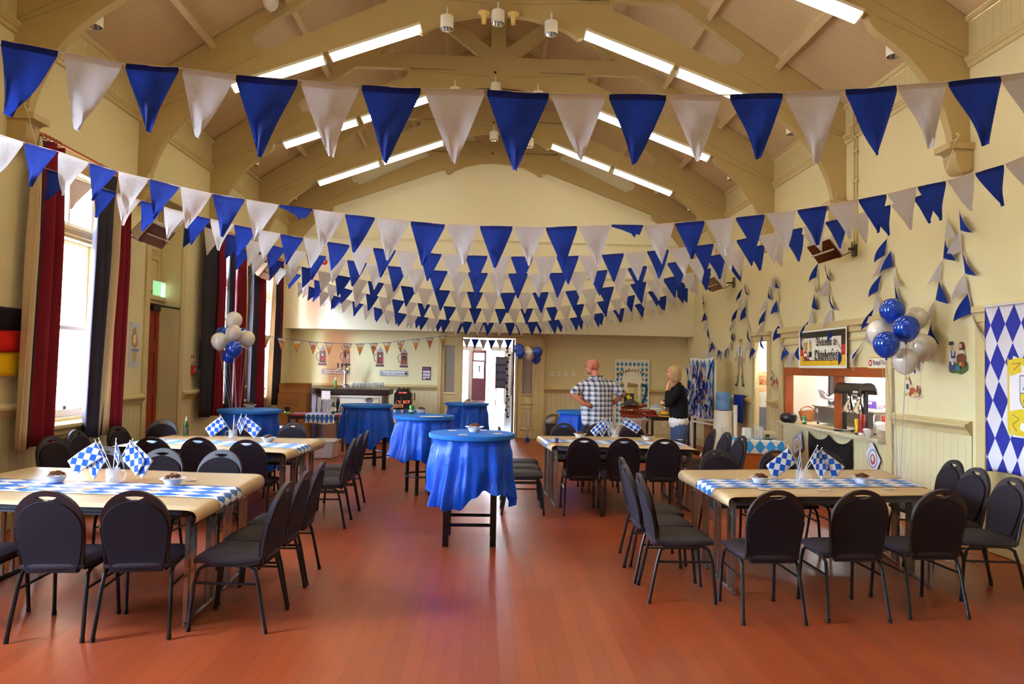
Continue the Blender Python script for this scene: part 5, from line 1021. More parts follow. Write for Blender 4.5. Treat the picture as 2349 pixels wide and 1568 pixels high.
for lab, dx, dz, c1, r in (('red felt hat at the left of the hat pile', -.09, 0, '#c5281c', .13), ('yellow feathered hat in front of the hat pile', .15, 0, '#e6b81a', .11), ('pale blue cap on top of the hat pile', .0, .121, '#a9bcd6', .14)):
    t = thing('party_hat', lab, 'hat', (hx.x + dx, 14.62 + (.08 if c1 != '#e6b81a' else -.13), .753 + dz)); b = MB(); b.lathe([(r * 1.25, .0), (r * 1.2, .012), (r * .9, .02), (r * .8, .07), (r * .55, .105), (0, .115)], 18); b.build('crown', P(c1, .8), t); b = MB(); b.lathe([(r * .91, .018), (r * .86, .045)], 18, cap=False); b.build('band', P('#2a2626' if c1 != '#a9bcd6' else '#e9e6e0', .8), t)
t = thing('foil_bag', 'crumpled silver foil bag on the table beside the woman', 'bag', (at(1531, 945, Y=14.75).x, 14.8, .753)); b = MB(); rnd = random.Random(4)
b.grid(lambda u, v: ((.075 - .03 * v) * cos(2 * pi * u) * (1 + .2 * sin(9 * u * 2 * pi + 6 * v)), (.05 - .02 * v) * sin(2 * pi * u) * (1 + .2 * sin(7 * 2 * pi * u + 9 * v)), .27 * v), 28, 10); b.build('foil', P('#c9ccd2', .15, .9), t)
# ------------------------------------------------------------------ left wall fittings
ON_L = lambda px, py: at(px, py, X=XL + .002)
def flag_bands(): 
    p = ON_L(65, 711); y1 = p.y; z1 = p.z; z0 = ON_L(64, 858).z; w = 1.05; t = thing('german_flag', 'black, red and gold flag hung on the left wall', 'flag', (XL + .02, y1 - w / 2, (z0 + z1) / 2), pi / 2); h = z1 - z0
    for k, c in enumerate(('#1c181b', '#d81f14', '#f0bd14')):
        b = MB(); b.grid(lambda u, v: ((u - .5) * w, -.02 - .01 * sin(8 * u + 3 * v) - .012 * sin(5 * (k + v)), h / 2 - h / 3 * (k + v) + (.02 * sin(6 * u) if k == 2 else 0) * v), 16, 5); q = b.build('band', fabric('flag_band_' + c[1:], c, .8, 150, .1, .1), t); so = q.modifiers.new('thickness', 'SOLIDIFY'); so.thickness = .002; q['label'] = ('black band', 'red band', 'gold band')[k]
flag_bands()
p = ON_L(461, 806); t = thing('stein_cutout', 'cardboard beer stein cut-out on the left wall beyond the red door', 'wall decoration', p, pi / 2); q = stein_art(2).build('print', t); q.scale = (1.15, 1, 1.2)
p = ON_L(307, 790); t = thing('coat_of_arms_print', 'pale print of a golden crest on the wall beside the orange curtain lining', 'poster', p, pi / 2); a = Art(); a.re(-.12, -.3, .14, .3, '#c3c8cf'); a.shape([(-.05, .2), (.02, .24), (.08, .1), (.1, -.0), (.04, -.06), (-.06, -.02), (-.08, .08)], '#b58a3c'); a.shape([(-.03, .12), (.04, .14), (.05, .04), (0, -.0), (-.04, .04)], '#e2d3a0'); a.re(-.07, -.09, .12, -.06, '#6f86a3'); a.shape([(-.04, -.1), (.07, -.1), (.06, -.2), (.02, -.25), (-.03, -.2)], '#c9a758'); a.build('sheet', t)
t = thing('fire_call_point', 'red fire alarm call point on the left wall below its sign', 'alarm', ON_L(441, 848), pi / 2); b = MB(); b.bb((-.06, -.05, -.075), (.06, 0, .075)); b.build('case', P('#b8201c', .35), t, bevel=.008); b = MB(); b.bb((-.03, -.056, -.03), (.03, -.05, .03)); b.build('glass', P('#8d99a0', .2), t)
t = thing('fire_sign', 'small white and red fire alarm sign on the left wall', 'sign', ON_L(441, 826), pi / 2); a = Art(); a.re(-.05, -.085, .05, .085, '#e6e2da'); a.re(-.05, .03, .05, .085, '#c22a24'); a.el(0, .055, .018, .018, '#f0ece6', 10); a.re(-.03, -.06, .03, -.05, '#c22a24'); a.re(-.03, -.03, .03, -.02, '#c22a24', 0); a.build('plate', t)
t = thing('wall_socket', 'white socket on the left wall between the farther curtains', 'socket', ON_L(574.5, 839), pi / 2); b = MB(); b.bb((-.05, -.014, -.06), (.05, 0, .06)); b.build('plate', M['white'], t, bevel=.004); b = MB(); b.bb((-.02, -.018, -.03), (.02, -.012, .03)); b.build('rocker', P('#c9c4b4', .4), t)
def exit_sign(lab, loc, rz, w, h, on=1.6):
    t = thing('exit_sign', lab, 'exit sign', loc, rz); b = MB(); b.bb((-w / 2, 0, -h / 2), (w / 2, .05, h / 2)); b.build('case', M['white'], t, bevel=.006)
    a = Art(); g_ = emit('exit_green', '#12a86a', on * .55); w_ = emit('exit_white', '#eafff4', on); a.re(-w / 2 + .008, -h / 2 + .012, w / 2 - .008, h / 2 - .008, g_)
    k = h * .9; a.re(.0, -k * .4, k * .36, k * .4, w_); a.el(.16 * k, .25 * k, .06 * k, .07 * k, g_, 10); a.line([(.17 * k, .17 * k), (.15 * k, -.06 * k), (.24 * k, -.2 * k), (.2 * k, -.36 * k)], .07 * k, g_); a.line([(.15 * k, -.06 * k), (.06 * k, -.2 * k), (.0, -.2 * k)], .06 * k, g_, 0); a.line([(.26 * k, .04 * k), (.17 * k, .13 * k), (.07 * k, .02 * k)], .05 * k, g_, 0); a.build('running_man_panel', t)
p0, p1 = at(354, 650, X=XL - .26), at(379, 680, X=XL - .26); exit_sign('green running man exit sign over the red door', (XL - .24, (p0.y + p1.y) / 2, (p0.z + p1.z) / 2), pi / 2 - .15, .42, .26)
p = at(1117, 799.5, Y=CY - .1); exit_sign('small green exit sign over the far street door', (p.x, CY - .1, p.z), 0, .46, .17, 2.2)
# ------------------------------------------------------------------ right wall: flags, banner, signs, cut-outs
ON_R = lambda px, py, d=.002: at(px, py, X=XR - d)
RZR = -pi / 2
def big_flag():
    p = ON_R(2262, 705, .1); q = ON_R(2246, 1075, .1); y1 = p.y; z1 = p.z; z0 = q.z; w = 1.3; h = z1 - z0
    t = thing('lozenge_flag', 'large blue and white lozenge flag with gold crest on the right wall', 'flag', (XR - .1, y1 - w / 2, (z0 + z1) / 2), RZR)
    mt = lozenge('big_flag_lozenges', '#272f9c', '#e2dce4', .6, .12, .35); b = MB(); wav = lambda u, v: -.012 - .02 * (1 + sin(9 * u + 3 * v)) * (.2 + v) * .5
    b.grid(lambda u, v: ((u - .5) * w + .05 * v * (.5 - u) * 1.3 - .03 * sin(pi * v) * 0, wav(u, v), h / 2 - h * v + .02 * sin(7 * u) * v), 40, 40, uvf=lambda u, v: ((u * w / .19) + v * h / .36 + .12 * sin(6 * v) + 30, (u * w / .19) - v * h / .36 + .12 * sin(6 * v) + 30))
    o = b.build('flag_cloth', mt, t); so = o.modifiers.new('thickness', 'SOLIDIFY'); so.thickness = .002
    e = MB(); e.tube([(-w / 2, -.02, h / 2 + .005), (w / 2, -.02, h / 2 + .005)], .012, 8); e.build('top_hem', P('#dcd6dc', .8), t)
    a = Art(); Y_ = '#d9bd1f'; G_ = '#a8861a'; cx = .0
    a.shape([(-.29, .38), (-.17, .34), (-.05, .38), (.05, .38), (.17, .34), (.29, .38), (.29, .3), (.36, .1), (.34, -.3), (.3, -.42), (-.3, -.42), (-.34, -.3), (-.36, .1)], '#e6e0e6')
    for s in (-1, 1):
        a.shape([(s * .34, .34), (s * .24, .36), (s * .12, .35), (s * .1, .29), (s * .2, .28), (s * .19, .22), (s * .32, .18), (s * .35, .24)], Y_, s < 0); a.shape([(s * .36, .36), (s * .345, .36), (s * .33, -.4), (s * .36, -.4)], Y_, 0)
        a.shape([(s * .33, -.17), (s * .2, -.14), (s * .09, -.16), (s * .1, -.3), (s * .2, -.27), (s * .22, -.34), (s * .12, -.37), (s * .14, -.41), (s * .3, -.4), (s * .34, -.3)], Y_, 0); a.line([(s * .3, -.2), (s * .22, -.24), (s * .3, -.3), (s * .25, -.36)], .012, G_, s < 0); a.line([(s * .3, .3), (s * .2, .31), (s * .28, .24)], .012, G_, 0)
    a.shape([(-.21, .19), (.21, .19), (.21, -.06), (.17, -.13), (0, -.2), (-.17, -.13), (-.21, -.06)], '#5a5468'); a.re(-.2, .02, -.005, .18, '#d9d5e2'); a.re(.005, .02, .2, .18, '#221a1c', 0); a.shape([(-.2, .01), (-.005, .01), (-.005, -.18), (-.16, -.12), (-.2, -.06)], '#d9bd1f', 0); a.shape([(.2, .01), (.005, .01), (.005, -.18), (.16, -.12), (.2, -.06)], '#c3222c', 0)
    a.shape([(-.17, .05), (-.13, .14), (-.07, .16), (-.04, .1), (-.09, .04)], '#2a3a9c'); a.shape([(.05, .04), (.08, .14), (.13, .16), (.16, .1), (.1, .04)], '#d9bd1f', 0); a.shape([(.005, .01), (.06, .01), (.03, -.03), (.06, -.07), (.03, -.11), (.05, -.15), (.005, -.17)], '#e6e0e6', 0)
    for i in range(3): a.el(-.15 + .05 * i, -.06 - .02 * i, .012, .03, '#2a1c16', 8, i == 0)
    a.re(-.06, -.03, .06, .07, '#e6e0e6'); 
    for i in range(3):
        for j in range(3): a.shape([(-.06 + .04 * i, -.012 + .033 * j), (-.04 + .04 * i, .0 + .033 * j), (-.02 + .04 * i, -.012 + .033 * j), (-.04 + .04 * i, -.028 + .033 * j)], '#2a4ac0', i + j == 0)
    pr = a.build('crest', t, (.04, -.04, -.04)); pr.scale = (1.0, 1, .92)
big_flag()
def banner():
    c = [ON_R(*p, .06) for p in ((1833, 760), (1941, 748), (1945, 843), (1838, 845))]; y0, y1 = c[0].y, (c[1].y + c[2].y) / 2; w = y0 - y1; z1 = (c[0].z + c[1].z) / 2; z0 = (c[2].z + c[3].z) / 2; h = z1 - z0
    t = thing('welcome_banner', 'welcome banner over the hatch with black, red and gold border', 'banner', (XR - .062, (y0 + y1) / 2, (z0 + z1) / 2), RZR); W2, H2 = w / 2, h / 2
    a = Art(); a.re(-W2, -H2, W2, H2, '#e9e6de'); a.re(-W2 + .06, H2 - .11, W2 - .03, H2 - .03, '#1d1917'); a.re(-W2 + .06, .0, -W2 + .16, H2 - .11, '#1d1917', 0); a.re(W2 - .13, .05, W2 - .03, H2 - .11, '#1d1917', 0); a.re(-W2 + .06, -H2 + .04, W2 - .03, -H2 + .11, '#e6b81c', 0); a.re(-W2 + .06, -H2 + .11, -W2 + .16, -.1, '#e6b81c', 0); a.re(W2 - .13, -H2 + .11, W2 - .03, -.1, '#e6b81c', 0); a.re(W2 - .13, -.1, W2 - .03, .05, '#c4221c', 0); a.re(-W2 + .06, -.1, -W2 + .16, .0, '#c4221c', 0)
    a.re(-W2 + .16, -H2 + .11, W2 - .13, H2 - .11, '#1d1917'); a.re(-W2 + .17, -H2 + .12, W2 - .14, H2 - .12, '#efece2')
    a.re(-W2 + .2, -.02, -W2 + .31, H2 - .16, '#d3a63a'); a.el(-W2 + .255, H2 - .15, .07, .035, '#f2ead0', 12); a.re(-W2 + .36, -H2 + .18, -W2 + .45, .08, '#cdb67c', 0); a.re(-W2 + .355, -.12, -W2 + .455, -.04, '#1c1a18'); a.shape([(-W2 + .37, .08), (-W2 + .44, .08), (-W2 + .42, .14), (-W2 + .39, .14)], '#9a9aa0', 0); a.el(-W2 + .25, -.1, .075, .075, '#a8301c', 16); a.el(-W2 + .225, -.085, .026, .03, '#efece2', 10); a.el(-W2 + .278, -.085, .026, .03, '#efece2', 10, 0); a.line([(-W2 + .3, -.15), (-W2 + .37, -.17), (-W2 + .35, -.1)], .02, '#1c1a18')
    p = a.build('print', t); ink = P('#141014', .6); y_ = -.002 - .0012 * a.k - .003
    text('Welcome to', .17, p, (.17, y_, .09), FRONT, ink, fraktur=True, fitw=.62); text('Oktoberfest', .21, p, (.19, y_, -.1), FRONT, ink, fraktur=True, fitw=.74)
banner()
p0, p1 = ON_R(1995, 821), ON_R(2056, 842); w = p0.y - p1.y
plaque('pretzel_sign', 'small Pretzel Stand sign with red pretzels over the hatch', (XR - .022, (p0.y + p1.y) / 2, (at(2025, 832, X=XR).z)), RZR, w, .145, 'Pretzel Stand', .085, bord='#c9a63a', face='#ece7d6', ink='#8a6a70', emb='#b03428', sx=.9)
def couple():
    t = thing('couple_cutout', 'cardboard cut-out of a couple in Bavarian dress on the right wall', 'wall decoration', ON_R(2199, 821), RZR); a = Art(); 
    q = lambda *pts: [((x - 85) * .00186, (150 - y) * .00122) for x, y in pts]; k = [1]
    def s(col, *pts): a.shape(q(*pts), col)
    s('#4a6a34', (2, 220), (20, 200), (60, 190), (110, 195), (150, 180), (165, 200), (165, 250), (140, 275), (110, 290), (70, 278), (30, 280), (5, 265)); s('#dcd6d2', (5, 100), (25, 80), (50, 85), (65, 110), (70, 150), (60, 200), (20, 200), (5, 150)); s('#3a4a7c', (22, 80), (30, 80), (34, 130), (50, 130), (52, 85), (60, 90), (62, 150), (25, 150)); s('#3d4f80', (10, 180), (60, 180), (62, 255), (30, 265), (8, 240)); s('#caa083', (20, 45), (45, 40), (50, 60), (42, 78), (25, 78)); s('#2c2a3a', (8, 25), (15, 5), (45, 2), (50, 22), (60, 30), (30, 38), (8, 34))
    s('#6a3a22', (100, 20), (115, 10), (130, 18), (142, 60), (138, 85), (120, 80), (100, 85), (96, 50)); s('#d8ab90', (100, 30), (118, 28), (120, 55), (110, 68), (100, 60)); s('#e0d8cc', (92, 95), (110, 80), (135, 85), (150, 110), (148, 140), (92, 140)); s('#7a4526', (78, 130), (100, 112), (140, 112), (152, 140), (150, 190), (80, 190)); s('#4f7fa0', (66, 215), (100, 205), (110, 250), (72, 260)); s('#d0a53a', (100, 190), (125, 185), (128, 215), (104, 215)); s('#e6dccb', (40, 150), (60, 195), (50, 215), (38, 200)); s('#a8432c', (120, 200), (150, 195), (150, 225), (125, 230))
    a.build('print', t)
couple()
def platter(lab, p, sc):
    t = thing('platter_cutout', lab, 'wall decoration', p, RZR); a = Art(); q = lambda *pts: [((x - 75) * .0022 * sc, (110 - y) * .00128 * sc) for x, y in pts]
    a.shape(q(*[(85 + 70 * cos(i / 12 * pi * 2), 165 + 42 * sin(i / 12 * pi * 2)) for i in range(12)]), '#d8c9ba'); a.shape(q(*[(85 + 60 * cos(i / 12 * pi * 2), 160 + 32 * sin(i / 12 * pi * 2)) for i in range(12)]), '#c79a68'); a.shape(q((8, 10), (30, 0), (42, 12), (46, 130), (8, 135)), '#d9d0bb'); a.shape(q((14, 70), (38, 70), (36, 118), (16, 118)), '#35392e'); a.shape(q((8, 8), (36, 8), (40, 30), (8, 34)), '#c7a04e'); a.shape(q((34, 2), (40, 0), (64, 70), (56, 76)), '#8a3a2a')
    for x, y, r, c in ((70, 125, 24, '#a83e26'), (92, 140, 20, '#c0582e'), (60, 160, 18, '#8f3420'), (105, 160, 22, '#d0ad70'), (80, 172, 16, '#dcc08a'), (124, 118, 16, '#9a3c2a'), (130, 142, 12, '#3f5a34'), (20, 165, 14, '#d0a52c')): a.shape(q(*[(x + r * cos(i / 10 * 2 * pi), y + r * sin(i / 10 * 2 * pi)) for i in range(10)]), c)
    a.shape(q((116, 80), (130, 80), (134, 112), (112, 112)), '#a0402c'); a.build('print', t)
platter('cut-out of a beer and sausage platter on the wall right of the hatch', ON_R(2096, 891), 1.0)
platter('cut-out of a beer and sausage platter between hatch and doorway', (XR - .032, 11.72, ON_R(1788, 872).z), 1.15)
def figure(lab, p, sc=1):
    t = thing('jointed_figure', lab, 'wall decoration', p, RZR); a = Art(); q = lambda *pts: [((x - 728) * .0045 * sc, (280 - y) * .00163 * sc) for x, y in pts]
    a.shape(q((712, 0), (728, -8), (745, 0), (748, 30), (712, 30)), '#8a9a2c'); a.shape(q((714, 28), (746, 28), (744, 60), (730, 72), (716, 60)), '#d8a884'); a.shape(q((702, 80), (730, 66), (758, 80), (752, 205), (708, 205)), '#dfe0de'); a.shape(q((700, 85), (708, 90), (690, 160), (682, 215), (668, 250), (664, 230), (672, 150)), '#d5d8dc'); a.shape(q((758, 85), (750, 90), (768, 150), (768, 215), (780, 260), (785, 235), (782, 150)), '#d5d8dc'); a.shape(q((666, 215), (684, 215), (680, 262), (666, 262)), '#d39a4c'); a.shape(q((762, 225), (782, 225), (784, 280), (764, 280)), '#d39a4c')
    a.shape(q((706, 200), (754, 200), (760, 330), (740, 345), (730, 280), (722, 345), (702, 330)), '#a8a29a'); a.shape(q((722, 80), (738, 80), (734, 190), (726, 190)), '#8f8f7c'); a.shape(q((706, 335), (722, 340), (716, 440), (698, 440)), '#d8ac7c'); a.shape(q((740, 340), (756, 335), (764, 435), (748, 440)), '#d8ac7c', 0)
    for x in (706, 756): a.shape(q((x - 10, 430), (x + 10, 430), (x + 8, 455), (x - 8, 455)), '#8b6f9c', x < 720); a.shape(q((x - 8, 455), (x + 8, 455), (x + (10 if x > 720 else 2), 530), (x - (2 if x > 720 else 12), 530)), '#7f9a2e', 0)
    a.shape(q((678, 530), (700, 525), (700, 560), (676, 552)), '#2a2228'); a.shape(q((760, 525), (782, 530), (788, 555), (762, 560)), '#2a2228', 0); a.build('print', t)
figure('jointed paper figure in lederhosen on the wall left of the doorway', ON_R(1698, 832)); figure('jointed paper figure in lederhosen above the easel, partly hidden', at(1627, 835, X=XR - .002))
# ------------------------------------------------------------------ hatch: things on the counter and in the kitchen
ZC = .918
def on_counter(px, py): return at(px, py, Z=ZC)
t = thing('speaker_pod', 'round black speaker pod at the far end of the hatch counter', 'speaker', on_counter(1809, 968)); b = MB(); b.lathe([(0, 0), (.09, .0), (.12, .03), (.135, .075), (.12, .12), (.08, .145), (0, .15)], 22); b.build('body', M['black'], t); b = MB(); b.lathe([(.0, -.136), (.04, -.132), (.05, -.125)], 14, (0, 0, .075), axis='y'); b.build('grille', M['blackmat'], t)
t = thing('wicker_basket', 'brown wicker basket behind the drink can on the counter', 'basket', on_counter(1843, 966) + Vector((.12, .12, 0))); b = MB(); b.grid(lambda u, v: ((.1 + .04 * v) * cos(2 * pi * u) * (1 + .02 * sin(40 * pi * u) * cos(20 * v)), (.1 + .04 * v) * sin(2 * pi * u), .16 * v + .02 * sin(4 * pi * u) * v), 60, 10); b.lathe([(0, .005), (.1, .005)], 20); b.build('weave', P('#8a5227', .6, var=.3, scale=60), t); b = MB(); b.tube([(.13 * cos(a_), 0, .12 + .12 * sin(a_)) for a_ in [pi * i / 12 for i in range(13)]], .01, 6); b.build('handle', P('#8a5227', .6), t)
can('green drink can on the hatch counter', on_counter(1845, 972), '#3a8a4c')
p = on_counter(1852, 976); q = at(1990, 976, Z=ZC)
t = thing('food_warmer', 'stainless steel food warmer box on the hatch counter', 'food warmer', (XR + .42, 10.05, ZC)); b = MB(); b.bb((-.18, -.88, .03), (.3, .82, .27)); b.build('tank', M['steel'], t, bevel=.012); b = MB(); b.bb((-.2, -.9, .27), (.32, .84, .29)); b.build('rim', M['chromeleg'], t, bevel=.004)
for s in (-.8, .74):
    for x in (-.15, .27): l = MB(); l.lathe([(.018, 0), (.018, .03), (0, .03)], 10, (x, s, 0)); l.build('leg', M['black'], t)
l = MB(); l.bb((-.185, .68, .18), (-.18, .75, .24)); l.build('control_label', P('#dcdcdc', .5), t)
def paper_heap(lab, p, s):
    t = thing('paper_napkins', lab, 'napkins', p); rnd = random.Random(int(s * 100)); b = MB()
    for i in range(3):
        R = Euler((rnd.uniform(-.5, .5), rnd.uniform(-.5, .5), rnd.uniform(0, 3))).to_matrix(); b.grid(lambda u, v: R @ Vector(((u - .5) * .3 * s, (v - .5) * .26 * s, .05 * sin(4 * u + i) * cos(3 * v) + .22 * s * max(0, u * v - .3))) + Vector((0, .06 * (i - 1), .14 * s)), 8, 8)
    o = b.build('sheets', P('#d9ccd9', .7), t); so = o.modifiers.new('thickness', 'SOLIDIFY'); so.thickness = .001
paper_heap('pale folded paper standing on the left end of the food warmer', Vector((XR + .42, 10.72, ZC + .31)), .8); paper_heap('pale folded paper standing in the middle of the food warmer', Vector((XR + .47, 10.15, ZC + .31)), 1.1)
p = on_counter(1950, 984); yl = p.y; t = thing('heat_lamp_stand', 'black double heat lamp stand with curved hood on the hatch counter', 'heat lamp', (XR + .04, 9.27, ZC)); b = MB(); HZ = .54
b.prism([[(x * .5, z) for x, z in [(-.24, HZ - .02), (-.22, HZ + .06), (-.16, HZ + .115), (-.08, HZ + .135), (.08, HZ + .135), (.16, HZ + .115), (.22, HZ + .06), (.24, HZ - .02), (.2, HZ - .02), (.18, HZ + .04), (-.18, HZ + .04), (-.2, HZ - .02)]]], -.34, .34, lambda u, v, w: (u, w, v)); b.build('hood', P('#2c2420', .3), t, bevel=.008)
for s in (-1, 1):
    b = MB(); b.bb((-.022, s * .27 - .022, .02), (.022, s * .27 + .022, HZ + .02)); b.bb((-.13, s * .27 - .04, 0), (.13, s * .27 + .04, .02)); b.build('post', M['black'], t, bevel=.004)
    b = MB(); c_ = (0, s * .13, 0); b.lathe([(.012, HZ + .02), (.03, HZ - .02), (.032, HZ - .07), (.04, HZ - .12), (.085, HZ - .2), (.105, HZ - .27), (.1, HZ - .27), (.08, HZ - .21), (.03, HZ - .12)], 20, c_, cap=False); b.build('lamp_shade', M['chrome'], t)
    b = MB(); b.ball((0, s * .13, HZ - .22), .04, 10); b.build('bulb', P('#e6d9c4', .3), t)
b = MB(); b.bb((-.125, -.3, HZ + .0), (-.121, -.18, HZ + .03)); b.build('maker_plate', P('#cfc8b8', .4), t)
def squeeze(lab, px, py, col, r=.035, h=.2, capc=None):
    t = thing('sauce_bottle', lab, 'sauce bottle', on_counter(px, py)); b = MB(); b.lathe([(0, 0), (r, 0), (r * 1.03, h * .1), (r * .9, h * .45), (r * 1.05, h * .85), (r, h), (0, h)], 16); b.build('body', P(col, .25, coat=.3), t); b = MB(); b.lathe([(r * .95, 0), (r * 1.1, 0), (r * 1.08, .035), (r * .8, .036)], 14, (0, 0, 0)) ; b.build('cap', P(capc or '#e9e6e2', .4), t)
squeeze('upside-down red ketchup bottle nearer the mustard on the counter', 1977, 998, '#9c1f1a', .04, .27); squeeze('red ketchup bottle behind the white bowls', 2030, 996, '#9c1f1a', .04, .25); squeeze('yellow mustard bottle beside the ketchup', 1966, 995, '#e6b818', .03, .2, '#e6b818')
def oval_bowl(lab, px, py, rx, ry, h, col='#e3dcd2'):
    t = thing('serving_bowl', lab, 'bowl', on_counter(px, py) if px < 2035 else Vector((4.93, 8.52, ZC)), .0, 'white serving bowls on the hatch counter'); b = MB(); n = 32; vs = []; prof = [(.0, 0), (.45, 0), (.7, .35), (.9, .75), (1, 1), (.95, 1), (.8, .6), (.4, .08), (0, .08)]
    for r, z in prof: vs += [(rx * r * cos(2 * pi * k / n), ry * r * sin(2 * pi * k / n), h * z * (1 + (.22 * sin(2 * pi * k / n) ** 2 if z > .5 else 0))) for k in range(n)]
    b.add(vs, [(i * n + k, i * n + (k + 1) % n, (i + 1) * n + (k + 1) % n, (i + 1) * n + k) for i in range(len(prof) - 1) for k in range(n)]); b.build('body', P(col, .25), t)
oval_bowl('small round white bowl nearest the ketchup', 1993, 1003, .07, .07, .09); oval_bowl('large upswept white serving bowl on the hatch counter', 2031, 1001, .12, .15, .15); oval_bowl('cream bowl at the right end of the hatch counter', 2040, 1012, .08, .075, .08, '#d9c3a4')
t = thing('serving_platter', 'flat white platter under the heat lamps', 'platter', on_counter(1934, 987)); b = MB(); b.lathe([(0, 0), (.1, .0), (.13, .022), (.13, .027), (.09, .008), (0, .008)], 24); b.build('dish', BOWL, t)
t = thing('carving_knife', 'black handled knife lying on the hatch counter', 'knife', on_counter(1962, 992), .3); b = MB(); b.tube([(-.06, 0, .012), (.06, 0, .012)], .011, 8); b.build('handle', M['black'], t); b = MB(); b.box((.15, 0, .012), (.18, .03, .003)); b.build('blade', M['steel'], t)
# kitchen bench behind
t = thing('kitchen_bench', 'kitchen bench with dark top beyond the hatch', 'bench', (7.75, 12.6, 0)); b = MB(); b.bb((-.32, -2.6, .0), (.33, 2.0, .86)); b.build('cabinet', P('#c5bfce', .4), t); b = MB(); b.bb((-.36, -2.6, .86), (.33, 2.0, .9)); b.build('worktop', P('#17151b', .25), t, bevel=.006)
def kitchen(lab, nm, cat, x, y, fn, z=.902): t = thing(nm, lab, cat, (x, y, z)); fn(t)
def k1(t): b = MB(); b.grid(lambda u, v: (.06 * cos(2 * pi * u) * (1 + .06 * sin(10 * v + 14 * u)), .16 * sin(2 * pi * u) * (1 - .2 * v ** 4), .26 * v), 24, 10); b.build('packet', P('#4a1c9c', .25, coat=.5), t); q = MB(); q.bb((-.064, -.12, .2), (-.05, .12, .25)); q.build('seal', P('#d8d2ea', .3), t)
kitchen('purple packet standing on the kitchen bench', 'chip_packet', 'packet', 7.92, at(1999, 900, X=7.92).y, k1)
def k2(t): b = MB(); b.lathe([(0, 0), (.07, 0), (.075, .25), (.05, .3), (.03, .33), (.03, .36), (0, .36)], 16); b.build('body', P('#1f9c3c', .2), t)
kitchen('green bottle on the kitchen bench at the right of the hatch', 'detergent_bottle', 'bottle', 7.92, at(2050, 900, X=7.92).y, k2)
def k3(t):
    b = MB(); b.lathe([(0, 0), (.04, 0), (.045, .14), (0, .16)], 14); b.build('body', P('#d0cbd8', .2), t); b = MB(); b.lathe([(.02, .16), (.045, .16), (.04, .2), (0, .21)], 12); b.build('cap', P('#e8581c', .4), t)
kitchen('orange capped bottle on the kitchen bench', 'orange_capped_bottle', 'bottle', 7.92, at(2033, 905, X=7.92).y, k3)
def k4(t):
    for i, c in enumerate(('#bfd4e6', '#a8e0d8', '#dfe6ec')): b = MB(); b.lathe([(0, i * .03), (.1, i * .03), (.14, i * .03 + .03), (.13, i * .03 + .03), (0, i * .03 + .01)], 20); b.build('plate', P(c, .3), t)
kitchen('stack of pale plates on the kitchen bench', 'plate_stack', 'plates', 7.6, at(2014, 920, X=7.6).y, k4)
def k5(t):
    b = MB(); b.lathe([(0, 0), (.11, 0), (.12, .1), (.12, .2), (0, .2)], 18); b.build('jug', M['blackmat'], t); b = MB(); b.tube([(0, .11, .19), (0, .2, .32), (0, .1, .42), (0, -.06, .42)], .018, 8); b.build('handle', M['blackmat'], t)
kitchen('black kettle with raised handle behind the heat lamps', 'kettle', 'kettle', 7.92, at(1975, 915, X=7.92).y, k5)
t = thing('towel_dispenser', 'white panel with dark screen and red tap on the kitchen wall', 'dispenser', (kx - .002, at(2050, 880, X=kx).y, at(2050, 878, X=kx).z), RZR); a = Art(); a.re(-.12, -.3, .16, .26, '#e4e2e6'); a.re(-.06, -.12, .06, .2, '#3c4654'); a.build('panel', t); b = MB(); b.tube([(-.1, -.02, .0), (-.1, -.1, .0), (-.1, -.1, -.06)], .014, 6); b.build('tap', P('#b03040', .3), t)
t = thing('wall_notice', 'white printed notice on the kitchen wall', 'notice', (at(1942, 866, Y=15.5).x, 15.498, at(1942, 866, Y=15.5).z)); a = Art(); a.re(-.18, -.15, .18, .2, '#dfe3ee')
for i in range(5): a.re(-.15, .14 - .06 * i, .15 - .03 * (i % 2), .155 - .06 * i, '#a9b0c4', i == 0)
a.build('sheet', t)
xk = at(1906, 900, Y=15.5).x; b = MB(); b.bb((xk - .06, 15.3, 0), (xk + .06, 15.5, 2.6)); struct('wall_kitchen_pier', b, P('#3a3640', .5))
b = MB(); xk = at(1884, 900, Y=15.5).x; b.bb((xk - .16, 15.46, 0), (xk + .14, 15.5, 2.1)); struct('door_6', b, P('#f3f2f4', .4))
# banner cloth hung under the counter, two diamond cards
t = thing('counter_flag', 'dark black and red flag with gold emblem swagged under the hatch counter', 'flag', (XR - .03, (at(1862, 1000, X=XR).y + at(1962, 1000, X=XR).y) / 2, .84), RZR); w = at(1862, 1000, X=XR).y - at(1962, 1000, X=XR).y
for k, (c, z0, z1) in enumerate((('#1d191c', 0, .42), ('#c3191a', .42, .66), ('#d9a818', .66, .8))):
    b = MB(); sw = lambda u: .1 * (1 - (2 * ((u * 2) % 1) - 1) ** 2) if 0 < u < 1 else 0
    b.grid(lambda u, v: ((u - .5) * w, -.012 - .014 * (1 + sin(13 * u + 4 * v)) * .5, -(z0 + (z1 - z0) * v) - sw(u) * (1 if k == 0 else 0) * (1 - v)), 30, 6); q = b.build('band', fabric('counter_flag_' + c[1:], c, .8, 120, .15, .1), t); so = q.modifiers.new('thickness', 'SOLIDIFY'); so.thickness = .002; q['label'] = ('black band', 'red band', 'gold band')[k]
a = Art(); a.shape([(-.1, .04), (.1, .06), (.12, 0), (.06, -.06), (0, -.12), (-.08, -.05)], '#d9ac1c'); a.shape([(-.05, .02), (.05, .03), (.03, -.05), (0, -.07)], '#2a2216'); a.build('emblem', t, (.0, -.04, -.36))
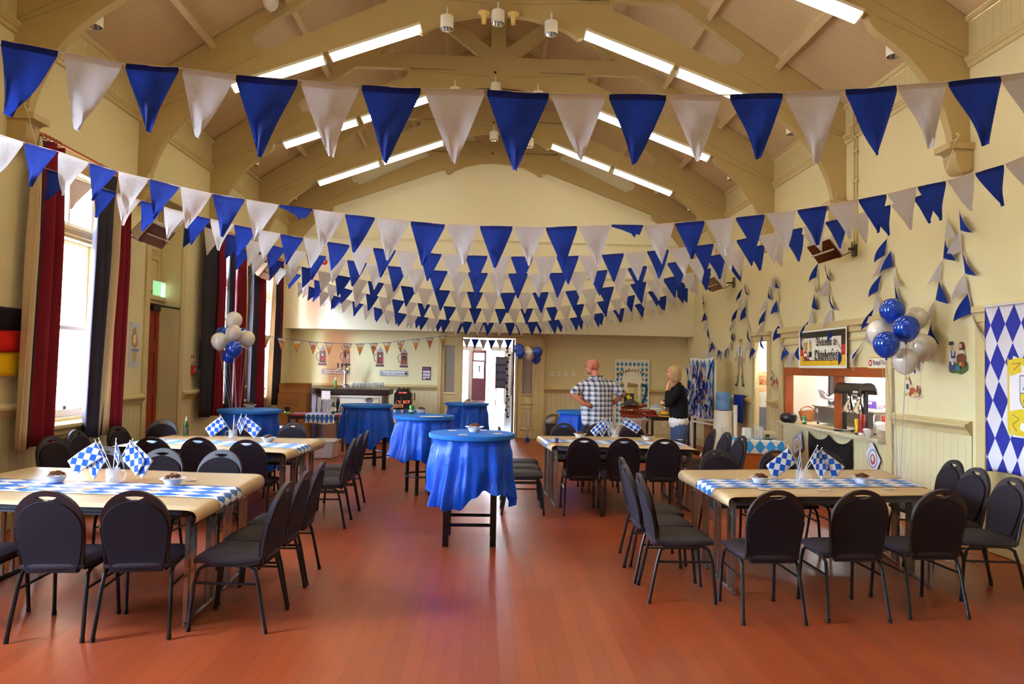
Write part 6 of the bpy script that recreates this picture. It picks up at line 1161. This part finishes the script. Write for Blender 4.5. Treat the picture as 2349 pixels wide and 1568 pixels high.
for px, py, lab, rz_, c1 in ((1829.5, 1017, 'diamond shaped card with blue border and gold crest under the counter', .3, '#c9a63a'), (2002, 1051, 'white diamond shaped card with a round blue emblem under the counter', -.1, '#b0483a')):
    p = ON_R(px, py, .05); t = thing('diamond_card', lab, 'card', p, RZR); s = .2; a = Art(); a.shape([(-s * .8, s * .2), (-s * .1, s * 1.05), (s * .9, -s * .0), (s * .2, -s * 1.05)] if rz_ < 0 else [(-s * .9, s * .3), (s * .7, s * 1.05), (s * .9, -s * .3), (-s * .7, -s * 1.05)], '#8f9ccb' if rz_ > 0 else '#e6e2ea')
    if rz_ > 0: a.shape([(-s * .75, s * .25), (s * .6, s * .85), (s * .75, -s * .25), (-s * .6, -s * .85)], '#e9e4dc')
    a.el(0.01, 0, s * .52, s * .6, '#7f8fc0'); a.el(.01, 0, s * .42, s * .5, '#ece8e6'); a.el(.01, -.01, s * .28, s * .34, c1); a.el(.01, 0, s * .14, s * .2, '#e6dccb'); a.build('card', t)
# ------------------------------------------------------------------ cabinet with cutlery, water cooler, easel with flags
t = thing('serving_cabinet', 'orange brown wooden cabinet by the right wall near the doorway', 'cabinet', (4.12, 10.45, 0), -.12); b = MB(); b.bb((-.3, -.25, .02), (.3, .25, .7)); b.build('carcass', P('#b55a1e', .4), t, bevel=.006); b = MB(); b.bb((-.28, -.262, .08), (.28, -.25, .66)); b.build('door', P('#c2651f', .4), t, bevel=.004)
b = MB(); nl = 6.5
def fn(u, v):
    x, y = (u - .5) * .98, (v - .5) * .92; ox, oy = max(0, abs(x) - .31), max(0, abs(y) - .26); d = max(ox, oy); return (max(-.315, min(.315, x)) + (1 if x > 0 else -1) * ox * .12 + .01 * sin(20 * y) * ox * 6, max(-.268, min(.268, y)) + (1 if y > 0 else -1) * oy * .08, .706 - d - .15 * min(ox, oy))
b.grid(fn, 40, 40, uvf=lambda u, v: (u * .98 * nl + v * .92 * nl * .75 + 30, u * .98 * nl - v * .92 * nl * .75 + 30)); o = b.build('cabinet_cloth', CHKW, None, (4.12, 10.45, 0), (0, 0, -.12)); so = o.modifiers.new('thickness', 'SOLIDIFY'); so.thickness = .0012; tag(o, 'sky blue and cream lozenge cloth draped over the orange brown cabinet', 'tablecloth')
def on_cab(px): return Vector(((px - 1115) / F * 10.4, 10.4, .712))
t = thing('napkin_stack', 'square stack of white napkins at the left of the cabinet', 'napkins', on_cab(1726) + Vector((.0, .1, 0))); b = MB(); b.bb((-.05, -.06, 0), (.06, .06, .15)); b.build('stack', P('#e6e0d6', .8), t, bevel=.008)
for px, h, lab in ((1734, .2, 'clear jar crammed with white plastic cutlery'), (1748, .17, 'second jar of white plastic cutlery')):
    t = thing('cutlery_jar', lab + ' on the cabinet', 'jar', on_cab(px) + Vector((0, -.12, 0))); b = MB(); b.lathe([(0, 0), (.034, 0), (.04, .14), (.037, .14), (.032, .008), (0, .008)], 16, cap=False); b.build('jar', GL, t); rnd = random.Random(px)
    for i in range(9): a_ = rnd.uniform(0, 6.28); r = rnd.uniform(.0, .024); c = MB(); c.tube([(r * cos(a_) * .5, r * sin(a_) * .5, .012), (r * cos(a_) * 1.3, r * sin(a_) * 1.3, h + rnd.uniform(-.02, .03))], [.004, .007], 5); c.build('cutlery', P('#ebe8ee', .3), t)
t = thing('napkin_packet', 'plastic wrapped packet of cream paper napkins on the cabinet', 'napkins', on_cab(1768) + Vector((.01, 0, 0))); b = MB(); b.bb((-.12, -.08, 0), (.12, .1, .11)); b.build('packet', P('#dfd2ab', .3), t, bevel=.03); b = MB(); b.bb((-.06, -.083, .03), (.0, -.08, .07)); b.build('label', P('#4a4a4a', .5), t)
p = Vector((4.47, 12.98, 0)); t = thing('water_cooler', 'white water cooler with blue bottle beside the right wall', 'water cooler', p); b = MB(); b.prism([[(.17 * cos(a_), .17 * sin(a_)) for a_ in [2 * pi * i / 28 for i in range(28)]]], 0, .98, lambda u, v, w: (u * (.97 + .03 * w), v * (.97 + .03 * w), w)); b.build('cabinet', P('#e0d6c0', .35), t, bevel=.02)
b = MB(); b.bb((-.09, -.2, .62), (.05, -.15, .68)); b.bb((-.1, -.19, .3), (.06, -.16, .62)); b.build('tap_panel', P('#d3cab6', .4), t, bevel=.006); text('Spring', .075, t, (-.02, -.193, .5), FRONT, P('#2a2a30', .5))
b = MB(); b.lathe([(.05, .98), (.13, 1.0), (.14, 1.04), (.14, 1.13), (.128, 1.15), (.128, 1.18), (.14, 1.2), (.14, 1.28), (.12, 1.33), (0, 1.34)], 24); b.build('water_bottle', clear('water_bottle_plastic', '#5f93c8', .72, .1), t)
b = MB(); b.lathe([(.0, .45), (.024, .45), (.034, .55), (.04, 1.08), (.042, 1.09), (.036, 1.09)], 14, (.185, -.12, 0), cap=False); b.build('cup_tube', P('#e6e0d0', .35), t); b = MB(); b.lathe([(0, .36), (.022, .36), (.03, .45)], 12, (.185, -.12, 0)); b.build('paper_cup', P('#f0ede6', .5), t)
t = thing('blue_cloth', 'plain blue cloth hung over the dado rail beside the water cooler', 'cloth', (XR - .1, 13.2, 1.255), RZR); b = MB(); b.grid(lambda u, v: ((u - .5) * .5, -.02 - .01 * sin(9 * u), .01 - .52 * v), 14, 12); b.grid(lambda u, v: ((u - .5) * .5, -.02 + .1 * v, .012), 8, 3); o = b.build('cloth', fabric('royal_blue_cloth', '#1a3fb4', .8, 100, .15), t); so = o.modifiers.new('thickness', 'SOLIDIFY'); so.thickness = .002
def easel():
    A_, B_ = Vector((4.28, 14.35)), Vector((4.42, 13.3)); c = (A_ + B_) / 2; d = B_ - A_; w = d.length; rz = atan2(d.y, d.x); t = thing('notice_easel', 'standing white board frame against the right wall by the water cooler', 'easel', (c.x, c.y, 0), rz)
    b = MB(); b.bb((-w / 2, -.02, .74), (w / 2, .02, 1.93)); b.build('board', P('#dcd8cf', .4), t, bevel=.004)
    for s in (-1, 1): b = MB(); b.bb((s * (w / 2 - .02) - .02, -.02, 0), (s * (w / 2 - .02) + .02, .02, .74)); b.bb((s * (w / 2 - .02) - .02, -.22, 0), (s * (w / 2 - .02) + .02, .22, .03)); b.build('leg', M['white'], t)
    b = MB(); b.bb((-w / 2, -.015, .66), (w / 2, .015, .7)); b.build('crossbar', M['white'], t)
    f = thing('draped_flag', 'lozenge flag with a crest draped over the white board', 'flag', (c.x, c.y, 0), rz); b = MB()
    b.grid(lambda u, v: ((u - .5) * w * 1.02, -.04 - .012 * (1 + sin(12 * u + 2 * v)), 1.96 - 1.17 * v + .015 * sin(8 * u)), 24, 24, uvf=lambda u, v: (u * 6 + v * 3.2 + 20, u * 6 - v * 3.2 + 20)); o = b.build('flag_cloth', lozenge('draped_flag_lozenges', '#2f8fd8', '#e3e2e6', .7, .1, .2), f); so = o.modifiers.new('thickness', 'SOLIDIFY'); so.thickness = .0015
    a = Art(); a.shape([(-.2, .36), (.2, .36), (.22, -.1), (.16, -.36), (-.16, -.36), (-.22, -.1)], '#c9a31c'); a.shape([(-.13, .26), (.13, .26), (.13, -.05), (0, -.2), (-.13, -.05)], '#2a2320'); a.re(.0, .1, .12, .25, '#c0242a'); a.shape([(-.1, -.0), (.1, .02), (.06, -.12), (-.06, -.14)], '#4a6ac0', 0); a.build('crest', f, (.02, -.07, 1.42))
    g_ = thing('heaped_bunting', 'spare blue and white bunting heaped over the draped lozenge flag', 'bunting', (c.x, c.y, 0), rz); rnd = random.Random(11)
    for s_ in range(6):
        x0, x1 = -w / 2 + .02 + s_ * w / 6.3, -w / 2 + .06 + (s_ + 1) * w / 6; pts = [Vector((x0 + (x1 - x0) * i / 12 + .06 * sin(i * 1.1 + s_), -.1 - .05 * rnd.random(), 1.94 - (.95 - .2 * (s_ in (2, 3))) * sin(pi * i / 12) ** .7)) for i in range(13)]
        c_ = MB(); c_.tube(pts, .003, 5); c_.build('cord', CORDW, g_)
        for i in range(12):
            a_, b_ = pts[i], pts[i + 1]; tip = (a_ + b_) / 2 + Vector((rnd.uniform(-.14, .14), -.03 + rnd.uniform(-.03, .02), -.2)); m_ = MB(); e_ = Vector((rnd.uniform(.05, .1), 0, rnd.uniform(-.03, .03)))
            m_.grid(lambda u, v: (a_ - e_).lerp(b_ + e_, .5 + (u - .5) * (1 - .9 * v)) * (1 - v) + tip * v + Vector((0, -.02 * sin(5 * u + 3 * v + i), 0)), 3, 5); q = m_.build('pennant', WCL if (i + s_) % 2 else BCL, g_); q['label'] = 'white pennant' if (i + s_) % 2 else 'blue pennant'
easel()
carton('brown cardboard box standing behind the white board frame', 4.6, 13.92, 0, .28, .36, .7)
# pipes up the right wall
b = MB(); yy = at(1965, 400, X=XR).y
for d in (-.03, .03): b.tube([(XR - .02, yy + d, 3.45), (XR - .02, yy + d, 4.88), (XR - .075, yy + d, 4.93), (XR - .075, yy + d, 5.05), (XR - .03, yy + d, 5.1), (XR - .03, yy + d, 5.4)], .012, 7)
for z in (3.7, 4.3, 4.7): b.bb((XR - .03, yy - .06, z), (XR, yy + .06, z + .03))
trim(b, M['trim'])
# ------------------------------------------------------------------ people
def blob(name, mat_, parent, caps, balls=(), voxel=.011, smooth=6):
    "limbs and masses fused into one continuous tapered surface"
    b = MB()
    for pts, rad in caps:
        pts = [Vector(p) for p in pts]; P2, R2 = [], []
        for i in range(len(pts) - 1):
            for k in range(6): P2.append(pts[i].lerp(pts[i + 1], k / 6)); R2.append(rad[i] + (rad[i + 1] - rad[i]) * k / 6)
        P2.append(pts[-1]); R2.append(rad[-1]); b.tube(P2, R2, 12)
        for p, r in ((pts[0], rad[0]), (pts[-1], rad[-1])): b.ball(p, r * .98, 12)
        for p, r in list(zip(pts, rad))[1:-1]: b.ball(p, r * .99, 12)
    for c, r in balls: b.ball(c, r, 16)
    o = b.build('tmp', mat_); md = o.modifiers.new('r', 'REMESH'); md.mode = 'VOXEL'; md.voxel_size = voxel; sm = o.modifiers.new('s', 'SMOOTH'); sm.iterations = smooth; sm.factor = .5
    bpy.context.view_layer.update(); me = bpy.data.meshes.new_from_object(o.evaluated_get(bpy.context.evaluated_depsgraph_get())); bpy.data.objects.remove(o); me.name = name
    me.polygons.foreach_set('use_smooth', [True] * len(me.polygons)); me.materials.clear(); me.materials.append(mat_); return obj(name, me, parent)
SKIN = P('#b5694e', .55, var=.08); SKINF = P('#c98a6c', .55, var=.08)
def hand(wrist, fdir, up, side, r=1.0):
    "palm, four curled fingers and a thumb as chains from a wrist; fdir fingers, up knuckle side, side thumb side"
    w, f, u, s = Vector(wrist), Vector(fdir).normalized(), Vector(up).normalized(), Vector(side).normalized(); caps = [([w, w + f * .045 * r, w + f * .085 * r], [.026 * r, .032 * r, .033 * r])]; 
    for k, l in enumerate((.072, .08, .075, .058)):
        b = w + f * .085 * r + s * (.027 - .018 * k) * r; caps.append(([b, b + f * l * .45 * r, b + f * l * .75 * r - u * .022 * r, b + f * l * .8 * r - u * .05 * r], [.0095 * r, .0092 * r, .0085 * r, .007 * r]))
    b = w + f * .03 * r + s * .028 * r; caps.append(([b, b + s * .028 * r + f * .02 * r, b + s * .035 * r + f * .055 * r - u * .012 * r], [.013 * r, .011 * r, .009 * r])); return caps
def head(c, fx, fy, k=1.0):
    "head with brow, nose, mouth, chin and ears looking along (fx, fy)"
    f = Vector((fx, fy, 0)).normalized(); s = Vector((-f.y, f.x, 0)); c = Vector(c); z = Vector((0, 0, 1)); q = lambda a, b_, e, r: (c + f * a * k + s * b_ * k + z * e * k, r * k)
    caps = [([c + f * .095 * k + z * .01 * k, c + f * .118 * k - z * .022 * k], [.009 * k, .014 * k]), ([c + f * .088 * k - s * .022 * k - z * .062 * k, c + f * .095 * k - z * .06 * k, c + f * .088 * k + s * .022 * k - z * .062 * k], [.007 * k, .009 * k, .007 * k])]
    balls = [q(-.015, 0, .03, .092), q(.02, 0, .035, .084), q(.035, 0, -.02, .072), q(.055, 0, -.075, .042), q(.03, .035, -.065, .04), q(.03, -.035, -.065, .04), q(.078, .03, .022, .018), q(.078, -.03, .022, .018)]
    for d in (-1, 1): balls += [q(-.01, d * .083, -.005, .022), q(-.012, d * .088, .014, .018), q(.0, d * .083, -.026, .013)]
    return caps, balls
def face_bits(t, c, fx, fy, k=1.0, lip='#8d4a3f', parent=None):
    f = Vector((fx, fy, 0)).normalized(); s = Vector((-f.y, f.x, 0)); c = Vector(c); z = Vector((0, 0, 1))
    for d in (-1, 1):
        b = MB(); b.ball(c + f * .088 * k + s * d * .032 * k + z * .004 * k, .0085 * k, 8); b.build('eye', P('#e9e4dc', .3), t); b = MB(); b.ball(c + f * .0945 * k + s * d * .032 * k + z * .004 * k, .004 * k, 8); b.build('iris', P('#2a2a30', .2), t)
        b = MB(); b.tube([c + f * .092 * k + s * d * .016 * k + z * .03 * k, c + f * .095 * k + s * d * .034 * k + z * .034 * k, c + f * .082 * k + s * d * .052 * k + z * .028 * k], .004 * k, 5); b.build('eyebrow', P('#6b4a30', .8), t)
    b = MB(); b.tube([c + f * .093 * k - s * .02 * k - z * .061 * k, c + f * .103 * k - z * .06 * k, c + f * .093 * k + s * .02 * k - z * .061 * k], .0045 * k, 6); b.build('lips', P(lip, .5), t)
def plaid():
    t = NT('plaid_shirt_cotton'); x, y, z = t.sep(t.coord())[:]; x = t.math('ADD', x, t.math('MULTIPLY', y, .5))
    def band(q, pitch, lo, w): 
        f = t.math('FRACT', t.math('ADD', t.math('DIVIDE', q, pitch), 20.13)); return t.math('MULTIPLY', t.math('LESS_THAN', t.math('ABSOLUTE', t.math('SUBTRACT', f, lo)), w), 1)
    sx = t.math('ADD', t.math('MULTIPLY', band(x, .075, .5, .2), .55), t.math('MULTIPLY', band(x, .0375, .5, .08), .35)); sz = t.math('ADD', t.math('MULTIPLY', band(z, .075, .5, .2), .55), t.math('MULTIPLY', band(z, .0375, .5, .08), .35))
    f = t.math('MINIMUM', t.math('ADD', sx, sz), 1); c = t.mix(f, lin('#d8d6d8'), lin('#34385a')); t.set(c, .85, spec=.2); t.bump(t.noise(t.coord(), 9, 3), .35, .03); return t.m
def man():
    x0, Y0 = (1372 - 1115) / F * 10.7, 10.7; t = thing('person', 'bald man with glasses in a plaid short-sleeved shirt, hands on hips, seen from behind', 'person', (x0, Y0, 0))
    hc = (-.075, .02, 1.735); hk, hb = head(hc, -.9, .45); shL, elL, wrL = (-.21, .0, 1.46), (-.38, -.05, 1.325), (-.225, -.17, 1.175); shR, elR, wrR = (.2, .0, 1.47), (.4, -.03, 1.345), (.285, .03, 1.2)
    body = blob('body', SKIN, t, hk + [([(-.055, .02, 1.7), (-.02, .0, 1.56)], [.062, .072]), ([shL, elL, wrL], [.062, .05, .032]), ([shR, elR, wrR], [.062, .05, .032]), ([(0, .02, 1.45), (0, .04, 1.1), (0, .02, .95)], [.15, .17, .15]),
        ([(-.1, .02, .95), (-.12, .02, .5), (-.13, .0, .1)], [.1, .065, .045]), ([(.1, .02, .95), (.12, .02, .5), (.13, .0, .1)], [.1, .065, .045])] + hand(wrL, (.9, .12, -.25), (0, -1, .2), (.2, .1, 1)) + hand(wrR, (-.5, .8, -.3), (.8, .4, 0), (0, .2, 1)), hb, .0075, 4)
    face_bits(t, hc, -.9, .45)
    SH = plaid(); blob('shirt', SH, t, [([(-.02, .0, 1.52), (0, .01, 1.42), (0, .03, 1.2), (0, .03, 1.0), (.0, .02, .9)], [.1, .17, .2, .2, .19]), ([(-.12, 0, 1.42), (-.1, .03, 1.15), (-.09, .02, .91)], [.12, .15, .15]), ([(.12, 0, 1.42), (.1, .03, 1.15), (.1, .02, .91)], [.12, .15, .15]), ([(-.08, 0, 1.48), (-.2, 0, 1.455), (-.3, -.03, 1.38), (-.345, -.04, 1.345)], [.085, .085, .082, .086]), ([(.08, 0, 1.48), (.2, 0, 1.46), (.3, -.02, 1.4), (.35, -.03, 1.37)], [.085, .085, .082, .086])], [((0, .1, 1.1), .2)], .012, 5)
    b = MB(); b.tube([(-.03 + .085 * cos(a_), .0 + .08 * sin(a_), 1.585 + .012 * cos(a_)) for a_ in [2 * pi * i / 20 for i in range(20)]], .024, 8, closed=True); b.build('collar', SH, t)
    blob('trousers', P('#16151b', .8), t, [([(-.09, .02, .97), (-.115, .02, .5), (-.13, .0, .09)], [.135, .095, .08]), ([(.09, .02, .97), (.115, .02, .5), (.13, .0, .09)], [.135, .095, .08]), ([(-.06, .02, .95), (.06, .02, .95)], [.15, .15])], [], .014, 4)
    for s in (-1, 1): b = MB(); b.ball((s * .135, .05, .055), (.05, .14, .055), 14); b.build('shoe', P('#1c1716', .4), t)
    f = Vector((-.9, .45, 0)).normalized(); sd = Vector((-f.y, f.x, 0)); c = Vector(hc); b = MB()
    for d in (-1, 1): 
        e = c + f * .108 + sd * d * .034 + Vector((0, 0, .006)); b.tube([e + sd * .026 * cos(a_) + Vector((0, 0, .02 * sin(a_))) for a_ in [2 * pi * i / 14 for i in range(14)]], .0025, 5, closed=True); b.tube([e + sd * d * .026, c + sd * d * .09 + Vector((0, 0, .012))], .0025, 5)
    b.tube([c + f * .11 - sd * .008, c + f * .11 + sd * .008], .0025, 5); b.build('glasses', P('#2a2626', .3), t)
man()
def hair_blob(t, c, fx, fy, col, length, k=1.0, name='hair'):
    f = Vector((fx, fy, 0)).normalized(); s = Vector((-f.y, f.x, 0)); c = Vector(c); z = Vector((0, 0, 1)); caps = []; balls = [(c - f * .026 * k + z * .04 * k, .096 * k), (c + f * .014 * k + z * .055 * k, .083 * k)]
    for a in range(-4, 5):
        an = a / 4 * 1.75; d = (-f * cos(an) + s * sin(an)); top = c + d * .075 * k + z * .05 * k; caps.append(([top, c + d * .09 * k - z * .03 * k, c + d * .08 * k - z * length * .8, c + d * .062 * k - z * length * (1 - .08 * abs(a) / 4)], [.034 * k, .031 * k, .026 * k, .012 * k]))
    hm = NT('hair_' + col[1:]); mp_ = hm.add('ShaderNodeMapping'); mp_.inputs['Scale'].default_value = (130, 130, 5); hm.link(hm.coord(), mp_.inputs[0]); n_h = hm.noise(mp_.outputs[0], 1, 3); cc = lin(col); hm.set(hm.mix(n_h, [q * .45 for q in cc[:3]] + [1], [min(1, q * 1.25) for q in cc[:3]] + [1]), .45); hm.bump(n_h, .8, .012)
    return blob(name, hm.m, t, caps, balls, .009, 3)
def woman():
    Y0 = 10.95; x0 = (1557 - 1115) / F * Y0; t = thing('person', 'fair-haired woman in black jumper and jeans, hand on chin, beside the flag-draped easel', 'person', (x0, Y0, 0)); hc = (-.055, .0, 1.66); fx, fy = -.95, .12; k = .95
    hk, hb = head(hc, fx, fy, k); sh, el, wr = (.0, -.16, 1.42), (-.19, -.2, 1.2), (-.175, -.1, 1.43); sh2, el2, wr2 = (.03, .17, 1.42), (-.1, .2, 1.17), (-.24, .0, 1.2)
    blob('body', SKINF, t, hk + [([(-.035, .0, 1.6), (.0, 0, 1.47)], [.05, .06]), ([sh, el, wr], [.05, .042, .028]), ([sh2, el2, wr2], [.05, .042, .028]), ([(.02, 0, 1.4), (.02, 0, 1.1), (.03, 0, .95)], [.12, .12, .13]), ([(.03, -.08, .93), (.02, -.09, .5), (.04, -.09, .1)], [.09, .055, .04]), ([(.03, .08, .93), (.02, .09, .5), (.04, .09, .1)], [.09, .055, .04])] + hand(wr, (.25, .15, .95), (-.9, -.1, .1), (0, .9, .1), .92) + hand(wr2, (-.1, -1, .0), (-.8, 0, .4), (0, 0, 1), .92), hb, .0075, 4)
    face_bits(t, hc, fx, fy, k, '#a5564e'); hair_blob(t, (hc[0] + .012, 0, hc[2]), fx, fy, '#c2a068', .125, .98)
    JU = fabric('black_knit', '#131114', .85, 180, .2); blob('jumper', JU, t, [([(.01, 0, 1.47), (.02, 0, 1.38), (.01, 0, 1.2), (.03, 0, 1.02), (.035, 0, .99)], [.075, .13, .14, .145, .145]), ([(.02, -.06, 1.4), sh, el, (-.178, -.13, 1.36)], [.1, .075, .062, .046]), ([(.02, .06, 1.4), sh2, el2, (-.2, .06, 1.19)], [.1, .075, .062, .046]), ([(.03, -.06, 1.25), (.03, -.06, .99)], [.13, .135]), ([(.03, .06, 1.25), (.03, .06, .99)], [.13, .135])], [], .011, 5)
    blob('undershirt', P('#e6e2da', .8), t, [([(.03, -.05, 1.02), (.032, -.05, .9)], [.12, .15]), ([(.03, .05, 1.02), (.032, .05, .9)], [.12, .15])], [], .012, 4)
    DEN = fabric('blue_denim', '#4a5878', .85, 200, .25); blob('jeans', DEN, t, [([(.03, -.06, .9), (.045, -.075, .8), (.02, -.09, .5), (.04, -.09, .08)], [.125, .122, .085, .07]), ([(.03, .06, .9), (.045, .075, .8), (.02, .09, .5), (.04, .09, .08)], [.125, .122, .085, .07])], [], .012, 4)
    for s in (-1, 1): b = MB(); b.ball((-.02, s * .09, .05), (.13, .045, .05), 14); b.build('shoe', P('#2a2322', .5), t)
woman()
def walker(lab, p, rz, top, skirt, haircol, hl, hem, sleeve, k=1.0, topz=.95):
    t = thing('person', lab, 'person', p, rz); hc = (0, 0, 1.6 * k); hk, hb = head(hc, 0, 1, k * .95); q = lambda *pts: [(x * k, y * k, z * k) for x, y, z in pts]
    blob('body', SKINF, t, hk + [(q((0, 0, 1.55), (0, 0, 1.42)), [.05, .06]), (q((-.16, 0, 1.36), (-.2, .02, 1.1), (-.19, .06, .86)), [.05, .04, .028]), (q((.16, 0, 1.36), (.2, .02, 1.1), (.19, .06, .86)), [.05, .04, .028]), (q((0, 0, 1.36), (0, 0, 1.0), (0, 0, .88)), [.12, .11, .13]), (q((-.08, 0, .88), (-.08, .0, .48), (-.08, -.03, .08)), [.085, .055, .036]), (q((.08, 0, .88), (.08, .03, .48), (.08, .05, .08)), [.085, .055, .036])] + hand((-.19 * k, .06 * k, .86 * k), (0, .1, -1), (-1, 0, 0), (0, 1, 0), .9) + hand((.19 * k, .06 * k, .86 * k), (0, .1, -1), (1, 0, 0), (0, 1, 0), .9), hb, .01, 4)
    face_bits(t, hc, 0, 1, k * .95); hair_blob(t, (0, -.008, 1.6 * k), 0, 1, haircol, hl, k * .96)
    sl = [(q((s * .1, 0, 1.37), (s * .16, 0, 1.36), (s * .19, .02, 1.16), (s * .2, .03, sleeve)), [.09, .07, .06, .06]) for s in (-1, 1)]
    blob('top', P(top, .85), t, [(q((0, 0, 1.42), (0, 0, 1.3), (0, 0, 1.1), (0, 0, topz)), [.08, .13, .13, .14]), (q((-.07, 0, 1.3), (-.06, 0, topz)), [.11, .12]), (q((.07, 0, 1.3), (.06, 0, topz)), [.11, .12])] + sl, [], .013, 4)
    b = MB(); b.lathe([(.135 * k, 1.05 * k), (.165 * k, .92 * k), (.185 * k, .8 * k), (.22 * k, hem * k), (.21 * k, hem * k), (.1 * k, .95 * k)], 28, cap=False); b.build('skirt', P(skirt, .85), t)
    for s in (-1, 1): b = MB(); b.ball((s * .08 * k, (.0 if s < 0 else .08) * k, .05 * k), (.042 * k, .11 * k, .045 * k), 12); b.build('shoe', P('#241c20', .4), t)
walker('long-haired woman in a pale grey top passing through the right doorway', (5.32, 13.2, 0), 2.6, '#b9bcc4', '#3a3c4c', '#9a6a3e', .3, .62, 1.0)
walker('woman in a red dress standing in the street beyond the far door', (at(1133, 870, Y=41).x, 41, -.05), .1, '#d8232c', '#d8232c', '#c0683c', .09, .5, .95, 1.02, 1.0)
# corridor and street furniture
X_ = lambda px, Y: at(px, 860, Y=Y).x
t = thing('display_board', 'dark display board of leaflets standing along the corridor', 'display board', (X_(1150, 32), 32, 0)); b = MB(); b.bb((-.28, -.03, .75), (.28, .03, 2.2)); b.build('board', P('#4a4650', .6), t)
for i in range(4): b = MB(); b.bb((-.25, -.045, .85 + .34 * i), (.25, -.03, 1.1 + .34 * i)); b.build('leaflet_row', P('#6a6680', .6), t)
for s in (-1, 1): b = MB(); b.bb((s * .24 - .02, -.15, 0), (s * .24 + .02, .15, .75)); b.build('leg', M['blackmat'], t)
t = thing('door_leaf_open', 'brown wooden door leaf standing open into the corridor', 'door', (DX1 - .005, YB + .25, 0)); b = MB(); b.prism([rect(0, 0, .9, DZ - .03), rect(.15, 1.0, .75, 2.1)], -.055, -.01, lambda u, v, w: (w, u, v)); b.build('leaf', P('#6a4426', .4), t); b = MB(); b.tube([(-.06, .82, 1.0), (-.09, .82, 1.0), (-.09, .74, 1.0)], .012, 6); b.build('handle', M['steel'], t)
t = thing('beaded_garland', 'black and white garland hanging inside the open doorway', 'garland', (DX1 - .14, YB + 1.4, 0)); rnd = random.Random(8)
b = MB(); b.tube([(0, 0, 2.35), (.01, 0, 1.2), (0, 0, .35)], .006, 5); b.build('cord', M['black'], t)
for i in range(22): b = MB(); b.ball((rnd.uniform(-.03, .03), rnd.uniform(-.03, .03), 2.3 - i * .09), .035, 8); q = b.build('bead', M['black'] if i % 2 else M['white'], t); q['label'] = 'black bead' if i % 2 else 'white bead'
t = thing('doorway_bunting', 'short string of grey-blue pennants just inside the end doorway', 'bunting', (0, YB + .6, 2.42)); b = MB(); xs_ = [-.6 + .21 * i for i in range(7)]; b.tube([(x, 0, .02 - .03 * sin(pi * (i / 6))) for i, x in enumerate(xs_)], .003, 5); b.build('cord', CORDW, t)
rnd = random.Random(5)
for i in range(6): q = obj('pennant', rnd.choice(PEN[(i % 2, 0)]), t, (xs_[i], 0, .0 - .02 * sin(pi * i / 5)), scale=(.2, .2, .2)); q['label'] = 'blue pennant' if i % 2 else 'white pennant'
t = thing('street_hedge', 'low green hedge across the street outside', 'hedge', (0, 46, 0)); b = MB(); rnd = random.Random(2)
b.grid(lambda u, v: (-4 + 8 * u, -.5 * cos(pi * v) + .08 * sin(60 * u + 9 * v), .75 * sin(pi * v) ** .6 + .07 * sin(47 * u + 13 * v) - .06), 120, 14); b.build('foliage', P('#4f7a3a', .8, var=.5, scale=30), t)
